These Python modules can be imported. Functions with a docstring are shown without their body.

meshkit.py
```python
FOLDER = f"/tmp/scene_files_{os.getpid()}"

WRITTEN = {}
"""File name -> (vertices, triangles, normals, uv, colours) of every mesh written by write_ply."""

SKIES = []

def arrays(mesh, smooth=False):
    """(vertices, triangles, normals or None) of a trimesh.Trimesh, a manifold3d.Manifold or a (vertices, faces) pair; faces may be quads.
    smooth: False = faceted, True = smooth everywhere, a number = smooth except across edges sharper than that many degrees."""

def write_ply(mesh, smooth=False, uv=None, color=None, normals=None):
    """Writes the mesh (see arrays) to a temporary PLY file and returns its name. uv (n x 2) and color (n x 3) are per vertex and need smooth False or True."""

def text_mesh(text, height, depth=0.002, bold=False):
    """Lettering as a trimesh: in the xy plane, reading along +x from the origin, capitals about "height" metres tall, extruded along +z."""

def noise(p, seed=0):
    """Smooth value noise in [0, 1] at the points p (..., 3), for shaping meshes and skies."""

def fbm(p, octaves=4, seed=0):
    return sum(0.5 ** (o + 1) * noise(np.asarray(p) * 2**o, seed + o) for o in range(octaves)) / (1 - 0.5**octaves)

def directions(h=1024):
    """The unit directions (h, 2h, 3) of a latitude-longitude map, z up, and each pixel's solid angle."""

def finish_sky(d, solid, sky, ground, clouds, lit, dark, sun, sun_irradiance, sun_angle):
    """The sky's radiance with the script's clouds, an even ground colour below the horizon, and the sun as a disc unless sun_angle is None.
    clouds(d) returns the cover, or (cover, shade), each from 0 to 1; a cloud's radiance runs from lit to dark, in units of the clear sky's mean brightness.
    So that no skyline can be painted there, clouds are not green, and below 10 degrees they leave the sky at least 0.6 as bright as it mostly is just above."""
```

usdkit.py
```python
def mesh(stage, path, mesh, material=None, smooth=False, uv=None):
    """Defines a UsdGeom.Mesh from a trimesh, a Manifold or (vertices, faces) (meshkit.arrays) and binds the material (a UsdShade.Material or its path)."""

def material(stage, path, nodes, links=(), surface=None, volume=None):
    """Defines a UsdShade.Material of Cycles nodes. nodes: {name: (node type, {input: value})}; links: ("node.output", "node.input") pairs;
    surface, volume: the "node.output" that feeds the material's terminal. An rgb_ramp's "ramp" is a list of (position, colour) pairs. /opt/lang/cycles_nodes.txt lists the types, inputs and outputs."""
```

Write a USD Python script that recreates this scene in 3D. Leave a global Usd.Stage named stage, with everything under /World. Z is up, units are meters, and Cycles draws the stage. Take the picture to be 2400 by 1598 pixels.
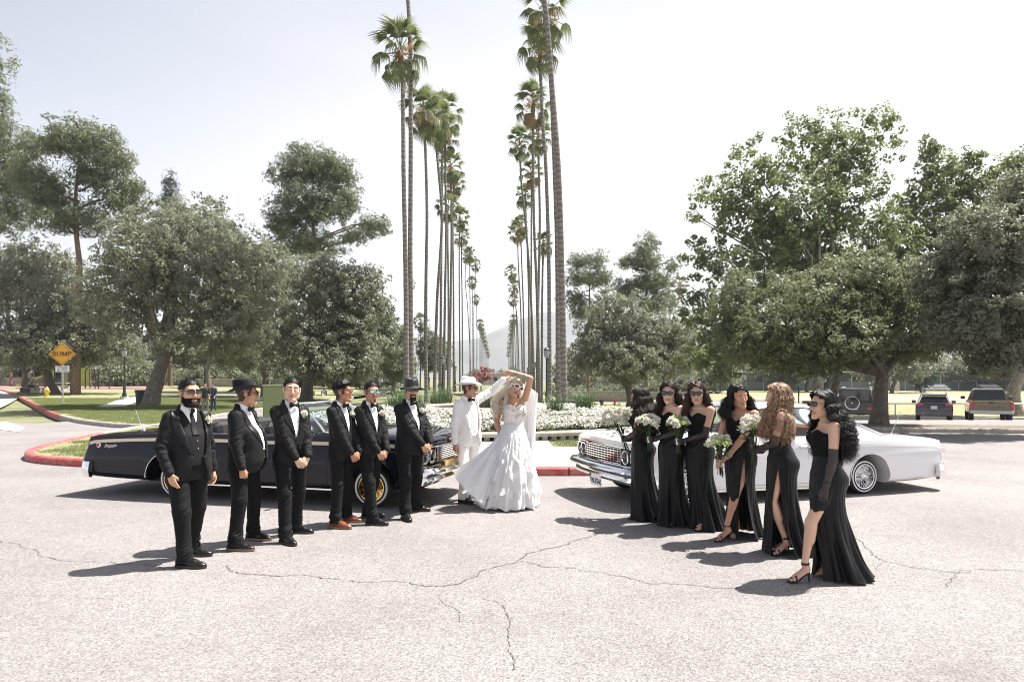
import math, random
import numpy as np, trimesh, manifold3d as m3
from scipy.interpolate import PchipInterpolator
from scipy.spatial.transform import Rotation as Rot
import meshkit, usdkit
from pxr import Usd, UsdGeom, UsdLux, UsdShade, Gf, Sdf, Vt

stage = Usd.Stage.CreateInMemory()
UsdGeom.SetStageUpAxis(stage, "Z"); UsdGeom.SetStageMetersPerUnit(stage, 1.0)
UsdGeom.Xform.Define(stage, "/World"); UsdGeom.Scope.Define(stage, "/World/Looks")

# ------------------------------------------------------------------ camera, sky, sun
CAM_H = 1.70
FPX = 1600.0            # focal length in pixels of the 2400 wide photograph
cam = UsdGeom.Camera.Define(stage, "/World/camera")
cam.CreateFocalLengthAttr(24.0); cam.CreateHorizontalApertureAttr(36.0); cam.CreateVerticalApertureAttr(36.0 * 681 / 1024)
cam.CreateVerticalApertureOffsetAttr(36.0 * 88.0 / 2400.0)
cam.CreateExposureAttr(1.34)
cam.CreateClippingRangeAttr((0.05, 20000.0))
UsdGeom.Xformable(cam).AddTranslateOp().Set(Gf.Vec3d(0, 0, CAM_H))
UsdGeom.Xformable(cam).AddRotateXOp().Set(90.0)

SUN = np.array([0.80, 0.36, 1.66]); SUN = SUN / np.linalg.norm(SUN)
sun = UsdLux.DistantLight.Define(stage, "/World/sun")
sun.CreateIntensityAttr(1.25); sun.CreateNormalizeAttr(True); sun.CreateAngleAttr(0.5); sun.CreateColorAttr(Gf.Vec3f(1.0, 0.955, 0.90))
_el = math.asin(SUN[2]); _az = math.atan2(SUN[0], SUN[1])
UsdGeom.Xformable(sun).AddRotateZOp().Set(-math.degrees(_az)); UsdGeom.Xformable(sun).AddRotateXOp().Set(-(90.0 - math.degrees(_el)))
sky = UsdLux.DomeLight.Define(stage, "/World/sky"); sky.CreateIntensityAttr(1.0)
_skm = usdkit.material(stage, "/World/Looks/sky_air", {
    "sky": ("sky_texture", {"sky_type": "single_scattering", "sun_disc": False, "sun_elevation": _el, "sun_rotation": _az, "altitude": 100.0, "air_density": 1.0, "aerosol_density": 4.0, "ozone_density": 1.0}),
    "co": ("texture_coordinate", {}), "map": ("mapping", {"scale": (1.0, 1.0, 2.5)}), "no": ("noise_texture", {"scale": 1.6, "detail": 4.0, "roughness": 0.5}),
    "ra": ("map_range", {"from_min": 0.3, "from_max": 0.7, "to_min": 0.80, "to_max": 1.0, "clamp": True}),
    "xyz": ("separate_xyz", {}), "el": ("map_range", {"from_min": 0.22, "from_max": 0.85, "to_min": 1.0, "to_max": 0.08, "clamp": True}), "dt": ("vector_math", {"math_type": "dot_product", "vector2": (0.91, 0.41, 0.0)}), "dm": ("map_range", {"from_min": -0.50, "from_max": 0.40, "to_min": 0.22, "to_max": 1.0, "clamp": True}), "f2": ("math", {"math_type": "multiply"}), "fm": ("math", {"math_type": "multiply"}),
    "mx": ("mix_color", {"blend_type": "mix", "b": (12.0, 11.8, 12.2), "use_clamp": False}),
    "bg": ("background_shader", {"strength": 0.046})},
    [("co.generated", "map.vector"), ("co.generated", "xyz.vector"), ("xyz.z", "el.value"), ("el.result", "fm.value1"), ("ra.result", "fm.value2"), ("map.vector", "no.vector"), ("no.fac", "ra.value"), ("co.generated", "dt.vector1"), ("dt.value", "dm.value"), ("dm.result", "f2.value1"), ("fm.value", "f2.value2"), ("f2.value", "mx.fac"), ("sky.color", "mx.a"), ("mx.result", "bg.color")], surface="bg.background")
UsdShade.MaterialBindingAPI.Apply(sky.GetPrim()).Bind(_skm)
sky.GetPrim().SetCustomDataByKey("label", "pale hazy summer sky, faintly blue towards the upper left"); sky.GetPrim().SetCustomDataByKey("category", "sky"); sky.GetPrim().SetCustomDataByKey("kind", "structure")

# ------------------------------------------------------------------ scene helpers
_used = {}
def numbered(parent, name):
    k = (parent, name); n = _used.get(k, 0); _used[k] = n + 1
    return name if n == 0 else "%s_%03d" % (name, n)
def _path(p):
    return "/World" if p is None else str(p.GetPath())
def tag(p, label=None, cat=None, group=None, kind=None):
    for k, v in (("label", label), ("category", cat), ("group", group), ("kind", kind)):
        if v: p.SetCustomDataByKey(k, v)
    return p
def obj(name, mesh, mat, parent=None, smooth=35, **kw):
    pa = _path(parent); nm = numbered(pa, name)
    if isinstance(mesh, trimesh.Trimesh):
        u, inv = np.unique(mesh.faces, return_inverse=True)
        if len(u) < len(mesh.vertices): mesh = trimesh.Trimesh(np.asarray(mesh.vertices)[u], inv.reshape(-1, 3), process=False)
    m = usdkit.mesh(stage, pa + "/" + nm, mesh, mat, smooth=smooth)
    m.CreateDoubleSidedAttr(True)
    p = m.GetPrim()
    if kw: tag(p, **kw)
    return p
def thing(name, label, cat, loc=(0, 0, 0), rotz=0.0, group=None, kind=None, parent=None):
    pa = _path(parent); x = UsdGeom.Xform.Define(stage, pa + "/" + numbered(pa, name))
    x.AddTranslateOp().Set(Gf.Vec3d(*map(float, loc))); x.AddRotateZOp().Set(float(math.degrees(rotz)))
    return tag(x.GetPrim(), label, cat, group, kind)
def sub(name, parent, loc=(0, 0, 0), rotz=0.0):
    return thing(name, None, None, loc, rotz, parent=parent)
def ref(name, src, parent=None, loc=(0, 0, 0), rot=(0, 0, 0), scale=(1, 1, 1), label=None, cat=None, group=None):
    """an instanceable copy of src"""
    pa = _path(parent); x = UsdGeom.Xform.Define(stage, pa + "/" + numbered(pa, name)); p = x.GetPrim()
    p.GetReferences().AddInternalReference(src.GetPath() if hasattr(src, "GetPath") else Sdf.Path(src)); p.SetInstanceable(True)
    x.ClearXformOpOrder()
    x.AddTranslateOp(opSuffix="place").Set(Gf.Vec3d(*map(float, loc))); x.AddRotateXYZOp(opSuffix="place").Set(Gf.Vec3f(*map(float, rot))); x.AddScaleOp(opSuffix="place").Set(Gf.Vec3f(*map(float, scale)))
    return tag(p, label, cat, group)
KINDS = stage.CreateClassPrim("/World/Kinds")

def G(px, py, z=0.0):
    """ground point seen at a photograph pixel (2400 wide), on the level z"""
    Y = FPX * (CAM_H - z) / (py - 887.0)
    return np.array([(px - 1200.0) / FPX * Y, Y, z])
def D(dx, dy, z=0.0):
    return G(dx * 1.019, dy * 1.019, z)
def at(px, py, Y):
    return np.array([(px - 1200.0) / FPX * Y, Y, CAM_H - (py - 887.0) / FPX * Y])
def S(t):
    t = np.clip(t, 0, 1); return t * t * (3 - 2 * t)
def gz(x, y):
    x = np.asarray(x, float); y = np.asarray(y, float); r = x / np.maximum(y, 1.0)
    h = -1.12 * S((x + 0.5) / 5.0) * S((y - 24.0) / 26.0)
    h = h - 1.1 * S((y - 38.0) / 30.0) * S((r - 0.045) / 0.04) * (1 - S((r - 0.17) / 0.09))
    h = h + 0.55 * S((y - 42.0) / 36.0) * S((-x - 15.0) / 25.0)
    return h

# ------------------------------------------------------------------ mesh helpers
def cat(ms): return trimesh.util.concatenate([m for m in ms if m is not None])
def T(m, loc=(0, 0, 0), rot=None, scale=None):
    m = m.copy()
    if scale is not None: m.apply_transform(np.diag([*np.broadcast_to(scale, 3), 1.0]))
    if rot is not None:
        M = np.eye(4); M[:3, :3] = Rot.from_euler("xyz", rot, degrees=True).as_matrix() if np.ndim(rot) == 1 else rot; m.apply_transform(M)
    m.apply_translation(loc); return m
def box(sx, sy, sz, loc=(0, 0, 0), rot=None, bev=0.0):
    if bev > 0:
        a, b, c = sx / 2 - bev, sy / 2 - bev, sz / 2 - bev
        pts = []
        for x in (-1, 1):
            for y in (-1, 1):
                for z in (-1, 1):
                    pts += [(x * (a + bev), y * b, z * c), (x * a, y * (b + bev), z * c), (x * a, y * b, z * (c + bev))]
        m = trimesh.convex.convex_hull(np.array(pts))
    else: m = trimesh.creation.box((sx, sy, sz))
    return T(m, loc, rot)
def cyl(r, h, loc=(0, 0, 0), rot=None, n=16, r2=None):
    """along z from 0 to h"""
    r2 = r if r2 is None else r2; a = np.arange(n) * 2 * np.pi / n
    c, s = np.cos(a), np.sin(a)
    v = np.vstack([np.c_[c * r, s * r, 0 * a], np.c_[c * r2, s * r2, 0 * a + h], [[0, 0, 0], [0, 0, h]]])
    f = []
    for i in range(n):
        j = (i + 1) % n; f += [(i, j, n + j), (i, n + j, n + i), (2 * n, j, i), (2 * n + 1, n + i, n + j)]
    return T(trimesh.Trimesh(v, np.array(f), process=False), loc, rot)
def frame(d, up=(0, 0, 1)):
    d = np.asarray(d, float); d = d / (np.linalg.norm(d) + 1e-12); u = np.asarray(up, float)
    if abs(d @ u) > 0.97 * np.linalg.norm(u): u = np.array([0, 1.0, 0]) if abs(d[1]) < 0.9 else np.array([1.0, 0, 0])
    x = np.cross(u, d); x /= np.linalg.norm(x); y = np.cross(d, x)
    return x, y, d
def grid_faces(n, m, closed=True):
    """quads for n rings of m points -> triangles"""
    i, j = np.meshgrid(np.arange(n - 1), np.arange(m if closed else m - 1), indexing="ij"); k = (j + 1) % m
    a, b, c, d = i * m + j, i * m + k, (i + 1) * m + k, (i + 1) * m + j
    return np.concatenate([np.stack([a, b, c], -1).reshape(-1, 3), np.stack([a, c, d], -1).reshape(-1, 3)])
def tube(pts, r, n=8, caps=True):
    pts = np.asarray(pts, float); r = np.broadcast_to(np.asarray(r, float), (len(pts),)); t = np.gradient(pts, axis=0)
    a = np.arange(n) * 2 * np.pi / n; rings = []; x0 = None
    for p, d, rr in zip(pts, t, r):
        d = d / (np.linalg.norm(d) + 1e-12)
        if x0 is None: x, y, _ = frame(d)
        else:
            x = x0 - d * (x0 @ d); x /= np.linalg.norm(x) + 1e-12; y = np.cross(d, x)
        x0 = x; rings.append(p + rr * (np.cos(a)[:, None] * x + np.sin(a)[:, None] * y))
    v = np.vstack(rings); f = grid_faces(len(pts), n)
    if caps:
        k = len(v); v = np.vstack([v, pts[0], pts[-1]]); i = np.arange(n); j = (i + 1) % n; o = (len(pts) - 1) * n
        f = np.vstack([f, np.c_[np.full(n, k), j, i], np.c_[np.full(n, k + 1), o + i, o + j]])
    return trimesh.Trimesh(v, f, process=False)
def rings_mesh(rings, caps=True):
    """closed rings (n, m, 3) lofted; caps fanned from the mean"""
    rings = np.asarray(rings, float); n, m = rings.shape[:2]; v = rings.reshape(-1, 3); f = grid_faces(n, m)
    if caps:
        k = len(v); v = np.vstack([v, rings[0].mean(0), rings[-1].mean(0)]); i = np.arange(m); j = (i + 1) % m; o = (n - 1) * m
        f = np.vstack([f, np.c_[np.full(m, k), j, i], np.c_[np.full(m, k + 1), o + i, o + j]])
    return trimesh.Trimesh(v, f, process=False)
def sweep(profile, path, up=(0, 0, 1), caps=True):
    """profile (m,2): (side, up) swept along path (n,3)"""
    path = np.asarray(path, float); t = np.gradient(path, axis=0); R = []
    for p, d in zip(path, t):
        d = d / np.linalg.norm(d); x = np.cross(d, up); x /= np.linalg.norm(x); y = np.cross(x, d)
        R.append(p + np.asarray(profile)[:, :1] * x + np.asarray(profile)[:, 1:] * y)
    return rings_mesh(R, caps)
def lathe(prof, n=24, caps=True):
    """(r, z) profile turned about z"""
    a = np.arange(n) * 2 * np.pi / n
    return rings_mesh([np.c_[np.cos(a) * r, np.sin(a) * r, 0 * a + z] for r, z in prof], caps)
def sheet(poly, z=0.0, step=None, zf=None):
    """a flat polygon draped on the ground"""
    import shapely
    from shapely.geometry import Polygon, MultiPolygon
    P = poly if hasattr(poly, "exterior") or hasattr(poly, "geoms") else Polygon(poly).buffer(0)
    out = []
    pieces = [P]
    if step:
        x0, y0, x1, y1 = P.bounds; pieces = []
        xs = np.arange(x0, x1 + step, step); ys = np.arange(y0, y1 + step, step)
        for a in xs[:-1] if len(xs) > 1 else xs:
            col = P.intersection(shapely.box(a, y0 - 1, a + step, y1 + 1))
            if col.is_empty: continue
            for b in ys: 
                q = col.intersection(shapely.box(a, b, a + step, b + step))
                if not q.is_empty: pieces.append(q)
    for q in pieces:
        for g in getattr(q, "geoms", [q]):
            if g.geom_type != "Polygon" or g.area < 1e-6: continue
            try: v, f = trimesh.creation.triangulate_polygon(g, engine="earcut")
            except Exception: continue
            out.append(trimesh.Trimesh(np.c_[v, np.zeros(len(v))], f, process=False))
    m = cat(out); m.vertices[:, 2] = z + (zf(m.vertices[:, 0], m.vertices[:, 1]) if zf else 0)
    fn = np.cross(m.vertices[m.faces[:, 1]] - m.vertices[m.faces[:, 0]], m.vertices[m.faces[:, 2]] - m.vertices[m.faces[:, 0]])[:, 2]
    m.faces[fn < 0] = m.faces[fn < 0][:, ::-1]
    return m
def to_man(m):
    return m3.Manifold(m3.Mesh(np.asarray(m.vertices, np.float32), np.asarray(m.faces, np.uint32)))
def from_man(M):
    q = M.to_mesh(); return trimesh.Trimesh(np.array(q.vert_properties)[:, :3], np.array(q.tri_verts), process=False)
def smoothpath(pts, n):
    pts = np.asarray(pts, float); s = np.r_[0, np.cumsum(np.linalg.norm(np.diff(pts, axis=0), axis=1))]
    return np.stack([PchipInterpolator(s, pts[:, k])(np.linspace(0, s[-1], n)) for k in range(pts.shape[1])], 1)

# ------------------------------------------------------------------ signed distance fields and surface nets
def smin(a, b, k):
    h = np.clip(0.5 + 0.5 * (b - a) / k, 0, 1); return b + (a - b) * h - k * h * (1 - h)
class Field:
    def __init__(s, lo, hi, h):
        s.lo = np.asarray(lo, float); s.h = h; s.n = np.maximum(2, np.ceil((np.asarray(hi) - s.lo) / h).astype(int) + 1)
        s.ax = [(s.lo[k] + h * np.arange(s.n[k])).astype(np.float32) for k in range(3)]; s.v = np.full(s.n, 1.0, np.float32)
    def _sl(s, lo, hi):
        a = np.clip(np.floor((np.asarray(lo) - s.lo) / s.h).astype(int), 0, s.n); b = np.clip(np.ceil((np.asarray(hi) - s.lo) / s.h).astype(int) + 1, 0, s.n)
        return tuple(slice(i, j) for i, j in zip(a, b))
    def op(s, fn, lo, hi, k=0.02, sub=False, m=0.04):
        sl = s._sl(np.asarray(lo) - m, np.asarray(hi) + m)
        if any(q.stop <= q.start for q in sl): return
        P = [s.ax[0][sl[0]][:, None, None], s.ax[1][sl[1]][None, :, None], s.ax[2][sl[2]][None, None, :]]
        d = fn(*P).astype(np.float32); v = s.v[sl]
        s.v[sl] = -smin(-v, d, k) if sub else smin(v, d, k)
    def cone(s, a, b, r1, r2, k=0.02, sub=False):
        a, b = np.asarray(a, float), np.asarray(b, float); ba = b - a; L = max(ba @ ba, 1e-9); R = max(r1, r2)
        def fn(x, y, z):
            t = np.clip(((x - a[0]) * ba[0] + (y - a[1]) * ba[1] + (z - a[2]) * ba[2]) / L, 0, 1)
            return np.sqrt((x - a[0] - t * ba[0]) ** 2 + (y - a[1] - t * ba[1]) ** 2 + (z - a[2] - t * ba[2]) ** 2) - (r1 + (r2 - r1) * t)
        s.op(fn, np.minimum(a, b) - R, np.maximum(a, b) + R, k, sub)
    def ell(s, c, r, Rm=None, k=0.02, sub=False):
        c, r = np.asarray(c, float), np.asarray(r, float); Rm = np.eye(3) if Rm is None else Rm
        def fn(x, y, z):
            q = [(Rm[0, i] * (x - c[0]) + Rm[1, i] * (y - c[1]) + Rm[2, i] * (z - c[2])) / r[i] for i in range(3)]
            l = np.sqrt(q[0] ** 2 + q[1] ** 2 + q[2] ** 2); g = np.sqrt((q[0] / r[0]) ** 2 + (q[1] / r[1]) ** 2 + (q[2] / r[2]) ** 2)
            return l * (l - 1) / np.maximum(g, 1e-6)
        s.op(fn, c - r.max(), c + r.max(), k, sub)
    def loft(s, tab, k=0.03, pw=2.0, off=0.0):
        """tab rows: z, cx, cy, rx, ry"""
        tab = np.asarray(tab, float); z = tab[:, 0]; f = [PchipInterpolator(z, tab[:, i]) for i in range(1, 5)]
        def fn(x, y, zz):
            q = np.clip(zz, z[0], z[-1]); cx, cy, rx, ry = (g(q).astype(np.float32) for g in f); rx = rx + off; ry = ry + off
            d = ((np.abs(x - cx) / rx) ** pw + (np.abs(y - cy) / ry) ** pw) ** (1 / pw)
            d = (d - 1) * np.minimum(rx, ry)
            return np.maximum(d, np.maximum(zz - z[-1], z[0] - zz) - off)
        R = tab[:, 3:5].max() + abs(tab[:, 1:3]).max() + off
        s.op(fn, (-R, -R, z[0] - off), (R, R, z[-1] + off), k)
    def mesh(s):
        return nets(s.v, s.lo, s.h)
def nets(v, lo, h):
    ins = v < 0; n = np.array(v.shape)
    c = [ins[a:n[0] - 1 + a, b:n[1] - 1 + b, d:n[2] - 1 + d] for a in (0, 1) for b in (0, 1) for d in (0, 1)]
    cnt = sum(x.astype(np.int8) for x in c); act = (cnt > 0) & (cnt < 8); idx = np.full(act.shape, -1, np.int64); ijk = np.argwhere(act); idx[act] = np.arange(len(ijk))
    acc = np.zeros((len(ijk), 3)); num = np.zeros(len(ijk)); I, J, K = ijk.T
    co = {(a, b, d): v[I + a, J + b, K + d] for a in (0, 1) for b in (0, 1) for d in (0, 1)}
    for ax in range(3):
        for p in (0, 1):
            for q in (0, 1):
                A = [p, q]; A.insert(ax, 0); B = [p, q]; B.insert(ax, 1); va, vb = co[tuple(A)], co[tuple(B)]; m = (va < 0) != (vb < 0)
                t = np.where(m, va / np.where(m, va - vb, 1), 0); P = np.tile(np.array(A, float), (len(ijk), 1)); P[:, ax] += t
                acc += P * m[:, None]; num += m
    V = lo + h * (ijk + acc / np.maximum(num, 1)[:, None]); F = []
    for ax in range(3):
        o = [k for k in range(3) if k != ax]; sl0 = [slice(1, n[k] - 1) for k in range(3)]; sl1 = list(sl0); sl0[ax] = slice(0, n[ax] - 1); sl1[ax] = slice(1, n[ax])
        a, b = ins[tuple(sl0)], ins[tuple(sl1)]; e = np.argwhere(a != b)
        if not len(e): continue
        fl = a[tuple(e.T)]; e = e + np.array([0 if k == ax else 1 for k in range(3)]); q = []
        for u, w in ((0, 0), (-1, 0), (-1, -1), (0, -1)):
            f = e.copy(); f[:, o[0]] += u; f[:, o[1]] += w; q.append(idx[tuple(f.T)])
        q = np.stack(q, 1)
        if ax == 1: fl = ~fl
        q[~fl] = q[~fl][:, ::-1]; ok = (q >= 0).all(1); q = q[ok]
        F += [q[:, [0, 1, 2]], q[:, [0, 2, 3]]]
    return trimesh.Trimesh(V, np.vstack(F), process=False) if F else trimesh.Trimesh()
def vnorm(m):
    v, f = np.asarray(m.vertices), np.asarray(m.faces); n = np.zeros_like(v); fn = np.cross(v[f[:, 1]] - v[f[:, 0]], v[f[:, 2]] - v[f[:, 0]])
    for k in range(3): np.add.at(n, f[:, k], fn)
    return n / np.maximum(np.linalg.norm(n, axis=1, keepdims=True), 1e-12)
def taubin(m, it=2, lam=0.5, mu=-0.53):
    import scipy.sparse as sp
    f = np.asarray(m.faces); n = len(m.vertices); e = np.vstack([f[:, [0, 1]], f[:, [1, 2]], f[:, [2, 0]]]); A = sp.coo_matrix((np.ones(2 * len(e)), (np.r_[e[:, 0], e[:, 1]], np.r_[e[:, 1], e[:, 0]])), (n, n)).tocsr(); A.data[:] = 1
    d = np.maximum(np.asarray(A.sum(1)), 1); v = np.asarray(m.vertices, float)
    for _ in range(it):
        for l in (lam, mu): v = v + l * (A @ v / d - v)
    m.vertices = v; return m
def clip(m, s, extra=None):
    """the part of m where the per-vertex value s is positive, cut along the zero line; extra: per-vertex values carried along"""
    v, f = np.asarray(m.vertices), np.asarray(m.faces); s = np.asarray(s, float) + 1e-9; ins = s > 0; c = ins[f].sum(1); nv = len(v); out = [f[c == 3]]; E = {}
    def new(a, b):
        return np.stack([np.minimum(a, b), np.maximum(a, b)], 1)
    f1 = f[c == 1]; k = np.argmax(ins[f1], 1); r = np.arange(len(f1)); A, B, C = f1[r, k], f1[r, (k + 1) % 3], f1[r, (k + 2) % 3]
    f2 = f[c == 2]; k = np.argmin(ins[f2], 1); r = np.arange(len(f2)); X, Y, Z = f2[r, k], f2[r, (k + 1) % 3], f2[r, (k + 2) % 3]
    edges = np.vstack([new(A, B), new(A, C), new(X, Y), new(X, Z)])
    if not len(edges): u = np.zeros((0, 2), int); inv = np.zeros(0, int)
    else: u, inv = np.unique(edges, axis=0, return_inverse=True); inv = inv.ravel()
    t = (s[u[:, 0]] / (s[u[:, 0]] - s[u[:, 1]]))[:, None] if len(u) else np.zeros((0, 1)); pts = v[u[:, 0]] * (1 - t) + v[u[:, 1]] * t
    a, b = len(A), len(X); i1, i2, i3, i4 = (nv + q for q in np.split(inv, [a, 2 * a, 2 * a + b])); out += [np.c_[A, i1, i2], np.c_[i3, Y, Z], np.c_[i3, Z, i4]]
    q = trimesh.Trimesh(np.vstack([v, pts]), np.vstack(out), process=False)
    if extra is None: return q
    return q, [np.concatenate([x, x[u[:, 0]] * (1 - t[:, 0]) + x[u[:, 1]] * t[:, 0]]) for x in extra]
def shell(m, keep, off, thick=True):
    """the region of m where keep is positive, pushed out along the normals by off, closed with an inner copy"""
    n = vnorm(m); off = np.broadcast_to(np.asarray(off, float), (len(m.vertices),)); keep = np.where(keep, 1.0, -1.0) if keep.dtype == bool else keep
    if not (keep > 0).any(): return None
    loc = (keep > 0)[m.faces].any(1); m0 = trimesh.Trimesh(m.vertices, m.faces[loc], process=False)
    m, ex = clip(m0, keep, [off, n[:, 0], n[:, 1], n[:, 2]]); off = ex[0]; n = np.stack(ex[1:], 1); n /= np.maximum(np.linalg.norm(n, axis=1, keepdims=True), 1e-9); f = m.faces
    if not len(f): return None
    u, inv = np.unique(f, return_inverse=True); f2 = inv.reshape(-1, 3); o = np.broadcast_to(np.asarray(off, float), (len(m.vertices),))[u][:, None]
    top = m.vertices[u] + n[u] * o; v = top; F = f2
    if thick:
        e = np.sort(np.vstack([f2[:, [0, 1]], f2[:, [1, 2]], f2[:, [2, 0]]]), 1); d = np.vstack([f2[:, [0, 1]], f2[:, [1, 2]], f2[:, [2, 0]]])
        _, i, c = np.unique(e, axis=0, return_index=True, return_counts=True); bd = d[i[c == 1]]; k = len(u)
        v = np.vstack([top, m.vertices[u] - n[u] * 0.002]); F = np.vstack([f2, np.c_[bd[:, 0], bd[:, 0] + k, bd[:, 1] + k], np.c_[bd[:, 0], bd[:, 1] + k, bd[:, 1]]])
    return trimesh.Trimesh(v, F, process=False)

# ------------------------------------------------------------------ materials
def mat(name, col, rough=0.6, metal=0.0, spec=0.5, var=0.0, scale=6.0, bump=0.0, bscale=80.0, coat=0.0, sheen=0.0, col2=None, sss=0.0, det=3.0, lo=0.35, hi=0.65, bdist=0.01, trans=0.0, **kw):
    N = {"p": ("principled_bsdf", {"base_color": col, "roughness": rough, "metallic": metal, "specular_ior_level": spec, "coat_weight": coat, "coat_roughness": 0.04, "sheen_weight": sheen, **kw})}; L = []
    if sss: N["p"][1].update(subsurface_weight=sss, subsurface_scale=0.006)
    if col2 is not None or var or bump: N["co"] = ("texture_coordinate", {})
    if col2 is not None or var:
        c2 = col2 if col2 is not None else tuple(min(1, c * (1 + var)) for c in col); c1 = col if col2 is not None else tuple(c * (1 - var) for c in col)
        N["n"] = ("noise_texture", {"scale": scale, "detail": det, "roughness": 0.6}); N["r"] = ("rgb_ramp", {"ramp": [(lo, c1), (hi, c2)]})
        L += [("co.object", "n.vector"), ("n.fac", "r.fac"), ("r.color", "p.base_color")]
    if bump:
        N["nb"] = ("noise_texture", {"scale": bscale, "detail": 3.0}); N["b"] = ("bump", {"strength": bump, "distance": bdist})
        L += [("co.object", "nb.vector"), ("nb.fac", "b.height"), ("b.normal", "p.normal")]
    out = "p.BSDF"
    if trans:
        N["t"] = ("translucent_bsdf", {"color": col}); N["mx"] = ("mix_closure", {"fac": trans}); L += [("p.BSDF", "mx.closure1"), ("t.BSDF", "mx.closure2")]; out = "mx.closure"
        if col2 is not None or var: L.append(("r.color", "t.color"))
    return usdkit.material(stage, "/World/Looks/" + name, N, L, surface=out)
def leaf_mat(name, c1, c2, c3, trans=0.25, rough=0.5, spec=0.4, tcol=1.5):
    """per-leaf colours from c1 to c3, light passes a little"""
    return usdkit.material(stage, "/World/Looks/" + name, {
        "g": ("geometry", {}), "co": ("texture_coordinate", {}), "n": ("noise_texture", {"scale": 0.55, "detail": 2.0}), "ad": ("mix_float", {"fac": 0.45}),
        "r": ("rgb_ramp", {"ramp": [(0.15, c1), (0.5, c2), (0.85, c3)]}), "p": ("principled_bsdf", {"roughness": rough, "specular_ior_level": spec}),
        "h": ("hsv", {"value": tcol, "saturation": 1.1}), "t": ("translucent_bsdf", {}), "mx": ("mix_closure", {"fac": trans})},
        [("g.random_per_island", "ad.a"), ("co.object", "n.vector"), ("n.fac", "ad.b"), ("ad.result", "r.fac"), ("r.color", "p.base_color"), ("r.color", "h.color"), ("h.color", "t.color"),
         ("p.BSDF", "mx.closure1"), ("t.BSDF", "mx.closure2")], surface="mx.closure")
def glass_mat(name, tint=(0.75, 0.82, 0.82), ior=1.5, rough=0.0):
    return usdkit.material(stage, "/World/Looks/" + name, {"t": ("transparent_bsdf", {"color": tint}), "g": ("glossy_bsdf", {"color": (1, 1, 1), "roughness": rough}), "f": ("fresnel", {"IOR": ior}), "m": ("mix_closure", {})},
        [("f.fac", "m.fac"), ("t.BSDF", "m.closure1"), ("g.BSDF", "m.closure2")], surface="m.closure")
def text(s, height, depth=0.003, bold=False, center=True, slant=0.0):
    m = meshkit.text_mesh(s, height, depth, bold)
    if slant: m.vertices[:, 0] += m.vertices[:, 1] * slant
    if center: m.apply_translation([-m.bounds[:, 0].mean(), -m.bounds[:, 1].mean(), 0])
    return m
def basis(m, o, ex, ey, ez):
    """map a mesh's x, y, z axes onto the given world axes at o"""
    m = m.copy(); m.vertices = np.asarray(o) + m.vertices[:, :1] * np.asarray(ex) + m.vertices[:, 1:2] * np.asarray(ey) + m.vertices[:, 2:3] * np.asarray(ez)
    if np.linalg.det(np.array([ex, ey, ez], float)) < 0: m.faces = m.faces[:, ::-1]
    return m
# ================================================================== the setting
from shapely.geometry import Polygon as Poly, Point as Pt, LineString as Line
import shapely
def zoff(d): return lambda x, y: gz(x, y) + d
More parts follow.
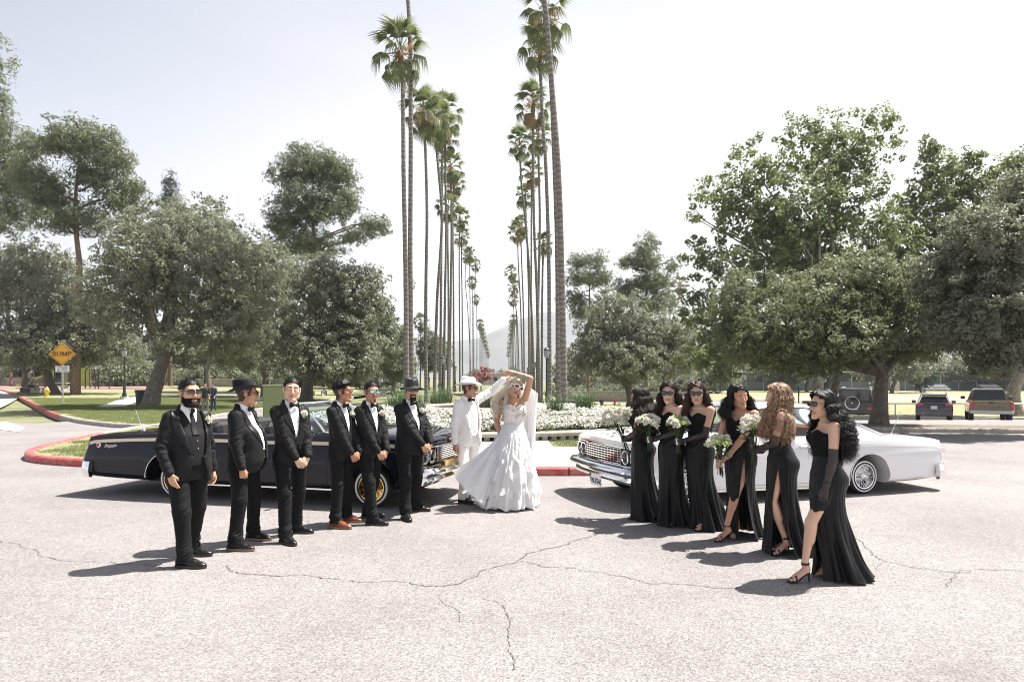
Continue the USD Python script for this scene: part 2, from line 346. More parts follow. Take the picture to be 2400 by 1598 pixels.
# asphalt: pale worn aggregate, darker patches and fine stones
M_asphalt = usdkit.material(stage, "/World/Looks/asphalt", {
    "co": ("texture_coordinate", {}),
    "v": ("voronoi_texture", {"scale": 95.0}), "vr": ("rgb_ramp", {"ramp": [(0.0, (0.11, 0.104, 0.10)), (0.35, (0.225, 0.212, 0.206)), (0.75, (0.30, 0.282, 0.273)), (1.0, (0.37, 0.35, 0.34))]}),
    "n2": ("noise_texture", {"scale": 60.0, "detail": 4.0, "roughness": 0.75}), "r2": ("rgb_ramp", {"ramp": [(0.32, (0.60, 0.60, 0.61)), (0.5, (1, 1, 1)), (0.75, (1.12, 1.1, 1.08))]}),
    "n3": ("noise_texture", {"scale": 0.45, "detail": 5.0, "roughness": 0.62}), "r3": ("rgb_ramp", {"ramp": [(0.3, (0.78, 0.77, 0.77)), (0.5, (0.93, 0.93, 0.93)), (0.7, (1.05, 1.045, 1.035))]}),
    "n4": ("noise_texture", {"scale": 7.0, "detail": 6.0, "roughness": 0.7}), "r4": ("rgb_ramp", {"ramp": [(0.3, (0.9, 0.89, 0.89)), (0.7, (1.05, 1.05, 1.05))]}),
    "n5": ("noise_texture", {"scale": 0.9, "detail": 2.0}), "r5": ("rgb_ramp", {"ramp": [(0.22, (0.82, 0.80, 0.78)), (0.30, (1, 1, 1))]}),
    "m1": ("mix_color", {"blend_type": "multiply", "fac": 1.0}), "m2": ("mix_color", {"blend_type": "multiply", "fac": 1.0}), "m3": ("mix_color", {"blend_type": "multiply", "fac": 1.0}), "m4": ("mix_color", {"blend_type": "multiply", "fac": 1.0}),
    "b": ("bump", {"strength": 0.55, "distance": 0.006}), "p": ("principled_bsdf", {"roughness": 0.85, "specular_ior_level": 0.3})},
    [("co.object", "v.vector"), ("co.object", "n2.vector"), ("co.object", "n3.vector"), ("co.object", "n4.vector"), ("co.object", "n5.vector"), ("v.color", "vr.fac"), ("n2.fac", "r2.fac"), ("n3.fac", "r3.fac"), ("n4.fac", "r4.fac"), ("n5.fac", "r5.fac"),
     ("vr.color", "m1.a"), ("r2.color", "m1.b"), ("m1.result", "m2.a"), ("r3.color", "m2.b"), ("m2.result", "m3.a"), ("r4.color", "m3.b"), ("m3.result", "m4.a"), ("r5.color", "m4.b"), ("m4.result", "p.base_color"),
     ("n2.fac", "b.height"), ("b.normal", "p.normal")], surface="p.BSDF")
M_drive = mat("driveway_asphalt", (0.36, 0.33, 0.30), 0.9, var=0.18, scale=14, bump=0.4, bscale=60)
M_conc = mat("concrete", (0.47, 0.45, 0.42), 0.85, var=0.14, scale=5, det=6, bump=0.2, bscale=40)
M_cop = mat("beige_coping", (0.33, 0.30, 0.245), 0.88, var=0.18, scale=6, det=6, bump=0.2, bscale=30)
M_conc2 = mat("old_concrete", (0.36, 0.335, 0.30), 0.9, var=0.25, scale=4, det=6, bump=0.3, bscale=30)
M_red = mat("red_kerb_paint", (0.42, 0.065, 0.065), 0.65, col2=(0.40, 0.21, 0.18), scale=7, det=8, lo=0.45, hi=0.72, bump=0.2, bscale=30)
M_kerb = mat("kerb_concrete", (0.33, 0.30, 0.27), 0.9, var=0.25, scale=8, det=5, bump=0.3, bscale=30)
M_grassg = mat("lawn_soil", (0.16, 0.175, 0.08), 0.95, col2=(0.29, 0.275, 0.15), scale=1.6, det=7, lo=0.3, hi=0.72, bump=0.8, bscale=45, bdist=0.03)
M_dry = mat("far_ground", (0.12, 0.145, 0.06), 0.95, col2=(0.20, 0.185, 0.10), scale=0.3, det=8)
M_dirt = mat("infield_dirt", (0.42, 0.28, 0.175), 0.95, var=0.08, scale=2)
M_soil = mat("strip_soil", (0.10, 0.085, 0.06), 0.95, col2=(0.20, 0.17, 0.12), scale=9, det=6, bump=0.7, bscale=25, bdist=0.03)
M_white = mat("road_paint", (0.72, 0.72, 0.70), 0.7, var=0.12, scale=30)
M_crack = mat("crack_tar", (0.12, 0.113, 0.11), 0.95, var=0.3, scale=60)
M_play = mat("play_surface", (0.30, 0.17, 0.15), 0.95, var=0.1, scale=3)
M_hill = mat("hill_scrub", (0.085, 0.10, 0.095), 1.0, col2=(0.15, 0.145, 0.12), scale=0.01, det=8)

# ground to the horizon
_r = np.r_[0.5, np.geomspace(3, 9000, 110)]; _a = np.linspace(0, 2 * np.pi, 121)[:-1]
_R, _A = np.meshgrid(_r, _a, indexing="ij"); _X, _Y = _R * np.cos(_A), _R * np.sin(_A)
_Z = gz(_X, _Y) - 0.15
obj("ground", trimesh.Trimesh(np.stack([_X, _Y, _Z], -1).reshape(-1, 3), grid_faces(len(_r), len(_a)), process=False), M_dry, smooth=True, kind="structure", label="green and dry park ground reaching to the hills", cat="ground")
# asphalt of the road, the loop round the island and the car park
ISL = np.array([-1.0, 23.0]); RI = 11.3
road_poly = Poly([(-90, -14), (75, -14), (75, 45.5), (12, 45.5), (9, 52), (5, 44), (2, 37), (-9, 37), (-16, 34), (-18, 26), (-24, 27.5), (-90, 90)])
obj("road", sheet(road_poly, -0.004, 3.0, gz), M_asphalt, smooth=True, kind="structure", label="pale sunlit asphalt road with cracks under the wedding party", cat="road")
# left driveway in a browner asphalt and its gutter
def kz(px, py):
    z = 0.0
    for _ in range(12):
        p = G(px, py, z); z = float(gz(p[0], p[1]))
    return G(px, py, z)
kerbL = np.array([kz(*q)[:2] for q in ((-160, 903), (0, 921), (70, 945), (145, 980), (196, 992), (301, 1003), (400, 1006))])
kerbL = np.vstack([kerbL, [(-10.5, 24.5), (-12.6, 28), (-13.2, 34), (-13.5, 42), (-14, 60)]])
kerbL = smoothpath(kerbL, 90)
obj("driveway", sheet(Poly([*kerbL[:46], (-17, 20.2), (-24, 19), (-60, 30), (-130, 60), (-130, 110)]).buffer(0).difference(Poly([*kerbL, (-15, 90), (-300, 300), (-200, 110)]).buffer(0)), 0.003, 3.0, gz), M_drive, smooth=True, kind="structure", label="tan asphalt driveway climbing along the red kerb", cat="road")
gut = Line(kerbL[8:46]).buffer(1.25, cap_style=2).difference(Poly([*kerbL, (-15, 90), (-90, 90)]).buffer(0.05))
obj("gutter", sheet(gut, 0.008, 2.0, gz), M_conc, smooth=True, kind="structure", label="pale concrete gutter below the curved kerb", cat="road")
arrow = Poly([kz(x, y)[:2] for x, y in ((0, 990), (14, 988), (58, 1003), (44, 1012), (0, 1007))])
obj("road_marking", sheet(arrow, 0.012), M_white, smooth=True, kind="structure", label="worn white arrow painted on the driveway", cat="road marking")

def kerb_strip(path, w=0.16, h=0.14, z=0.0, bev=0.03):
    path = np.asarray(path, float); p3 = np.c_[path, gz(path[:, 0], path[:, 1]) + z]
    prof = [(-w / 2, -0.1), (-w / 2, h - bev), (-w / 2 + bev, h), (w / 2 - bev, h), (w / 2, h - bev), (w / 2, -0.1)]
    return sweep(prof, p3)
# ---- round island with its kerb (segments are single stones), lawn, pavement, tiered planter
isl = thing("island_kerb", "red painted kerb ringing the round planted island", "kerb")
def closed(pts, n):
    from scipy.interpolate import CubicSpline
    p = np.array(pts + [pts[0]], float); s = np.r_[0, np.cumsum(np.linalg.norm(np.diff(p, axis=0), axis=1))]; return CubicSpline(s, p, bc_type="periodic")(np.linspace(0, s[-1], n))
ISO = closed([(1.0, 12.05), (-4.0, 12.35), (-8.1, 13.2), (-10.0, 14.2), (-10.8, 15.5), (-11.3, 17.2), (-11.7, 19.0), (-12.3, 23.0), (-10.8, 28.5), (-6.5, 33.0), (-1.0, 34.5), (5.0, 33.0), (9.6, 28.5), (10.4, 23.0), (9.2, 17.2), (6.6, 13.8), (3.8, 12.35)], 601)
_s = np.r_[0, np.cumsum(np.linalg.norm(np.diff(ISO, axis=0), axis=1))]; NSEG = 34
for i in range(NSEG):
    q = np.linspace(_s[-1] * i / NSEG + 0.012, _s[-1] * (i + 1) / NSEG - 0.012, 8); p = np.stack([np.interp(q, _s, ISO[:, k]) for k in (0, 1)], 1)
    obj("kerb_stone", kerb_strip(p, 0.17, 0.145), M_red if p[:, 1].mean() < 20 else M_kerb, isl)
disc_lawn = Poly(ISO).buffer(-0.085)
pad = Poly([(-3.4, 11), (4.2, 11), (4.2, 15.5), (0.95, 15.7), (0.9, 18.2), (-3.4, 18.2)]).intersection(disc_lawn)
obj("island_lawn", sheet(disc_lawn.difference(pad), 0.105), M_grassg, smooth=True, kind="structure", label="bright mown lawn on the round island", cat="lawn")
obj("pavement", sheet(pad, 0.13), M_conc, smooth=True, kind="structure", label="white sunlit concrete pad in front of the round planter", cat="pavement")
pl = thing("round_planter", "tiered round concrete planter with white flowers, wall with square openings", "planter", (ISL[0], ISL[1], 0.1))
def ring(r0, r1, z0, z1, bev=0.03, n=72): return lathe([(r0, z0), (r1, z0), (r1, z1 - bev), (r1 - bev, z1), (r0 + bev, z1), (r0, z1 - bev), (r0, z0)], n, caps=False)
obj("plinth", ring(5.72, 5.98, 0, 0.045, 0.012), M_conc2, pl)
obj("coping", ring(5.60, 6.06, 0.135, 0.245), M_cop, pl)
_pm = [T(box(0.22, 0.145, 0.092, bev=0.006), (5.86 * math.cos(a), 5.86 * math.sin(a), 0.09), (0, 0, math.degrees(a))) for a in np.arange(150) * 2 * math.pi / 150]
for m in _pm: obj("pier", m, M_conc2, pl)
obj("wall_back", ring(5.62, 5.72, 0, 0.136), M_soil, pl)
obj("flower_bed", lathe([(5.62, 0.20), (4.9, 0.30), (4.1, 0.40), (3.2, 0.45), (2.1, 0.42)], 72, caps=False), M_soil, pl)
obj("inner_ring", ring(1.95, 2.35, 0.1, 0.62), M_conc2, pl)
obj("inner_coping", ring(1.85, 2.45, 0.62, 0.69), M_cop, pl)
obj("grass_bed", lathe([(1.95, 0.58), (0.01, 0.66)], 48, caps=False), M_soil, pl)
obj("pedestal", lathe([(0.45, 0.6), (0.38, 0.8), (0.36, 0.95), (0.5, 1.02)], 32), M_conc2, pl)
obj("basin", lathe([(0.3, 0.95), (0.9, 1.03), (1.05, 1.08), (1.05, 1.13), (0.96, 1.13), (0.8, 1.08), (0.05, 1.05)], 48), M_cop, pl)
# ---- left lawn with red then grey kerb stones
kl = thing("lawn_kerb", "long kerb along the left lawn, red at the driveway then bare grey", "kerb")
_s = np.r_[0, np.cumsum(np.linalg.norm(np.diff(kerbL, axis=0), axis=1))]; _n = int(_s[-1] / 2.4)
for i in range(_n):
    t = np.linspace(_s[-1] * i / _n + 0.012, _s[-1] * (i + 1) / _n - 0.012, 4); p = np.stack([np.interp(t, _s, kerbL[:, k]) for k in (0, 1)], 1)
    obj("kerb_stone", kerb_strip(p, 0.17, 0.15), M_red if t.mean() < np.interp(145 / 400, (0, 1), (0, 1)) * 0 + _s[np.argmin(np.abs(kerbL[:, 0] - kz(145, 980)[0]))] else M_kerb, kl)
lawnL_poly = Poly([*kerbL, (-16, 300), (-260, 300), (-260, 110)]).buffer(0)
obj("left_lawn", sheet(lawnL_poly.intersection(shapely.box(-120, 0, 10, 130)), 0.11, 6.0, gz), M_grassg, smooth=True, kind="structure", label="shaded lawn under the oaks behind the black car", cat="lawn")
play = Poly([kz(x, y)[:2] for x, y in ((0, 912), (330, 924), (420, 918), (360, 909), (200, 905), (0, 903))]).buffer(1.0)
obj("play_area", sheet(play, 0.135, 6.0, gz), M_play, smooth=True, kind="structure", label="reddish rubber surface of the playground", cat="playground")
pth = Line([kz(x, y)[:2] for x, y in ((262, 958), (300, 943), (340, 934), (420, 930), (600, 928), (700, 925))]).buffer(0.7)
obj("path", sheet(pth.intersection(lawnL_poly), 0.145, 4.0, gz), M_conc, smooth=True, kind="structure", label="pale concrete path winding under the oaks", cat="path")
pth2 = Poly([kz(x, y)[:2] for x, y in ((580, 948), (640, 949), (640, 943), (580, 941))])
obj("path", sheet(pth2, 0.15, 4.0, gz), M_conc, smooth=True, kind="structure", label="sunlit concrete path behind the groomsmen", cat="path")
# ---- right: planted strip with kerb, stall lines, lawn and ball field
stripc = smoothpath([(8.6, 25.3), (10.0, 23.2), (13, 22.6), (18, 21.9), (26, 21.2), (40, 20.2)], 30)
strip = Line(stripc).buffer(0.95)
ks = thing("strip_kerb", "low grey kerb round the shaded planting strip beside the car park", "kerb")
_e = np.array(strip.exterior.coords); _s = np.r_[0, np.cumsum(np.linalg.norm(np.diff(_e, axis=0), axis=1))]; _n = int(_s[-1] / 2.0)
for i in range(_n):
    t = np.linspace(_s[-1] * i / _n + 0.01, _s[-1] * (i + 1) / _n - 0.01, 4); p = np.stack([np.interp(t, _s, _e[:, k]) for k in (0, 1)], 1)
    obj("kerb_stone", kerb_strip(p[::-1], 0.15, 0.14), M_kerb, ks)
obj("planting_strip", sheet(strip.buffer(-0.07), 0.13, 2.0, gz), M_soil, smooth=True, kind="structure", label="dark bare soil strip under the oak by the car park", cat="planting strip")
for i, x in enumerate((17.4, 20.4, 23.4, 26.4, 29.4, 32.4)):
    q = Poly([(x, 34.0), (x + 0.11, 34.0), (x + 6.41, 44.5), (x + 6.30, 44.5)])
    obj("stall_line", sheet(q, 0.006, 1.0, gz), M_white, smooth=True, kind="structure", label="white parking stall line, %s from the left in the car park" % ("first", "second", "third", "fourth", "fifth", "sixth")[i], cat="road marking")
obj("car_park_kerb", kerb_strip(np.c_[np.linspace(75, 9, 30), np.full(30, 45.5)], 0.2, 0.14), M_kerb, kind="structure", label="grey kerb at the back of the car park", cat="kerb")
obj("right_lawn", sheet(Poly([(5, 45.7), (130, 45.7), (200, 160), (6, 160), (3.2, 60)]), 0.05, 8.0, gz), M_grassg, smooth=True, kind="structure", label="sunlit lawn beyond the car park", cat="lawn")
obj("infield", sheet(Poly([(36, 84), (100, 76), (130, 95), (60, 118), (34, 100)]).buffer(3), 0.065, 8.0, gz), M_dirt, smooth=True, kind="structure", label="tan dirt infield of the ball field", cat="ball field")
# ---- hazy hills
def hill(name, label, D0, prof, seed, wz=420):
    px = np.linspace(prof[0][0], prof[-1][0], 160); hh = PchipInterpolator(*np.array(prof, float).T)(px)
    x = (px - 1200) / FPX * D0; z = hh / FPX * D0; V = []
    for k, t in enumerate(np.linspace(0, 1, 14)):
        n = meshkit.fbm(np.c_[x / 260, np.full_like(x, t * 4.0), 0 * x], 5, seed) - 0.5
        V.append(np.c_[x, np.full_like(x, D0 - wz * (1 - t)) + 160 * n, z * t ** 1.3 * (1 + 0.5 * n * (1 - t) * 2) - 25 + 0.05 * z * n])
    for k, t in enumerate((0.3, 0.7, 1.0)): V.append(np.c_[x, np.full_like(x, D0 + wz * t), z * (1 - t) - 25])
    m = trimesh.Trimesh(np.vstack(V), grid_faces(len(V), len(x), closed=False), process=False)
    obj(name, m, M_hill, smooth=True, kind="structure", label=label, cat="hill")
hill("hill", "nearer pale blue ridge seen down the palm avenue", 2100, [(-1500, 30), (300, 40), (700, 70), (900, 105), (985, 118), (1090, 98), (1150, 128), (1200, 140), (1300, 122), (1420, 96), (1650, 132), (1780, 120), (2000, 80), (3900, 40)], 5)
hill("hill", "farther pale mountain rising right of the avenue's end", 2900, [(-2500, 60), (900, 90), (1120, 110), (1210, 152), (1290, 172), (1400, 160), (1600, 140), (2000, 110), (4700, 60)], 9)
# ---- air
_hz = trimesh.creation.box((19000, 19000, 400)); _hz.apply_translation((0, 0, 400 / 2 - 60))
HAZE = usdkit.material(stage, "/World/Looks/pale_air", {"v": ("principled_volume", {"color": (0.84, 0.90, 1.0), "density": 0.00022, "anisotropy": 0.0})}, [], volume="v.volume")
obj("haze", _hz, HAZE, smooth=False, kind="stuff", label="thin pale summer haze over the park and hills", cat="haze")
# ---- cracks in the asphalt
def crack(pts, w, seed, depth=5):
    rg = np.random.default_rng(seed); P = np.array([D(*q)[:2] for q in pts])
    for _ in range(depth):
        mid = (P[1:] + P[:-1]) / 2; d = P[1:] - P[:-1]; nrm = np.c_[-d[:, 1], d[:, 0]]; mid = mid + nrm * rg.normal(0, 0.10, (len(mid), 1)); Q = np.empty((len(P) + len(mid), 2)); Q[::2] = P; Q[1::2] = mid; P = Q
    t = np.gradient(P, axis=0); nr = np.c_[-t[:, 1], t[:, 0]] / (np.linalg.norm(t, axis=1, keepdims=True) + 1e-9); ww = 0.7 * w * (0.25 + 1.3 * rg.random((len(P), 1))) / 2
    ww[0] = ww[-1] = 0.001; V = np.vstack([P + nr * ww, P - nr * ww]); k = len(P); i = np.arange(k - 1)
    return trimesh.Trimesh(np.c_[V, np.full(len(V), 0.0015)], np.vstack([np.c_[i, i + k, i + 1], np.c_[i + 1, i + k, i + 1 + k]]), process=False)
CR = [([(520, 1300), (560, 1318), (700, 1320), (900, 1335), (980, 1348), (1060, 1340), (1110, 1310), (1190, 1290), (1260, 1260), (1330, 1240), (1375, 1225)], 0.016, "long crack running across the asphalt between the two groups"),
      ([(1190, 1290), (1320, 1305), (1440, 1325), (1500, 1342), (1600, 1345), (1720, 1348)], 0.013, "crack branching right from the long crack's middle"),
      ([(0, 1240), (80, 1262), (165, 1290), (300, 1296), (380, 1310)], 0.010, "crack from the left edge towards the bearded man's boots"),
      ([(1960, 1230), (1990, 1255), (2005, 1275), (2040, 1290), (2150, 1310), (2250, 1308), (2400, 1317)], 0.013, "crack at the lower right running out of the hem of the gown"),
      ([(1110, 1375), (1165, 1410), (1172, 1480), (1178, 1540)], 0.009, "short crack running towards the bottom centre"),
      ([(1020, 1355), (1010, 1375), (1050, 1400), (1062, 1430)], 0.006, "thin forked crack below the long crack"),
      ([(2040, 1290), (2020, 1300), (1995, 1322)], 0.006, "little spur crack beside the gown's train"),
      ([(2225, 1310), (2200, 1325), (2175, 1348)], 0.009, "spur crack dropping from the right crack"),
      ([(700, 1192), (720, 1210), (760, 1222), (680, 1236)], 0.006, "fine crack near the brown shoes"),
      ([(0, 1365), (90, 1372), (170, 1368), (260, 1380)], 0.005, "faint crack low at the left"),
      ([(2160, 1140), (2240, 1146), (2400, 1150)], 0.008, "faint crack right of the white car's tail"),
      ([(190, 1180), (270, 1165), (330, 1160)], 0.005, "faint crack left of the black car's shadow")]
for i, (p, w, lb) in enumerate(CR):
    obj("crack", crack(p, w, 40 + i), M_crack, smooth=False, kind="structure", label=lb, cat="crack")
# ================================================================== trees and palms
M_bark = mat("oak_bark", (0.10, 0.085, 0.07), 0.95, col2=(0.20, 0.175, 0.15), scale=7, det=7, bump=1.0, bscale=22, bdist=0.03)
M_barkp = mat("pine_bark", (0.12, 0.075, 0.05), 0.95, col2=(0.23, 0.16, 0.12), scale=6, det=7, bump=1.0, bscale=18, bdist=0.04); M_barks = mat("sycamore_bark", (0.30, 0.27, 0.22), 0.9, col2=(0.16, 0.13, 0.10), scale=3, det=6)
M_palmt = usdkit.material(stage, "/World/Looks/palm_trunk", {"co": ("texture_coordinate", {}), "w": ("wave_texture", {"wave_type": "bands", "bands_direction": "z", "scale": 1.1, "distortion": 5.0, "detail": 3.0, "detail_scale": 2.0}), "n": ("noise_texture", {"scale": 4.0, "detail": 6.0}), "m": ("mix_float", {"fac": 0.55}),
    "r": ("rgb_ramp", {"ramp": [(0.25, (0.135, 0.118, 0.105)), (0.5, (0.185, 0.168, 0.152)), (0.75, (0.255, 0.233, 0.21))]}), "b": ("bump", {"strength": 0.3, "distance": 0.03}), "p": ("principled_bsdf", {"roughness": 0.95, "specular_ior_level": 0.2})},
    [("co.object", "w.vector"), ("co.object", "n.vector"), ("w.fac", "m.a"), ("n.fac", "m.b"), ("m.result", "r.fac"), ("r.color", "p.base_color"), ("m.result", "b.height"), ("b.normal", "p.normal")], surface="p.BSDF")
M_boots = mat("palm_boots", (0.26, 0.10, 0.045), 0.9, var=0.35, scale=9); M_palmleaf = leaf_mat("palm_leaf", (0.125, 0.15, 0.07), (0.185, 0.21, 0.11), (0.29, 0.30, 0.18), 0.45, 0.42, 0.5); M_palmdead = leaf_mat("palm_thatch", (0.20, 0.13, 0.07), (0.30, 0.21, 0.12), (0.42, 0.32, 0.2), 0.15, 0.8, 0.2); M_palmfl = leaf_mat("palm_blossom", (0.50, 0.36, 0.24), (0.62, 0.47, 0.33), (0.72, 0.58, 0.44), 0.2, 0.8, 0.2, 1.0)
M_oakl = leaf_mat("oak_leaf", (0.14, 0.148, 0.098), (0.21, 0.218, 0.155), (0.30, 0.303, 0.235), 0.45, 0.42, 0.6, 1.9); M_pinel = leaf_mat("pine_needles", (0.10, 0.122, 0.065), (0.155, 0.178, 0.10), (0.25, 0.265, 0.17), 0.45, 0.42, 0.6, 1.8)
M_oakg = leaf_mat("green_oak_leaf", (0.115, 0.13, 0.068), (0.185, 0.20, 0.11), (0.29, 0.30, 0.18), 0.46, 0.42, 0.6, 1.9); M_sycl = leaf_mat("sycamore_leaf", (0.11, 0.132, 0.058), (0.17, 0.195, 0.09), (0.28, 0.295, 0.15), 0.5, 0.4, 0.6, 1.9); M_lightl = leaf_mat("pale_leaf", (0.12, 0.14, 0.075), (0.18, 0.20, 0.12), (0.27, 0.28, 0.18), 0.4, 0.45, 0.5, 1.6); M_redl = leaf_mat("red_leaf", (0.30, 0.10, 0.10), (0.42, 0.17, 0.16), (0.52, 0.27, 0.25), 0.25, 0.5, 0.3, 1.2); M_conl = leaf_mat("conifer_leaf", (0.035, 0.055, 0.035), (0.06, 0.085, 0.055), (0.10, 0.125, 0.09), 0.1, 0.5, 0.3)
def leaves(P, Nrm, size, asp, rg, droop=0.0, fold=0.25):
    """a small folded leaf at each point, loosely facing along Nrm"""
    n = len(P); d = Nrm + rg.normal(0, 0.52, (n, 3)); d /= np.linalg.norm(d, axis=1, keepdims=True); t = rg.normal(0, 1, (n, 3)); t[:, 2] -= droop; t -= d * (t * d).sum(1, keepdims=True); t /= np.linalg.norm(t, axis=1, keepdims=True); b = np.cross(d, t); s = size * rg.uniform(0.65, 1.35, (n, 1)); w = s * asp
    V = np.stack([P - t * s, P + b * w + d * fold * w, P + t * s, P - b * w + d * fold * w], 1).reshape(-1, 3); k = np.arange(n)[:, None] * 4; return trimesh.Trimesh(V, np.vstack([k + [0, 1, 2], k + [0, 2, 3]]), process=False)
def clumpy(rg, blobs, ncl, per, r, shell_=0.6, flat=0.8):
    """points and outward directions of leaf clumps spread over the outer part of the blobs: (centre, radii) rows"""
    bl = np.array([b[0] + b[1] for b in blobs], float); vol = (bl[:, 3] * bl[:, 4] * bl[:, 5]) ** 0.667; which = rg.choice(len(bl), ncl, p=vol / vol.sum()); d = rg.normal(0, 1, (ncl, 3)); d /= np.linalg.norm(d, axis=1, keepdims=True); rad = 1 - shell_ * rg.random((ncl, 1)) ** 1.8; rad = np.where(rg.random((ncl, 1)) < 0.10, rg.uniform(1.02, 1.28, (ncl, 1)), rad); c = bl[which, :3] + d * bl[which, 3:] * rad
    q = np.ones(ncl, bool); n = rg.normal(0, 1, (ncl, per, 3)); n /= np.linalg.norm(n, axis=2, keepdims=True); rr = r * rg.uniform(0.55, 1.3, (ncl, 1, 1)) * rg.uniform(0.35, 1.0, (ncl, per, 1)) ** 0.5; P = c[:, None] + n * rr * np.array([1, 1, flat]); N = n * 0.6 + d[:, None] * 0.8 + np.array([0, 0, 0.35]); N /= np.linalg.norm(N, axis=2, keepdims=True); return P.reshape(-1, 3), N.reshape(-1, 3), c
def limb(a, b, r0, r1, rg, n=7, wob=0.08, sag=0.0):
    a, b = np.asarray(a, float), np.asarray(b, float); t = np.linspace(0, 1, n)[:, None]; L = np.linalg.norm(b - a); p = a + (b - a) * t; w = rg.normal(0, wob * L, (n, 3)) * np.sin(np.pi * t); w = (w + np.roll(w, 1, 0)) / 2; p = p + w * np.sin(np.pi * t) + np.array([0, 0, sag * L]) * np.sin(np.pi * t); return tube(p, r0 + (r1 - r0) * t[:, 0], 7)
def tree(name, label, cat_, base, trunk, blobs, leafm, barkm, seed, ncl, per, r, size, asp=0.5, droop=0.2, shell_=0.6, flat=0.8, r0=0.35, fork=None, group=None, limbs_=14, lean=(0, 0), leaf_sub=True):
    rg = np.random.default_rng(seed); t = thing(name, label, cat_, base, 0, group); H = trunk; f = np.array(fork if fork is not None else (lean[0], lean[1], H))
    tr = [limb((0, 0, -0.15), f, r0 * 1.25, r0 * 0.78, rg, 8, 0.05)]; tr[0].vertices[:, :2] *= (1 + 0.35 * np.exp(-np.clip(tr[0].vertices[:, 2:3], 0, 9) / 0.25)); ncl = int(ncl * 1.15); per = int(per * 1.5); r = r * 0.86; size = size * 1.06; P, N, C = clumpy(rg, blobs, ncl, per, r, shell_, flat); pick = rg.choice(len(C), min(limbs_, len(C)), replace=False)
    obj("trunk", tr[0], barkm, t, smooth=True); br = []
    for i in pick:
        m_ = f + (C[i] - f) * 0.45 + np.array([0, 0, 0.06 * np.linalg.norm(C[i] - f)]); br += [limb(f - [0, 0, r0], m_, r0 * 0.5, r0 * 0.24, rg, 6, 0.07), limb(m_, C[i], r0 * 0.24, r0 * 0.05, rg, 5, 0.07)]
    for b in br: obj("limb", b, barkm, t, smooth=True) if len(br) <= 60 else None
    obj("crown", leaves(P, N, size, asp, rg, droop), leafm, t, smooth=False); return t
def B(px, py, Y, base, rx, rz=None, ry=None):
    """a crown blob given by its centre pixel at depth Y and radii in photograph pixels"""
    p = at(px * 1.019, py * 1.019, Y) - np.asarray(base); k = 1.019 * Y / FPX; return (list(p), [rx * k, (ry if ry else rx) * k, (rz if rz else rx) * k])
def basept(dx, Y):
    x = (dx * 1.019 - 1200) / FPX * Y; return (x, Y, float(gz(x, Y)))
# ---- oaks and others on the left
b = basept(343, 39); tree("oak_tree", "big grey-green oak whose thick forked trunk stands behind the bearded man", "tree", b, 3.2, [B(430, 620, 39, b, 165, 120, 150), B(300, 680, 40, b, 120, 100), B(540, 700, 38, b, 110, 105), B(400, 545, 40, b, 120, 85), B(470, 780, 37, b, 110, 60), B(330, 600, 37, b, 100, 80), B(595, 620, 40, b, 75, 75)], M_oakl, M_bark, 1, 1500, 30, 0.42, 0.085, 0.48, 0.3, r0=0.40, fork=(0.9, 0.2, 3.4), group=None, limbs_=18)
b = basept(704, 50); tree("oak_tree", "dense dark oak behind the young groomsman and the green cabinet", "tree", b, 3.6, [B(760, 700, 50, b, 115, 105, 100), B(720, 640, 51, b, 80, 60), B(800, 790, 49, b, 85, 70), B(700, 790, 48, b, 85, 65), B(830, 690, 50, b, 60, 80), B(770, 840, 48, b, 95, 40)], M_oakl, M_bark, 2, 1250, 28, 0.48, 0.10, 0.48, 0.3, r0=0.38, fork=(0.5, 0, 3.5), limbs_=16)
b = basept(72, 62); tree("oak_tree", "leftmost oak spreading over the red kerb and the playground", "tree", b, 3.6, [B(60, 690, 60, b, 150, 120, 120), B(170, 730, 60, b, 95, 85), B(-40, 640, 62, b, 110, 95), B(110, 790, 58, b, 110, 55), B(20, 800, 56, b, 100, 45), B(95, 620, 62, b, 85, 60)], M_oakl, M_bark, 3, 1500, 26, 0.58, 0.115, 0.48, 0.3, r0=0.42, fork=(-0.8, 0, 3.6), limbs_=16)
b = basept(128, 60); tree("oak_tree", "leaning dark oak trunk between the hydrant and the sign pole", "tree", b, 4.2, [B(205, 740, 60, b, 85, 75), B(150, 790, 60, b, 80, 45), B(250, 800, 60, b, 70, 40)], M_oakl, M_bark, 4, 420, 26, 0.55, 0.115, 0.48, 0.3, r0=0.34, fork=(-1.6, 0, 4.2), limbs_=8)
b = basept(610, 58); tree("oak_tree", "farther oak filling the gap between the two big left oaks", "tree", b, 3.4, [B(600, 700, 58, b, 90, 110), B(560, 620, 60, b, 75, 70), B(640, 800, 56, b, 80, 55), B(540, 800, 58, b, 80, 55)], M_oakl, M_bark, 5, 700, 26, 0.55, 0.115, 0.48, 0.3, r0=0.32, limbs_=10)
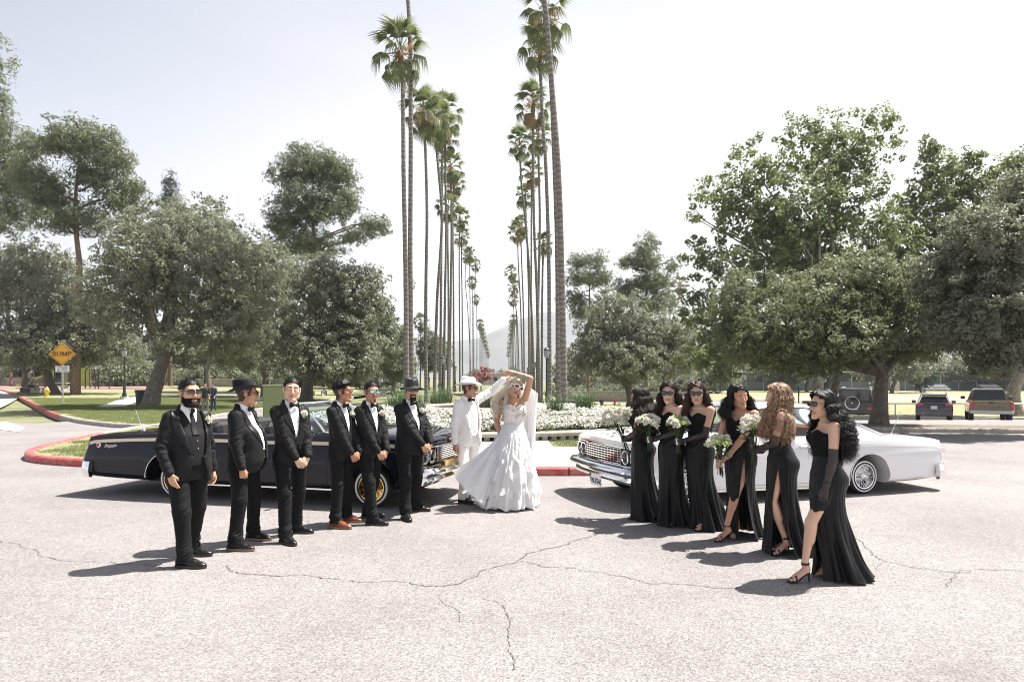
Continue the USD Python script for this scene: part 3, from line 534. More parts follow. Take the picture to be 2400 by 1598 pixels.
def pine(label, dx, Y, blobs, seed, ncl, top, r0=0.42, size=0.16, leafm=None, r=0.7, per=26, limbs_=22, hang=0.3):
    b = basept(dx, Y); rg = np.random.default_rng(seed); ztop = CAM_H - (top * 1.019 - 887) / FPX * Y - b[2]; t = thing("pine_tree", label, "tree", b); obj("trunk", limb((0, 0, -0.2), (blobs[0][4] if len(blobs[0]) > 4 else 0.3, 0, ztop * 0.93), r0, r0 * 0.16, rg, 12, 0.012), M_barkp, t, smooth=True)
    P, N, C = clumpy(rg, [B(q[0], q[1], Y, b, q[2], q[3]) for q in blobs], int(ncl * 1.5), per, r, 0.75, 0.75)
    for i in rg.choice(len(C), limbs_, replace=False):
        z = max(1.0, C[i][2] - 0.35 * abs(C[i][0])); obj("limb", limb((0.3 * z / ztop, 0, z), C[i], r0 * 0.28, r0 * 0.05, rg, 7, 0.05, 0.04), M_barkp, t, smooth=True)
    obj("crown", leaves(P, N, size * 1.25, 0.22, rg, hang), leafm or M_pinel, t, smooth=False); return t
pine("tall open-crowned pine with bare branches rising above the left oaks", 174, 58, [(190, 320, 75, 42), (130, 330, 40, 28), (262, 365, 45, 35), (110, 440, 60, 45), (270, 450, 55, 45), (215, 400, 60, 36), (60, 400, 40, 40), (160, 500, 90, 35), (305, 435, 30, 20)], 11, 430, 285, per=40)
pine("tallest pine at the left edge, cut by the frame", -20, 66, [(-10, 330, 70, 55), (40, 400, 60, 50), (-40, 140, 62, 80), (20, 480, 70, 60), (-20, 250, 50, 60), (70, 340, 36, 28)], 12, 420, 60, per=40)
pine("round-topped pine with one long side branch above the second oak", 712, 70, [(715, 380, 70, 48), (660, 400, 45, 40), (775, 400, 48, 42), (735, 470, 85, 45), (670, 500, 55, 45), (700, 560, 85, 35), (860, 520, 42, 26), (815, 545, 40, 18), (640, 520, 28, 22), (790, 455, 40, 28)], 13, 620, 335, per=40)
pine("slim dark conifer tip showing over the left oaks", 392, 95, [(392, 420, 13, 25), (392, 455, 22, 30), (392, 500, 30, 40)], 14, 150, 394, 0.3, 0.14, M_conl, 0.6)
b = basept(480, 80); tree("deciduous_tree", "sparse pale tree top peeping over the left oaks", "tree", b, 8, [B(490, 475, 80, b, 38, 32), B(520, 540, 80, b, 45, 40), B(465, 540, 80, b, 40, 40), B(560, 575, 80, b, 36, 26), B(620, 580, 80, b, 36, 24)], M_lightl, M_bark, 15, 170, 26, 0.6, 0.14, 0.5, 0.2, 0.9, r0=0.25, limbs_=12)
for i, (dx, Y, px, py, rx, rz, lb) in enumerate(((905, 75, 905, 800, 45, 65, "pale small tree just left of the first palms"), (868, 68, 870, 760, 40, 70, "grey-green tree edge behind the second oak"), (985, 110, 985, 800, 26, 46, "small tree between the palms of the left row"), (1010, 140, 1012, 810, 24, 34, "hazy little tree deep in the left palm row"))):
    b = basept(dx, Y); tree("small_tree", lb, "tree", b, 2.5, [B(px, py, Y, b, rx, rz), B(px + rx * .3, py + rz * .7, Y, b, rx * 0.9, rz * 0.5)], M_lightl, M_bark, 20 + i, 300, 24, 0.55, 0.12, 0.5, 0.2, r0=0.2, limbs_=8)
# ---- right side
pine("thin pine behind the nearest right palms", 1352, 92, [(1330, 600, 28, 20), (1375, 600, 30, 24), (1345, 640, 50, 22), (1320, 690, 32, 24), (1390, 640, 24, 20), (1350, 715, 44, 22)], 31, 300, 580, 0.3, 0.17, M_pinel, 0.7)
pine("layered pine with a pointed top and one raised side branch", 1484, 84, [(1487, 560, 26, 26), (1480, 600, 46, 26), (1440, 605, 18, 12), (1490, 650, 50, 26), (1545, 610, 16, 20), (1525, 640, 24, 14), (1440, 665, 34, 22), (1500, 700, 60, 30)], 32, 420, 532, 0.34, 0.17, M_pinel, 0.65)
b = basept(1452, 58); tree("oak_tree", "drooping grey oak over the picnic tables behind the bridesmaids", "tree", b, 3.2, [B(1420, 740, 58, b, 75, 60), B(1370, 800, 57, b, 60, 70), B(1480, 790, 58, b, 80, 70), B(1540, 810, 58, b, 60, 60), B(1440, 830, 56, b, 100, 45), B(1560, 770, 60, b, 50, 60), B(1400, 700, 60, b, 40, 35)], M_oakl, M_bark, 33, 1150, 28, 0.5, 0.115, 0.42, 0.6, r0=0.36, fork=(-0.3, 0, 3.2), limbs_=14)
b = basept(1880, 46); tree("sycamore_tree", "large bright sycamore with pale limbs and gaps of sky, right of the picture's centre", "tree", b, 7.0, [B(1880, 330, 46, b, 85, 70), B(2000, 320, 46, b, 70, 75), B(1740, 400, 46, b, 75, 75), B(1820, 480, 44, b, 110, 85), B(1660, 470, 46, b, 70, 70), B(1950, 470, 46, b, 100, 80), B(1620, 600, 46, b, 55, 65), B(1720, 600, 44, b, 85, 70), B(1650, 740, 45, b, 85, 80), B(2040, 520, 46, b, 60, 60), B(1800, 650, 46, b, 90, 60), B(1600, 690, 46, b, 36, 60), B(1640, 830, 46, b, 80, 45), B(1740, 760, 46, b, 80, 60), B(1900, 580, 48, b, 110, 70), B(2040, 620, 48, b, 110, 70), B(1830, 560, 46, b, 90, 70), B(1960, 700, 49, b, 140, 70), B(1760, 520, 45, b, 70, 60), B(1920, 400, 47, b, 80, 60)], M_sycl, M_barks, 34, 1500, 27, 0.50, 0.105, 0.62, 0.2, 0.75, r0=0.34, fork=(0.3, 0, 7.6), limbs_=30)
b = basept(2335, 50); tree("sycamore_tree", "farther yellow-green sycamore with upright tips above the right oaks", "tree", b, 6.0, [B(2150, 420, 50, b, 55, 70), B(2145, 345, 50, b, 22, 45), B(2230, 430, 50, b, 55, 65), B(2320, 420, 50, b, 60, 65), B(2120, 500, 50, b, 75, 60), B(2230, 520, 50, b, 85, 60), B(2340, 380, 50, b, 40, 35), B(2100, 580, 50, b, 80, 60), B(2235, 370, 50, b, 24, 35), B(2080, 660, 51, b, 110, 80), B(2230, 640, 51, b, 110, 80), B(2350, 520, 51, b, 70, 70)], M_sycl, M_barks, 35, 1000, 27, 0.52, 0.11, 0.62, 0.2, 0.75, r0=0.4, limbs_=22)
b = basept(2022, 23.6); b = (b[0], b[1], b[2] + 0.1); tree("oak_tree", "dark spreading oak with stout trunk in the strip by the car park", "tree", b, 2.1, [B(1890, 700, 23.6, b, 150, 75, 130), B(1980, 640, 23.6, b, 110, 60), B(1800, 770, 23, b, 95, 60), B(1930, 780, 22.4, b, 120, 50), B(2060, 740, 23.6, b, 110, 70), B(1720, 780, 24, b, 70, 60), B(2100, 800, 24, b, 80, 40), B(1850, 830, 24, b, 120, 32), B(1690, 700, 24.5, b, 60, 60)], M_oakg, M_bark, 36, 1700, 34, 0.26, 0.052, 0.48, 0.35, r0=0.235, fork=(0.12, 0, 2.0), limbs_=20)
b = basept(2462, 20.8); tree("oak_tree", "dark oak at the right edge reaching over the pickup", "tree", b, 2.6, [B(2280, 560, 20.6, b, 100, 80, 100), B(2360, 470, 21.2, b, 75, 80), B(2250, 690, 20.6, b, 110, 80), B(2360, 680, 20.6, b, 90, 100), B(2200, 760, 20.2, b, 80, 50), B(2320, 790, 20.6, b, 90, 50), B(2170, 640, 21.2, b, 70, 60), B(2290, 840, 20.6, b, 60, 26), B(2440, 560, 21.2, b, 80, 110)], M_oakl, M_bark, 37, 1900, 34, 0.24, 0.048, 0.48, 0.35, r0=0.27, limbs_=18)
b = basept(1905, 27); tree("oak_tree", "second slimmer oak trunk half hidden behind the nearest bridesmaid", "tree", b, 1.8, [B(1900, 800, 27, b, 80, 40), B(1990, 810, 27, b, 70, 36)], M_oakl, M_bark, 38, 320, 30, 0.3, 0.06, 0.48, 0.3, r0=0.17, fork=(0.4, 0, 2.2), limbs_=8)
b = basept(1107, 62); tree("small_tree", "little red-leaved tree beyond the fountain, above the groom's hat", "tree", (b[0], b[1], 0.0), 1.2, [B(1108, 858, 62, (b[0], b[1], 0), 20, 14), B(1122, 852, 62, (b[0], b[1], 0), 12, 9), B(1112, 870, 62, (b[0], b[1], 0), 16, 8)], M_redl, M_bark, 39, 22, 16, 0.26, 0.11, 0.35, 0.3, r0=0.06, limbs_=8)
# ---- distant tree belt: shared crowns
PROT = []
for i, (lm, bl) in enumerate(((M_oakl, [((0, 0, 5.0), (4.2, 4.0, 3.2)), ((2.6, 0, 4.2), (2.8, 3, 2.4)), ((-2.8, 0, 4.0), (2.8, 3, 2.6))]), (M_lightl, [((0, 0, 4.6), (3.4, 3.2, 3.4)), ((1.4, 0, 6.6), (2.2, 2.2, 2.2)), ((-1.6, 0, 3.4), (2.4, 2.4, 2.2))]), (M_conl, [((0, 0, 4), (2.6, 2.6, 3.0)), ((0, 0, 7.5), (1.9, 1.9, 3.0)), ((0, 0, 10.5), (1.1, 1.1, 2.2))]))):
    rg = np.random.default_rng(80 + i); P_, N_, C_ = clumpy(rg, bl, 420, 20, 0.62, 0.6, 0.8); k = stage.DefinePrim("/World/Kinds/far_tree_%d" % i, "Xform"); obj("trunk", limb((0, 0, -0.5), (0.2, 0, 3.6), 0.32, 0.2, rg, 6), M_bark, k, smooth=True); obj("crown", leaves(P_, N_, 0.20, 0.5, rg, 0.2), lm, k, smooth=False); PROT.append(k)
rg = np.random.default_rng(5); far = []
for dx in np.r_[np.linspace(-60, 900, 30), np.linspace(1330, 2420, 34)]:
    Y = rg.uniform(95, 150) if dx < 1000 else rg.uniform(125, 210); far.append((dx + rg.uniform(-14, 14), Y, rg.integers(0, 2) if rg.random() < 0.86 else 2, rg.uniform(0.85, 1.45)))
for dx in (1150, 1120, 1185, 1215, 1090): far.append((dx, rg.uniform(330, 420), 1, 0.9))
ORD = ("first", "second", "third", "fourth", "fifth", "sixth", "seventh", "eighth", "ninth", "tenth", "eleventh", "twelfth", "thirteenth", "fourteenth", "fifteenth", "sixteenth", "seventeenth", "eighteenth", "nineteenth", "twentieth", "twenty-first", "twenty-second", "twenty-third", "twenty-fourth", "twenty-fifth", "twenty-sixth", "twenty-seventh", "twenty-eighth", "twenty-ninth", "thirtieth", "thirty-first", "thirty-second", "thirty-third", "thirty-fourth")
far.sort(key=lambda q: q[0]); cnt = {}
for j, (dx, Y, k, sc) in enumerate(far):
    x, y, z = basept(dx, Y); wh = "behind the left oaks" if dx < 1000 else "behind the right-hand trees" if dx > 1300 else "at the avenue's far end"; n_ = cnt.get(wh, 0); cnt[wh] = n_ + 1
    ref("far_tree", PROT[k], None, (x, y, z - 0.2), (0, 0, rg.uniform(0, 360)), (sc * rg.uniform(0.9, 1.25), sc, sc * rg.uniform(0.8, 1.15)), "%s, %s from the left in the far belt %s" % (("rounded grey-green oak", "pale leafy tree", "pointed dark conifer")[k], ORD[n_], wh), "tree", "far trees along the park's edge")
# ---- palms
def fan(rg, L=1.0, pet=1.1, n=22, droop=0.35, spread=2.6):
    V, F = [], []; a = np.linspace(-spread / 2, spread / 2, n)
    for i, t in enumerate(a):
        l = L * (1 - 0.22 * abs(t) / (spread / 2)) * rg.uniform(0.9, 1.08); dr = np.array([math.cos(t), math.sin(t), 0]); sd = np.array([-math.sin(t), math.cos(t), 0]); w = L * spread / n * 0.36; b = len(V); c0 = np.array([pet, 0, 0]); tip = c0 + dr * l; tip[2] -= droop * l * (1.0 + 0.5 * rg.random()); m_ = c0 + dr * l * 0.6; m_[2] += 0.03 - droop * 0.12 * l; V += [c0, m_ + sd * w + [0, 0, -0.03], m_ + [0, 0, 0.035], m_ - sd * w + [0, 0, -0.03], tip]; F += [(b, b + 1, b + 2), (b, b + 2, b + 3), (b + 1, b + 4, b + 2), (b + 2, b + 4, b + 3)]
    m = trimesh.Trimesh(np.array(V), np.array(F), process=False); return cat([m, tube([(0, 0, 0), (pet * 0.5, 0, 0.02), (pet, 0, 0), (pet + 0.25 * L, 0, -0.02)], [0.035, 0.025, 0.018, 0.008], 5)])
PALMS = []
for i in range(4):
    rg = np.random.default_rng(200 + i); K = stage.DefinePrim("/World/Kinds/palm_crown_%d" % i, "Xform"); nf = 22
    for j in range(nf):
        el = math.radians(np.interp(j, (0, nf * 0.5, nf - 1), (78, 22, -58)) + rg.normal(0, 7)); az = j * 2.39996 + rg.normal(0, 0.2); dead = j > nf - 4; m = fan(rg, rg.uniform(0.92, 1.12), rg.uniform(0.95, 1.25), 18, 0.34 + (0.5 if el < 0 else 0.12) + (0.35 if dead else 0)); m = T(m, (0, 0, 0.25 - 0.02 * j), (rg.normal(0, 12), -math.degrees(el), 0)); m = T(m, (0, 0, 0), (0, 0, math.degrees(az))); obj("frond", m, M_palmdead if dead and i % 2 else M_palmleaf, K, smooth=False)
    obj("boots", tube([(0, 0, -1.1), (0, 0, -0.7), (0, 0, -0.2), (0, 0, 0.2)], [0.15, 0.18, 0.21, 0.14], 12), M_boots if i % 2 == 0 else M_palmt, K, smooth=40)
    for j in range(3 + i % 2):
        a = rg.uniform(0, 6.28); P_ = rg.normal(0, 1, (110, 3)) * np.array([0.20, 0.20, 0.32]); c = np.array([0.6 * math.cos(a), 0.6 * math.sin(a), rg.uniform(-0.9, 0.1)]); bq = obj("blossom_cluster", leaves(P_ + c, P_ * 2, 0.075, 0.6, rg), M_palmfl, K, smooth=False); bq.SetCustomDataByKey("kind", "stuff"); obj("blossom_stalk", tube([(0, 0, 0.1), c * 0.6 + [0, 0, 0.25], c], 0.02, 5), M_palmfl, K, smooth=False)
    PALMS.append(K)
#  trunk pixels (disp): base x, depth, waypoints (x, y) upward, crown at the last; None crown = out of frame
AX = lambda side, dx: (5.15 if side < 0 else 3.85) * FPX / abs(dx * 1.019 - 1200 + 38)
PL = [(935, 40, [(934, 700), (930, 400), (925, 200), (920, 118)], 0.26, 1.3, "left row, nearest palm, its crown below the frame's top edge"), (949, 41, [(945, 600), (946, 300), (944, 100), (933, -60), (930, -130)], 0.26, 1.2, "left row, tall palm whose crown is cut by the top edge"),
 (981, 51, [(979, 700), (982, 500), (978, 350), (972, 258)], 0.23, 1.3, "left row, third palm, reddish collar, crown level with the nearest right crowns"), (999, 55, [(1005, 700), (1016, 500), (1010, 400), (1003, 330), (1001, 280)], 0.22, 1.3, "left row, palm with a bowed trunk leaning to the right"), (1012, 59, [(1015, 700), (1016, 500), (1018, 350), (1020, 262)], 0.21, 1.3, "left row, straight palm with pink blossom clusters"),
 (1020, 62, [(1024, 700), (1026, 500), (1024, 400), (1024, 320)], 0.21, 1.2, "left row, sixth palm"), (1033, 70, [(1036, 700), (1038, 500), (1036, 385)], 0.22, 1.3, "left row, palm with a hanging blossom at mid height"), (1044, 78, [(1043, 650), (1042, 500), (1044, 425)], 0.2, 1.2, "left row, palm just below the hanging blossom"), (1030, 68, [(1031, 700), (1030, 560), (1029, 478)], 0.2, 1.1, "left row, shorter palm before the dip in the crowns"), (1058, 95, [(1057, 700), (1056, 600), (1058, 503)], 0.2, 1.3, "left row, first palm of the middle group"), (1064, 104, [(1063, 700), (1062, 600), (1062, 545)], 0.2, 1.2, "left row, second palm of the middle group"),
 (1084, 150, [(1075, 700), (1070, 640), (1074, 590)], 0.19, 1.3, "left row, slanting palm in the far group"), (1081, 142, [(1081, 700), (1080, 640), (1080, 585)], 0.19, 1.3, "left row, straight palm in the far group"), (1090, 170, [(1090, 720), (1093, 660), (1094, 610)], 0.19, 1.3, "left row, curving palm in the far group"), (1096, 200, [(1097, 760), (1095, 690)], 0.19, 1.2, "left row, farther palm"), (1088, 165, [(1087, 720), (1086, 650)], 0.18, 1.2, "left row, low palm in the far group"),
 (1298, 36, [(1293, 650), (1284, 400), (1270, 200), (1255, 30), (1244, -70), (1240, -140)], 0.28, 1.3, "right row, nearest leaning palm, crown cut by the top edge"), (1285, 40, [(1283, 600), (1277, 400), (1268, 200), (1261, 90), (1256, 32)], 0.26, 1.25, "right row, second palm, crown at the top edge"), (1264, 46, [(1263, 650), (1256, 400), (1247, 250), (1241, 106)], 0.24, 1.25, "right row, third palm with drooping tan blossoms"),
 (1240, 56, [(1236, 700), (1228, 500), (1226, 350), (1226, 245)], 0.22, 1.25, "right row, palm whose crown stands clear on its left side"), (1235, 60, [(1238, 700), (1242, 500), (1240, 400), (1237, 318)], 0.22, 1.2, "right row, palm behind the clear crown"), (1228, 66, [(1222, 700), (1208, 500), (1198, 400), (1196, 330)], 0.22, 1.25, "right row, palm leaning left with a full crown"), (1222, 71, [(1222, 700), (1222, 550), (1223, 400)], 0.2, 1.1, "right row, palm between two crowns"), (1217, 76, [(1216, 700), (1212, 550), (1208, 450)], 0.2, 1.1, "right row, lower palm left of centre"), (1246, 62, [(1247, 700), (1250, 560)], 0.2, 0.9, "right row, short palm among the trunks"),
 (1202, 100, [(1198, 720), (1192, 600), (1190, 535)], 0.2, 1.3, "right row, first palm of the middle group"), (1206, 94, [(1204, 720), (1200, 600), (1197, 520)], 0.2, 1.2, "right row, second palm of the middle group"), (1194, 130, [(1190, 740), (1180, 660), (1176, 628)], 0.19, 1.2, "right row, outlying palm leaning left"), (1190, 140, [(1188, 740), (1183, 660)], 0.19, 1.2, "right row, farther palm beside the outlying one"), (1186, 160, [(1183, 740), (1180, 690)], 0.19, 1.2, "right row, far palm"),
 (1543, 130, [(1540, 720), (1537, 668)], 0.2, 1.35, "left one of two small palms over the grey oak"), (1572, 125, [(1570, 720), (1564, 655)], 0.2, 1.35, "right one of two small palms over the grey oak"), (966, 110, [(968, 800), (968, 742)], 0.2, 1.2, "short palm seen low between the first left trunks"), (942, 120, [(942, 700), (941, 655)], 0.18, 1.0, "small crown peeping between the two nearest left trunks")]
for k in range(9):     # farthest palms of both rows
    PL.append((1104 + k * 2.4, 230 + 26 * k, [(1104 + k * 2.4, 745 + 9 * k)], 0.2, 1.3, "left row, %s palm of the far end" % ("first", "second", "third", "fourth", "fifth", "sixth", "seventh", "eighth", "ninth")[k])); PL.append((1181 - k * 1.5, 200 + 30 * k, [(1181 - k * 1.5, 735 + 10 * k)], 0.2, 1.3, "right row, %s palm of the far end" % ("first", "second", "third", "fourth", "fifth", "sixth", "seventh", "eighth", "ninth")[k]))
for i, (dx, Y, wp, rad, cs, lb) in enumerate(PL):
    x, y, z = basept(dx, Y); P_ = thing("palm_tree", "tall fan palm, " + lb, "palm tree", (x, y, z), 0, "fan palms lining the avenue" if not 30 <= i <= 33 else None); rg = np.random.default_rng(900 + i)
    w = np.array([[0, 0, -0.3]] + [list(at(a * 1.019, b_ * 1.019, Y) - np.array([x, y, z])) for a, b_ in wp]); w[:, 1] += np.r_[0, rg.normal(0, 0.25, len(wp))]; p = smoothpath(w, 26); r = rad * 0.62 * np.interp(np.linspace(0, 1, 26), (0, 0.04, 0.3, 1), (1.35, 1.05, 0.9, 0.72)); obj("trunk", tube(p, r, 12), M_palmt, P_, smooth=True)
    ref("crown", PALMS[(i * 7 + i // 3) % 4], P_, p[-1], (rg.uniform(-5, 5), rg.uniform(-5, 5), rg.uniform(0, 360)), (cs * (0.72 if Y < 60 else 0.64),) * 3)
# ================================================================== the two classic cars
M_blackp = mat("black_car_paint", (0.004, 0.0045, 0.008), 0.3, spec=0.0, coat=0.75); M_whitep = mat("white_car_paint", (0.67, 0.66, 0.665), 0.2, spec=0.5, coat=0.8)
M_chrome = mat("chrome", (0.86, 0.86, 0.87), 0.07, 1.0); M_goldm = mat("gold_plate", (0.80, 0.56, 0.24), 0.14, 1.0); M_rubber = mat("tyre_rubber", (0.018, 0.018, 0.018), 0.7); M_ww = mat("whitewall", (0.74, 0.73, 0.71), 0.6)
M_dark = mat("dark_recess", (0.012, 0.012, 0.012), 0.8); M_inted = mat("black_vinyl", (0.02, 0.02, 0.02), 0.45); M_intbr = mat("brown_vinyl", (0.26, 0.10, 0.035), 0.45); M_intw = mat("pale_vinyl", (0.62, 0.60, 0.58), 0.5)
M_wglass = glass_mat("windscreen_glass", (0.80, 0.88, 0.90)); M_wshade = glass_mat("tinted_windscreen", (0.62, 0.76, 0.80)); M_hlglass = glass_mat("headlamp_glass", (0.95, 0.96, 0.97))
M_redlens = mat("red_lamp_lens", (0.45, 0.015, 0.015), 0.2, coat=0.6); M_amber = mat("amber_lens", (0.75, 0.32, 0.04), 0.2); M_plate = mat("white_number_plate", (0.75, 0.76, 0.76), 0.4); M_plyel = mat("old_yellow_plate", (0.72, 0.50, 0.06), 0.4); M_ink = mat("plate_ink", (0.02, 0.03, 0.09), 0.6); M_trimgold = mat("tan_trim", (0.62, 0.53, 0.42), 0.35, 0.3); M_softtop = mat("folded_soft_top", (0.016, 0.016, 0.017), 0.8, bump=0.3, bscale=30)
M_script = mat("script_grey", (0.30, 0.30, 0.31), 0.4, 0.5)
BX = [-3.03, -2.96, -2.6, -2.0, -1.5, -0.9, 0.0, 0.9, 1.5, 2.0, 2.28, 2.36]
BODY = dict(zt=[0.80, 0.885, 0.925, 0.955, 0.965, 0.955, 0.95, 0.995, 0.985, 0.950, 0.912, 0.87], zs=[0.78, 0.86, 0.895, 0.915, 0.925, 0.915, 0.90, 0.905, 0.90, 0.885, 0.868, 0.84], ys=[0.86, 0.895, 0.925, 0.945, 0.95, 0.945, 0.935, 0.925, 0.925, 0.915, 0.895, 0.88],
            ym=[0.90, 0.945, 0.98, 0.995, 0.995, 0.99, 0.98, 0.98, 0.98, 0.97, 0.95, 0.93], zb=[0.34, 0.30, 0.27, 0.25, 0.215, 0.20, 0.20, 0.20, 0.215, 0.25, 0.30, 0.36], yb=[0.80, 0.84, 0.88, 0.90, 0.90, 0.90, 0.90, 0.90, 0.90, 0.88, 0.85, 0.80])
BF = {k: PchipInterpolator(BX, v) for k, v in BODY.items()}
def classic_car(name, label, front, heading, dz, paint, conv, wheel_m, hub_m, R=0.268, arch=0.345):
    C = thing(name, label, "classic car", (front[0], front[1], 0.0), heading); WB = 1.525
    def lift(m): m = m.copy(); m.vertices[:, 2] += dz(m.vertices[:, 0]); return m
    def add(nm, m, mt, par=None, smooth=35, raise_=True): return obj(nm, lift(m) if raise_ else m, mt, par or C, smooth=smooth)
    # ---- shell
    xs = np.unique(np.r_[np.linspace(-3.03, 2.36, 64), -2.96, 2.28]); rings = []
    for x in xs:
        g = {k: float(f(x)) for k, f in BF.items()}; zm = 0.60; ys, zs, ym, zb, yb, zt = g["ys"], g["zs"], g["ym"], g["zb"], g["yb"], g["zt"]
        if conv: crease = [(ym, zm - 0.11), (ym - 0.014, zm + 0.02), (ym - 0.046, zs - 0.118), (ym - 0.056, zs - 0.105), (ys + 0.004, zs - 0.02)]
        else: crease = [(ym, zm - 0.02), (ym - 0.008, zm + 0.10), (ym - 0.022, zs - 0.13), (ys + 0.034, zs - 0.115), (ys + 0.014, zs - 0.03)]
        h = [(yb * 0.5, zb), (yb, zb), (yb + 0.6 * (ym - yb), zb + 0.03), (ym - 0.014, zb + 0.10), *crease, (ys, zs), (ys * 0.94, zs + 0.42 * (zt - zs)), (ys * 0.74, zs + 0.80 * (zt - zs)), (ys * 0.42, zt - 0.004)]
        ring = [(0, zb)] + h + [(0, zt)] + [(-a, b) for a, b in h[::-1]]; rings.append([(x - (0.10 * (a / 1.0) ** 2 if x > 2.2 else 0) * S((x - 2.2) / 0.1) - (0.13 * S((-x - 2.55) / 0.4) * (1 - np.clip((b - zb) / (zt - zb), 0, 1)) if conv else 0), a, b) for a, b in ring])
    M = to_man(rings_mesh(rings)); M = M if M.volume() > 0 else to_man(T(rings_mesh(rings), scale=1)); bx = lambda a, b, c, d, e, f: m3.Manifold.cube((b - a, d - c, f - e)).translate((a, c, e))
    if M.volume() < 0:
        q = rings_mesh(rings); q.faces = q.faces[:, ::-1]; M = to_man(q)
    for ax in (WB, -WB):
        for sd in (1, -1):
            cut = m3.Manifold.cylinder(0.5, arch + (0.02 if ax < 0 else 0), circular_segments=48).rotate((90, 0, 0)).scale((1.08, 1, 1)).translate((ax, 1.12 if sd > 0 else -0.62, 0.30 - float(dz(ax)) * 0.5)); M = M - cut
    cab = bx(-1.18 if not conv else -1.12, 0.78, -0.80, 0.80, 0.42, 1.2); M = M - cab - bx(-1.05, 0.70, -0.86, 0.86, 0.40, 0.80)
    M = M - bx(2.22, 2.5, -0.92, 0.92, 0.535, 0.775) - bx(-3.1, -2.985, -0.80, 0.80, 0.56, 0.76)
    gap = 0.006; doors = []
    for sd in (1, -1):
        a = (0.84, 1.3) if sd > 0 else (-1.3, -0.84); D0 = bx(-0.52 - gap, 0.93 + gap, a[0], a[1], 0.285 - gap, 1.1); D1 = bx(-0.52, 0.93, a[0] + (0.004 if sd > 0 else 0), a[1] - (0.004 if sd < 0 else 0), 0.285, 1.1); doors.append(M ^ D1); M = M - D0
    H0, H1 = bx(1.02 - gap, 2.20 + gap, -0.78 - gap, 0.78 + gap, 0.86, 1.1), bx(1.02, 2.20, -0.78, 0.78, 0.866, 1.1); hood = M ^ H1; M = M - H0
    t0 = -1.62 if conv else -2.05; K0, K1 = bx(-2.90 - gap, t0 + gap, -0.76 - gap, 0.76 + gap, 0.80, 1.1), bx(-2.90, t0, -0.76, 0.76, 0.806, 1.1); lid = M ^ K1; M = M - K0
    add("body", from_man(M), paint); dn = [add("door", from_man(q), paint) for q in doors]; hd = add("bonnet", from_man(hood), paint); add("boot_lid", from_man(lid), paint)
    def side(x, z):
        g = {k: float(f(x)) for k, f in BF.items()}; zm = 0.49 if conv else 0.60; return float(np.interp(z, (g["zb"], g["zb"] + 0.10, zm, g["zs"] - 0.11, g["zs"]), (g["yb"], g["ym"] - 0.014, g["ym"], g["ym"] - (0.050 if conv else 0.008), g["ys"])))
    def strip(x0, x1, z, hgt, out=0.010, n=30, sd=(1, -1), zf=None, par=None, nm="trim", mt=M_chrome):
        for s_ in sd:
            x = np.linspace(x0, x1, n); zz = np.array([z if zf is None else zf(q) for q in x]); p = np.c_[x, [s_ * (side(a, b) + 0.001) for a, b in zip(x, zz)], zz]
            prof = [(-0.004, -hgt / 2), (out * 0.8, -hgt / 2 + 0.003), (out, 0), (out * 0.8, hgt / 2 - 0.003), (-0.004, hgt / 2)]; prof = prof if s_ < 0 else [(-a, b) for a, b in prof]
            add(nm, sweep(prof, p), mt, par)
    for s_ in (1, -1):
        q = np.linspace(0.0, math.pi, 26); add("arch_trim", tube(np.c_[-WB + (arch + 0.022) * 1.08 * np.cos(q), np.full(26, s_ * (side(-WB, 0.5) + 0.002)), 0.30 - float(dz(-WB)) * 0.5 + (arch + 0.022) * np.sin(q)] + [0, 0, float(dz(-WB)) * 0], 0.007, 6), M_chrome)
    strip(-1.10, 1.08, 0.222, 0.055, 0.012, nm="rocker_trim")
    # inner wheel wells and floor
    add("floor_pan", box(3.9, 1.5, 0.05, (-0.1, 0, 0.235)), M_dark); add("wheel_well", box(0.86, 0.02, 0.4, (-WB, 0.61, 0.45)), M_dark); add("wheel_well", box(0.86, 0.02, 0.4, (-WB, -0.61, 0.45)), M_dark)
    # ---- bumpers
    def bumper(sgn, x0, z0, hgt, mt=M_chrome, depth=0.09, wrap=0.42):
        y = np.linspace(-1, 1, 41); yy = 0.985 * np.sin(y * math.pi / 2); x = x0 - sgn * (0.06 * np.abs(yy) ** 2 + wrap * np.clip(np.abs(y) - 0.62, 0, 1) ** 2 / 0.144 * 0.62); p = np.c_[x, yy, np.full(41, z0)]
        pr = np.array([(0.0, -hgt / 2), (depth * 0.7, -hgt / 2 + 0.01), (depth, -hgt * 0.12), (depth * 0.94, hgt * 0.12), (depth * 0.6, hgt / 2 - 0.006), (0, hgt / 2), (-0.012, hgt / 2 - 0.02), (-0.012, -hgt / 2 + 0.02)]); pr = pr * [sgn, 1]
        return sweep(pr, p)
    bf = add("front_bumper", bumper(1, 2.40, 0.475, 0.115), M_chrome); br = add("rear_bumper", bumper(-1, -3.10 if conv else -3.05, 0.40, 0.24, depth=0.06, wrap=0.30), M_chrome)
    add("front_valance", bumper(1, 2.33, 0.36, 0.12, M_chrome, 0.07, 0.40), M_chrome if not conv else M_chrome); gl = sub("grille", C)
    obj("grille_back", lift(box(0.02, 1.74, 0.235, (2.235, 0, 0.655))), M_dark, gl)
    for k in range(7 if not conv else 9):
        z = 0.555 + (0.2 / (6 if not conv else 8)) * k; obj("bar", lift(sweep([(-0.006, -0.0042), (0.006, -0.0042), (0.006, 0.0042), (-0.006, 0.0042)], np.c_[2.335 - 0.10 * np.linspace(-0.55, 0.55, 15) ** 2, np.linspace(-0.55, 0.55, 15), np.full(15, z)])), M_chrome, gl)
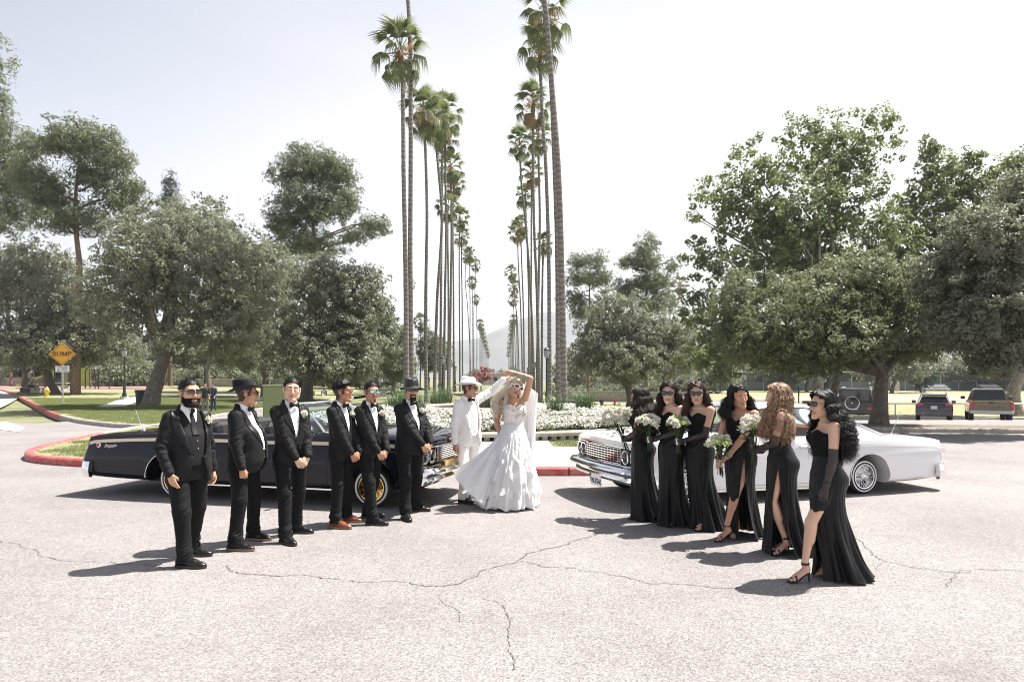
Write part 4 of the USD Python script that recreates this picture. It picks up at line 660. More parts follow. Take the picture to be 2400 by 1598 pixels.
    for k in range(13 if not conv else 25):
        y = -0.54 + 1.08 * k / (12 if not conv else 24); obj("bar", lift(box(0.012, 0.008 if conv else 0.006, 0.215, (2.322 - 0.10 * y * y, y, 0.655))), M_chrome, gl)
    obj("surround", lift(tube(np.array([(2.34 - 0.10 * y * y, y, z) for y, z in [(-0.93, 0.775), (-0.5, 0.782), (0, 0.785), (0.5, 0.782), (0.93, 0.775), (0.95, 0.66), (0.93, 0.535), (0.5, 0.53), (0, 0.53), (-0.5, 0.53), (-0.93, 0.535), (-0.95, 0.66), (-0.93, 0.775)]]), 0.016, 8)), M_chrome, gl)
    for s_ in (1, -1):
        for y in (0.665, 0.848):
            x = 2.335 - 0.10 * y * y; h = sub("headlamp", C); Ry = np.array([[0, 0, 1.0], [0, 1, 0], [-1, 0, 0]]) ; Q = Rot.from_euler("y", 90, degrees=True).as_matrix()
            obj("bezel", lift(T(lathe([(0.096, -0.08), (0.098, 0.0), (0.094, 0.018), (0.080, 0.016), (0.076, -0.01), (0.03, -0.07), (0.002, -0.072)], 32, caps=False), (x, s_ * y, 0.655), Q)), M_chrome, h, smooth=45); obj("lens", lift(T(lathe([(0.076, 0.0), (0.06, 0.012), (0.03, 0.019), (0.002, 0.021)], 28, caps=False), (x, s_ * y, 0.655), Q)), M_hlglass, h, smooth=True)
        add("side_lamp", box(0.03, 0.20, 0.05, (2.40 - 0.10 * 0.6, s_ * 0.72, 0.375), bev=0.008), M_hlglass if not conv else M_chrome)
        add("tail_lamp", box(0.03, 0.62, 0.12, (-2.985, s_ * 0.46, 0.665), bev=0.01), M_redlens)
    # ---- windscreen
    n = 21; y = np.linspace(-1, 1, n); bot = np.c_[0.98 - 0.16 * y ** 2, 0.835 * y, 0.985 - 0.03 * y ** 2]; top = np.c_[0.40 - 0.12 * y ** 2, 0.66 * y, 1.345 - 0.02 * y ** 2]; m_ = np.linspace(0, 1, 9)[:, None, None]; gr = bot[None] * (1 - m_) + top[None] * m_ + np.array([0.03, 0, 0.02]) * np.sin(m_ * math.pi)
    ws = add("windscreen", trimesh.Trimesh(gr.reshape(-1, 3), grid_faces(9, n, closed=False), process=False), M_wshade if conv else M_wglass, smooth=True)
    fr_ = np.vstack([gr[:, 0], top[1:-1], gr[::-1, -1]]); obj("screen_frame", lift(tube(smoothpath(fr_, 60), 0.017, 8)), M_chrome, ws); obj("cowl_trim", lift(tube(bot, 0.010, 6)), M_chrome, ws)
    for s_ in (1, -1): obj("wiper", lift(tube([(1.0, s_ * 0.12, 0.99), (0.90, s_ * 0.34, 1.04), (0.885, s_ * 0.62, 1.03)], 0.006, 6)), M_chrome, ws)
    # ---- interior
    iv = M_inted if conv else M_intbr; seat = lambda x, w, y: cat([box(0.55, w, 0.20, (x + 0.22, y, 0.52), bev=0.05), T(box(0.17, w, 0.58, bev=0.06), (x - 0.10, y, 0.78), (0, -14, 0))])
    for x, w, y in ((0.02, 0.70, 0.37), (0.02, 0.70, -0.37), (-0.82, 1.46, 0)): add("seat", seat(x, w, y), iv)
    add("dashboard", box(0.22, 1.56, 0.16, (0.74, 0, 0.90), bev=0.04), iv); stx = np.array([0.46, 0.37, 0.95]); tt = np.linspace(0, 2 * math.pi, 33); Rw = Rot.from_euler("y", -62, degrees=True).as_matrix()
    sw_ = add("steering_wheel", tube(stx + np.c_[0.19 * np.cos(tt), 0.19 * np.sin(tt), 0 * tt] @ Rw.T, 0.010, 8), M_intw if conv else M_inted); obj("spoke", lift(tube([stx + Rw @ [0.0, -0.18, 0], stx + Rw @ [0.0, 0.18, 0]], 0.008, 6)), M_chrome, sw_); obj("column", lift(tube([stx, stx + Rw @ [0, 0, -0.35]], 0.02, 8)), iv, sw_)
    for s_ in (1, -1):
        mr = add("door_mirror", T(lathe([(0.002, -0.02), (0.05, -0.015), (0.062, 0.005), (0.06, 0.008), (0.002, 0.008)], 24), (0.70, s_ * 0.99, 1.0), Rot.from_euler("y", -90, degrees=True).as_matrix()), M_chrome, smooth=45); obj("stem", lift(tube([(0.72, s_ * 0.93, 0.925), (0.71, s_ * 0.975, 0.96)], 0.008, 6)), M_chrome, mr)
        add("door_handle", box(0.20, 0.03, 0.028, (-0.36, s_ * (side(-0.36, 0.80) + 0.012), 0.80), bev=0.008), M_chrome)
        vw = np.array([(0.78, s_ * 0.865, 0.94), (0.52, s_ * 0.875, 0.935), (0.40, s_ * 0.72, 1.29)]); add("vent_window", trimesh.Trimesh(vw, [(0, 1, 2)], process=False), M_wglass, smooth=False); add("vent_frame", tube([vw[1], vw[2]], 0.010, 6), M_chrome)
    # ---- roof or folded top
    if conv:
        add("folded_top", cat([box(0.55, 1.62, 0.16, (-1.36, 0, 0.99), bev=0.07)]), M_softtop); add("top_bow", tube([(-1.12, -0.74, 1.02), (-1.10, -0.4, 1.06), (-1.10, 0.4, 1.06), (-1.12, 0.74, 1.02)], 0.03, 8), M_softtop)
        strip(-2.98, 2.2, 0, 0.050, 0.010, 60, nm="side_moulding", mt=M_trimgold, zf=lambda q: float(BF["zs"](q)) - 0.085)
    else:
        RX = [0.40, 0.15, -0.35, -0.80, -1.15, -1.55, -1.95]; zr = PchipInterpolator(RX[::-1], [1.355, 1.405, 1.425, 1.395, 1.30, 1.14, 0.985][::-1]); yr = PchipInterpolator(RX[::-1], [0.66, 0.68, 0.70, 0.71, 0.735, 0.79, 0.85][::-1]); ring = []
        for x in np.linspace(0.40, -0.92, 20):
            a, b = float(yr(x)), float(zr(x)); h = [(a * 0.5, b - 0.004), (a * 0.82, b - 0.018), (a * 0.96, b - 0.042), (a + 0.012, b - 0.075), (a, b - 0.092), (a * 0.9, b - 0.080), (a * 0.5, b - 0.042)]
            ring.append([(x, 0, b)] [:] + [(x, p, q) for p, q in h] + [(x, 0, b - 0.038)] + [(x, -p, q) for p, q in h[::-1]])
        rf = add("roof", rings_mesh(ring), paint)
        for s_ in (1, -1):
            pr = []
            for x in np.linspace(-0.74, -1.98, 22):
                a, b = float(yr(min(x, 0))), float(zr(x)); u = S((-x - 0.74) / 0.42); zlow = (b - 0.085) * (1 - u) + 0.925 * u; zlow = min(zlow, b - 0.05); ylow = np.interp(zlow, (0.92, max(b - 0.05, 0.93)), (0.905, a)); hi_in = (s_ * (a - 0.13), b - 0.012)
                pr.append([(x, s_ * a, b - 0.042), (x, s_ * (a * 0.97 + 0.012), b - 0.075), (x, s_ * ylow, zlow), (x, s_ * (ylow - 0.05), zlow), (x, s_ * (a - 0.10), b - 0.055), (x, *hi_in)])
            add("rear_pillar", rings_mesh(pr if s_ < 0 else [q[::-1] for q in pr]), paint)
            qx = np.array([(0.48, 0.935, 0.875), (-0.10, 0.93, 0.88), (-0.80, 0.93, 0.89), (-1.10, 0.93, 0.90)]); qt = np.array([(x, float(zr(x)) - 0.09, float(yr(x))) for x in (-0.10, -0.45, -0.78)])
            g = np.array([(-0.10, s_ * 0.88, 0.93), (-1.14, s_ * 0.90, 0.93), (-0.96, s_ * 0.80, 1.16), (-0.80, s_ * 0.725, 1.29), (-0.12, s_ * 0.70, 1.33)]); add("quarter_window", trimesh.Trimesh(g, [(0, 1, 2), (0, 2, 3), (0, 3, 4)], process=False), M_wglass, smooth=False)
            add("window_trim", tube(smoothpath(np.array([(0.42, s_ * 0.672, 1.272), (0.0, s_ * 0.700, 1.322), (-0.4, s_ * 0.712, 1.335), (-0.75, s_ * 0.722, 1.31), (-0.98, s_ * 0.80, 1.16), (-1.16, s_ * 0.90, 0.95)]), 30), 0.009, 6), M_inted)
        m2 = np.linspace(0, 1, 9)[:, None]; gy = np.linspace(-1, 1, 15)[None]; X = -0.92 - 1.02 * m2 + 0 * gy; a = np.vectorize(lambda x: float(yr(x)))(X) - 0.11; Z = np.vectorize(lambda x: float(zr(x)))(X) - 0.016 - 0.012 * gy ** 2; add("rear_window", trimesh.Trimesh(np.stack([X, a * gy, Z], -1).reshape(-1, 3), grid_faces(9, 15, closed=False), process=False), M_wglass, smooth=True)
        strip(-2.95, -0.05, 0, 0.012, 0.008, 40, nm="side_moulding", zf=lambda q: float(BF["zs"](q)) - 0.125); strip(1.0, 2.2, 0, 0.012, 0.008, 14, nm="side_moulding", zf=lambda q: float(BF["zs"](q)) - 0.125)
    # ---- wheels
    Qs = {1: Rot.from_euler("x", -90, degrees=True).as_matrix(), -1: Rot.from_euler("x", 90, degrees=True).as_matrix()}
    for ax in (WB, -WB):
        for s_ in (1, -1):
            steer = 0.0; w = thing("wheel", None, None, (ax, s_ * (0.80 if ax > 0 else 0.79), R - 0.004), 0, parent=C); Q = Qs[s_]; k = 0.188
            obj("tyre", T(lathe([(k, -0.085), (R - 0.05, -0.092), (R - 0.015, -0.080), (R, -0.055), (R, 0.050), (R - 0.013, 0.073), (R - 0.036, 0.084), (k + 0.018, 0.086), (k, 0.078), (k, -0.085)], 56, caps=False), (0, 0, 0), Q), M_rubber, w, smooth=40)
            obj("whitewall", T(lathe([(k + 0.020, 0.0862), (k + 0.024, 0.0885), (R - 0.036, 0.0872), (R - 0.034, 0.083)], 56, caps=False), (0, 0, 0), Q), M_ww, w, smooth=40)
            obj("rim", T(lathe([(k, 0.074), (k - 0.006, 0.088), (k - 0.016, 0.086), (k - 0.026, 0.05), (k - 0.030, -0.02), (k - 0.022, -0.07), (0.06, -0.075), (0.002, -0.075)], 48, caps=False), (0, 0, 0), Q), wheel_m, w, smooth=40); sp = []
            for i in range(36):
                a = i * 2 * math.pi / 36; b = a + (0.32 if i % 2 else -0.32); sp.append(tube([(0.036 * math.cos(b), 0.036 * math.sin(b), 0.052 if i % 4 < 2 else 0.0), ((k - 0.022) * math.cos(a), (k - 0.022) * math.sin(a), 0.045 if i % 3 else -0.02)], 0.0032, 5))
            q = obj("spokes", T(cat(sp), (0, 0, 0), Q), hub_m if conv else wheel_m, w, smooth=True); q.SetCustomDataByKey("kind", "stuff")
            obj("hub", T(lathe([(0.04, -0.06), (0.04, 0.05), (0.034, 0.062), (0.022, 0.066), (0.018, 0.085), (0.002, 0.088)], 24), (0, 0, 0), Q), hub_m, w, smooth=40); obj("spinner", T(box(0.11, 0.022, 0.014, (0, 0, 0.080), bev=0.004), (0, 0, 0), Q), hub_m, w)
    def letters(nm, s, hgt, o, ex, ez, mt, slant=0.25, par=None, depth=0.004):
        m = text(s, hgt, depth, True, True, slant); ey = np.cross(ez, ex) * 0; n_ = np.cross(ex, ez); m = basis(m, o, ex, ez, n_); m.vertices[:, 2] += dz(m.vertices[:, 0]) ; return obj(nm, m, mt, par or C, smooth=False)
    return C, add, side, strip, letters, lift
# black convertible, seen from its right side
fw = np.array([-1.86, 8.98]); hd = math.radians(-14.0); ex = np.array([math.cos(hd), math.sin(hd)]); le = np.array([-ex[1], ex[0]]); root = fw + le * 0.90 - ex * 1.525
C, add, side, strip, letters, lift = classic_car("black_convertible", "shiny black open convertible with gold wire wheels behind the groomsmen", root, hd, lambda x: 0.014 * np.clip(x + 0.5, -4, 0) * 1.0 + 0.015 + 0 * x, M_blackp, True, M_goldm, M_goldm)
y0 = -(side(-2.62, 0.72) + 0.004)
bd = add("badge", T(lathe([(0.002, 0.012), (0.02, 0.011), (0.036, 0.006), (0.040, 0.0)], 24), (-2.78, y0 + 0.008, 0.745), (90, 0, 0)), M_chrome); obj("badge_centre", lift(T(cyl(0.024, 0.004, n=20), (-2.78, y0 - 0.005, 0.745), (90, 0, 0))), M_redlens, bd)
letters("script_lettering", "Impala", 0.048, (-2.56, y0 - 0.002, 0.735), (1, 0, 0), (0, 0, 1), M_trimgold, 0.5)
for x, y in ((-2.35, -0.55), (-2.35, 0.55)):
    an = add("aerial", tube([(x, y, 0.90), (x - 0.14, y, 1.24)], 0.004, 6), M_chrome); obj("aerial_base", lift(T(lathe([(0.05, 0), (0.03, 0.012), (0.012, 0.04), (0.002, 0.045)], 20), (x, y, 0.925))), M_chrome, an)
np_ = add("number_plate", box(0.012, 0.31, 0.155, (2.475, -0.02, 0.40), bev=0.004), M_plyel); letters("plate_lettering", "GOF 841", 0.065, (2.483, -0.02, 0.395), (0, 1, 0), (0, 0, 1), M_ink, 0, np_)
add("bumper_guard", box(0.07, 0.50, 0.095, (2.455, -0.45, 0.575), bev=0.015), M_goldm)
add("bonnet_emblem", box(0.015, 0.30, 0.03, (2.352, 0, 0.845), bev=0.006), M_chrome)
# white hardtop, seen from its left side
fw = np.array([2.29, 9.10]); rw = np.array([5.22, 10.07]); d = fw - rw; hd = math.atan2(d[1], d[0]); ex = d / np.linalg.norm(d); le = np.array([-ex[1], ex[0]]); root = (fw + rw) / 2 - le * 0.88
C, add, side, strip, letters, lift = classic_car("white_hardtop", "white two-door hardtop coupe with chrome wire wheels behind the bridesmaids", root, hd, lambda x: -0.050 + 0.020 * x, M_whitep, False, M_chrome, M_chrome, 0.262, 0.325)
letters("script_lettering", "Super Sport", 0.034, (0.98, side(0.98, 0.54) + 0.003, 0.54), (-1, 0, 0), (0, 0, 1), M_script, 0.45)
np_ = add("number_plate", box(0.012, 0.31, 0.155, (2.41, 0.0, 0.27), bev=0.004), M_plate); letters("plate_lettering", "7HLZ541", 0.065, (2.418, 0.0, 0.26), (0, 1, 0), (0, 0, 1), M_ink, 0, np_)
an = add("aerial", tube([(-2.30, 0.62, 0.93), (-2.50, 0.62, 1.30)], 0.004, 6), M_chrome); obj("aerial_base", lift(T(lathe([(0.04, 0), (0.03, 0.012), (0.012, 0.03), (0.002, 0.032)], 20), (-2.30, 0.62, 0.925))), M_chrome, an)
add("bonnet_badge", box(0.02, 0.26, 0.04, (2.25, 0.0, 0.905), bev=0.006), M_chrome); add("side_lamp", box(0.20, 0.012, 0.075, (-2.93, side(-2.93, 0.72) - 0.004, 0.715), bev=0.004), M_chrome)
# ================================================================== planting, street furniture and background things
M_daisy = leaf_mat("white_flowers", (0.70, 0.68, 0.62), (0.80, 0.79, 0.74), (0.84, 0.83, 0.80), 0.15, 0.7, 0.3, 1.0); M_bedleaf = leaf_mat("bed_leaves", (0.08, 0.11, 0.04), (0.13, 0.17, 0.07), (0.22, 0.24, 0.12), 0.25)
M_blade = leaf_mat("grass_blades", (0.15, 0.175, 0.07), (0.22, 0.24, 0.10), (0.34, 0.33, 0.18), 0.4, 0.5, 0.35, 1.4); M_tall = leaf_mat("tall_grass", (0.055, 0.095, 0.035), (0.10, 0.15, 0.06), (0.20, 0.23, 0.12), 0.25, 0.45, 0.4)
M_post = mat("black_post_paint", (0.020, 0.024, 0.028), 0.45); M_galv = mat("galvanised_steel", (0.42, 0.42, 0.42), 0.45, 0.7); M_yel = mat("sign_yellow", (0.72, 0.37, 0.025), 0.5); M_brn = mat("sign_lettering", (0.05, 0.015, 0.005), 0.6); M_hyd = mat("hydrant_yellow", (0.62, 0.42, 0.06), 0.5, var=0.12, scale=10); M_lampw = mat("frosted_globe", (0.30, 0.30, 0.29), 0.4)
M_cabg = mat("green_cabinet_paint", (0.19, 0.22, 0.11), 0.5, var=0.06, scale=3); M_lime = mat("lime_panel", (0.30, 0.40, 0.05), 0.5); M_timber = mat("old_timber", (0.20, 0.12, 0.07), 0.85, var=0.2, scale=8); M_wallst = mat("stone_wall", (0.22, 0.19, 0.16), 0.95, col2=(0.34, 0.31, 0.27), scale=3, det=7); M_bin = mat("dark_green_bin", (0.02, 0.035, 0.035), 0.5); M_roofb = mat("brown_shingles", (0.16, 0.12, 0.10), 0.9, var=0.2, scale=10); M_build = mat("pale_render", (0.45, 0.40, 0.35), 0.9, var=0.08, scale=1)
def instancer(name, protos, pts, rots, scales, idx):
    """protos: functions that build a prototype under the instancer"""
    pi = UsdGeom.PointInstancer.Define(stage, "/World/" + numbered("/World", name)); kids = []
    for k, parts in enumerate(protos):
        x = UsdGeom.Xform.Define(stage, str(pi.GetPath()) + "/clump_%d" % k).GetPrim(); kids.append(x)
        for nm, m, mt in parts: obj(nm, m, mt, x, smooth=False)
    pi.CreatePrototypesRel().SetTargets([q.GetPath() for q in kids]); n = len(pts); pi.CreatePositionsAttr(Vt.Vec3fArray.FromNumpy(np.asarray(pts, np.float32))); pi.CreateProtoIndicesAttr(Vt.IntArray.FromNumpy(np.asarray(idx, np.int32)))
    h = np.asarray(rots) / 2; pi.CreateOrientationsAttr(Vt.QuathArray([Gf.Quath(float(math.cos(a)), 0, 0, float(math.sin(a))) for a in h])); pi.CreateScalesAttr(Vt.Vec3fArray.FromNumpy(np.repeat(np.asarray(scales, np.float32)[:, None], 3, 1))); return tag(pi.GetPrim(), kind="stuff")
def proto(name, parts): return parts
def proto_ref(name, parts):
    k = stage.DefinePrim("/World/Kinds/" + name, "Xform")
    for nm, m, mt in parts: obj(nm, m, mt, k, smooth=False)
    return k
def blades(rg, n, rad, h, w, bend=0.5, tilt=0.3):
    a = rg.uniform(0, 6.28, n); r = rad * np.sqrt(rg.random(n)); b = np.c_[r * np.cos(a), r * np.sin(a), 0 * a]; d = rg.uniform(0, 6.28, n); o = np.c_[np.cos(d), np.sin(d), 0 * d]; s = np.c_[-np.sin(d), np.cos(d), 0 * d]; hh = h * rg.uniform(0.55, 1.2, (n, 1)); t = rg.uniform(0, tilt, (n, 1)) * hh; up = np.array([0, 0, 1.0]); m1 = b + up * hh * 0.55 + o * t * 0.4; tip = b + up * hh * (1 - 0.25 * bend) + o * (t + bend * hh * 0.5 * rg.random((n, 1)))
    V = np.stack([b - s * w, b + s * w, m1 + s * w * 0.75, m1 - s * w * 0.75, tip], 1).reshape(-1, 3); k = np.arange(n)[:, None] * 5; return trimesh.Trimesh(V, np.vstack([k + [0, 1, 2], k + [0, 2, 3], k + [3, 2, 4]]), process=False)
rg = np.random.default_rng(77); GP = [proto("grass_patch_%d" % i, [("blades", blades(rg, 260, 0.34, 0.055, 0.0042, 0.7, 0.6), M_blade)]) for i in range(3)]
def scatter_grass(name, poly, spacing, zf, label, seed, sc=1.0, ymax=60):
    g = np.random.default_rng(seed); x0, y0, x1, y1 = poly.bounds; y1 = min(y1, ymax); X, Y = np.meshgrid(np.arange(x0, x1, spacing), np.arange(y0, y1, spacing)); X, Y = (X + g.uniform(-.5, .5, X.shape) * spacing).ravel(), (Y + g.uniform(-.5, .5, Y.shape) * spacing).ravel(); ok = shapely.contains_xy(poly, X, Y); ok &= (np.abs(X) < 0.80 * Y + 3); X, Y = X[ok], Y[ok]
    tag(instancer(name, GP, np.c_[X, Y, zf(X, Y)], g.uniform(0, 6.28, len(X)), sc * g.uniform(0.75, 1.25, len(X)), g.integers(0, 3, len(X))), label, "grass")
scatter_grass("island_grass", disc_lawn.buffer(-0.38).difference(pad.buffer(0.3)).difference(Pt(*ISL).buffer(6.15)).intersection(shapely.box(-14, 10, 12, 24)), 0.42, lambda x, y: 0.10 + 0 * x, "mown grass blades on the round island", 1)
scatter_grass("lawn_grass", lawnL_poly.buffer(-0.3).difference(pth.buffer(0.1)).difference(pth2).difference(play), 0.55, lambda x, y: gz(x, y) + 0.105, "mown grass blades on the left lawn", 2, 1.25, 52)
# flowers on the planter
FL = []
for i in range(3):
    g = np.random.default_rng(30 + i); n = 46; a = g.uniform(0, 6.28, n); r = 0.24 * np.sqrt(g.random(n)); Pp = np.c_[r * np.cos(a), r * np.sin(a), 0.10 + 0.09 * g.random(n)]; Nn = g.normal(0, 0.4, (n, 3)) + [0, 0, 1]
    FL.append(proto("flower_clump_%d" % i, [("petals", cat([leaves(Pp + g.normal(0, 0.012, (n, 3)), Nn, 0.027, 0.9, g) for _ in range(2)]), M_daisy), ("foliage", leaves(np.repeat(Pp, 3, 0) * [1, 1, 0.75] + g.normal(0, 0.03, (3 * n, 3)), np.repeat(Nn, 3, 0), 0.035, 0.3, g), M_bedleaf)]))
g = np.random.default_rng(8); n = 1900; a = g.uniform(0, 6.28, n); r = np.sqrt(g.uniform(2.5 ** 2, 5.55 ** 2, n)); zz = np.interp(r, (2.1, 3.2, 4.1, 4.9, 5.62), (0.42, 0.45, 0.40, 0.30, 0.20)) + 0.09
keep = meshkit.fbm(np.c_[r * np.cos(a) * 0.8, r * np.sin(a) * 0.8, 0 * a], 2, 4) < 0.66; a, r, zz = a[keep], r[keep], zz[keep]; n = len(a)
tag(instancer("white_flowers", FL, np.c_[ISL[0] + r * np.cos(a), ISL[1] + r * np.sin(a), zz], g.uniform(0, 6.28, n), g.uniform(0.8, 1.35, n), g.integers(0, 3, n)), "mass of small white flowers filling the round planter", "flowers")
g = np.random.default_rng(18); TG = [proto_ref("grass_tuft_%d" % i, [("blades", blades(g, 170, 0.22, 1.0, 0.007, 0.55, 0.5), M_tall)]) for i in range(2)]
TUF = [(0.9, 5.0, 0.75, "in front of the groom's side"), (1.55, 5.1, 0.8, "beside the bonnet of the black car"), (2.3, 2.6, 1.0, "left inside the middle ring"), (2.75, 3.1, 1.0, "left of the groom behind the ring"), (3.3, 2.9, 0.95, "far left of the middle ring"), (3.9, 2.7, 0.9, "front left of the ring"), (4.5, 1.5, 0.85, "between the couple inside the ring"), (5.0, 1.4, 0.8, "just right of the basin's foot"), (5.6, 3.0, 0.85, "right of the veil"), (6.0, 3.5, 1.0, "tall one right of the middle ring"), (0.25, 3.6, 0.95, "behind the tall right one"), (2.0, 3.9, 1.05, "back left"), (1.2, 3.4, 1.0, "back right"), (4.05, 4.9, 0.6, "near the front coping on the left")]
for i, (a, r, sc, lb) in enumerate(TUF):
    z = float(np.interp(r, (1.9, 2.1, 3.2, 4.1, 4.9, 5.62), (0.62, 0.42, 0.45, 0.40, 0.30, 0.20))) + 0.1
    for q in range(1): ref("tall_grass", TG[i % 2], None, (ISL[0] + r * math.cos(a), ISL[1] + r * math.sin(a), z), (0, 0, i * 77), (sc * 1.25, sc * 1.25, sc * 0.95), "tuft of tall ornamental grass in the round planter, " + lb, "grass tuft", "ornamental grasses in the round planter")
# ---- sign, hydrant, lamps
s0 = at(147, 949, 43); gzs = float(gz(s0[0], 43)) + 0.11; SG = thing("warning_sign", "yellow diamond BUMP sign on a steel post with a small white plate", "road sign", (s0[0], 43, gzs), math.radians(8)); zc = CAM_H + 57 / 1600 * 43 - gzs; hd_ = 0.80
obj("post", cyl(0.045, zc + 0.3, n=12), M_galv, SG); dm = trimesh.creation.extrude_polygon(Poly([(-hd_, 0), (0, -hd_ * .9), (hd_, 0), (0, hd_ * .9)]).buffer(-0.06).buffer(0.06), 0.02, engine="earcut"); obj("panel", T(dm, (0, -0.06, zc), (90, 0, 0)), M_yel, SG)
fr = Poly([(-hd_, 0), (0, -hd_ * .9), (hd_, 0), (0, hd_ * .9)]).buffer(-0.10).buffer(0.045); obj("border", T(trimesh.creation.extrude_polygon(fr.difference(fr.buffer(-0.022)), 0.004, engine="earcut"), (0, -0.081, zc), (90, 0, 0)), M_brn, SG)
obj("sign_lettering", basis(text("BUMP", 0.27, 0.004, True), (0, -0.081, zc + 0.02), (1.05, 0, 0), (0, 0, 1), (0, -1, 0)), M_brn, SG); pp = obj("plate", box(0.80, 0.02, 0.37, (0.0, -0.06, zc - 0.93), bev=0.005), M_plate, SG)
obj("plate_lettering", basis(text("THE WASH", 0.085, 0.003, True), (0.02, -0.072, zc - 0.84), (1, 0, 0), (0, 0, 1), (0, -1, 0)), M_post, pp); obj("plate_symbol", T(lathe([(0.035, 0), (0.07, 0), (0.07, 0.004), (0.035, 0.004), (0.035, 0)], 20, caps=False), (-0.22, -0.070, zc - 1.0), (90, 0, 0)), M_post, pp)
for k in range(2): obj("plate_line", box(0.34, 0.004, 0.03, (0.13, -0.072, zc - 0.96 - 0.07 * k)), M_post, pp)
h0 = at(110, 932, 53); HY = thing("fire_hydrant", "yellow fire hydrant on the lawn by the red kerb", "hydrant", (h0[0], 53, float(gz(h0[0], 53)) + 0.11)); obj("barrel", lathe([(0.20, 0), (0.20, 0.05), (0.14, 0.07), (0.135, 0.55), (0.17, 0.57), (0.17, 0.62), (0.13, 0.66), (0.11, 0.74), (0.05, 0.80), (0.035, 0.86), (0.002, 0.86)], 20), M_hyd, HY); obj("bollard_sleeve", lathe([(0.02, 0), (0.26, 0.0), (0.26, 0.03), (0.02, 0.03)], 20), M_hyd, HY)
for s_ in (-1, 1): obj("outlet", T(cyl(0.06, 0.10, n=12), (s_ * 0.12, 0, 0.45), (0, s_ * 90, 0)), M_hyd, HY)
def lamp(px, Y, top, label, base=True, pw=0.06):
    x = (px - 1200) / FPX * Y; z = float(gz(x, Y)) + (0.11 if px < 900 else 0.02); H = CAM_H - (top - 887) / FPX * Y - z; L = thing("street_lamp", label, "street lamp", (x, Y, z), 0, "black lamp posts in the park")
    if base: obj("footing", cyl(0.30, 0.16, n=16), M_conc, L)
    obj("post", lathe([(0.16, 0.1), (0.16, 0.35), (0.10, 0.50), (0.095, 1.3), (pw, 1.45), (pw * 0.8, H - 0.75), (0.09, H - 0.70), (0.02, H - 0.66)], 14), M_post, L); obj("globe", lathe([(0.10, H - 0.68), (0.17, H - 0.5), (0.19, H - 0.30), (0.15, H - 0.16), (0.02, H - 0.12)], 16), M_lampw, L); obj("cap", lathe([(0.21, H - 0.18), (0.20, H - 0.13), (0.08, H - 0.02), (0.02, H)], 16), M_post, L)
lamp(291.5, 52, 815, "black lamp post on a square pale footing right of the playground frame"); lamp(480, 60, 800, "black lamp post rising behind the bearded man and the fedora man"); lamp(1037, 56, 834, "black lamp post among the left palms, over the man in the floppy hat"); lamp(1067, 78, 856, "second black lamp post of the left palm row, beside the groom"); lamp(1281, 44, 814, "nearest black lamp post of the right palm row, right of the bride"); lamp(1252, 62, 846, "second black lamp post of the right palm row"); lamp(1238, 80, 860, "third and smallest black lamp post of the right palm row"); lamp(2354, 47.5, 800, "dark lamp post behind the pickup at the right edge")
# ---- green cabinet, bins
c0 = at(646, 987, 25); CB = thing("utility_cabinet", "olive green metal cabinet on the island behind the young groomsman", "cabinet", (c0[0], 25, 0.10), math.radians(6)); obj("housing", box(0.78, 0.55, 1.32, (0, 0, 0.68), bev=0.015), M_cabg, CB); obj("door", box(0.70, 0.012, 1.18, (0, -0.281, 0.66), bev=0.004), M_cabg, CB); obj("lid", box(0.84, 0.61, 0.05, (0, 0, 1.355), bev=0.012), M_cabg, CB); obj("door_handle", box(0.03, 0.03, 0.12, (0.27, -0.30, 0.7), bev=0.006), M_galv, CB)
def bin_(px, Y, label, m=M_bin, s=1.0):
    x = (px - 1200) / FPX * Y; b = thing("litter_bin", label, "bin", (x, Y, float(gz(x, Y)) + 0.1)); obj("drum", lathe([(0.24 * s, 0), (0.30 * s, 0.85 * s), (0.31 * s, 0.88 * s), (0.28 * s, 0.88 * s), (0.02, 0.86 * s)], 20), m, b); obj("rim", lathe([(0.28 * s, 0.85 * s), (0.33 * s, 0.85 * s), (0.33 * s, 0.93 * s), (0.28 * s, 0.93 * s), (0.28 * s, 0.85 * s)], 20, caps=False), m, b)
bin_(330, 40, "dark litter bin at the foot of the big forked oak"); bin_(1891, 52, "dark blue-green wheeled bin on the lawn behind the honey-haired bridesmaid", M_bin, 1.1)
# ---- playground and shelter
def gpt(px, Y, dz=0.13): x = (px - 1200) / FPX * Y; return np.array([x, Y, float(gz(x, Y)) + dz])
for i, (pa, pb, lb) in enumerate(((200, 223, "left"), (231, 256, "right"))):
    a, b = gpt(pa, 72), gpt(pb, 72); w = b[0] - a[0]; A = thing("swing_frame", "dark bent-pipe arch of the playground climbing frame, %s one" % lb, "climbing frame", a); pts = np.array([(0, 0, 0), (0, 0, 1.7), (w * 0.12, 0, 2.1), (w * 0.5, 0, 2.3), (w * 0.88, 0, 2.1), (w, 0, 1.7), (w, 0, 0)]); obj("arch", tube(smoothpath(pts, 30), 0.06, 8), M_post, A, smooth=True)
    if i == 0: q = gpt(256, 72) - a; obj("top_rail", tube([(w * 0.5, 0, 2.32), (q[0] - w * 0.5, 0, 2.32)], 0.06, 8), M_galv, A); [obj("rung", tube([(x, -0.4, 2.2), (x, 0.4, 2.2)], 0.03, 6), M_galv, A) for x in np.linspace(w * 0.6, q[0] - w * 0.6, 5)]
PG = thing("play_structure", "lime green panels and dark posts of the playground tower", "playground", gpt(160, 76))
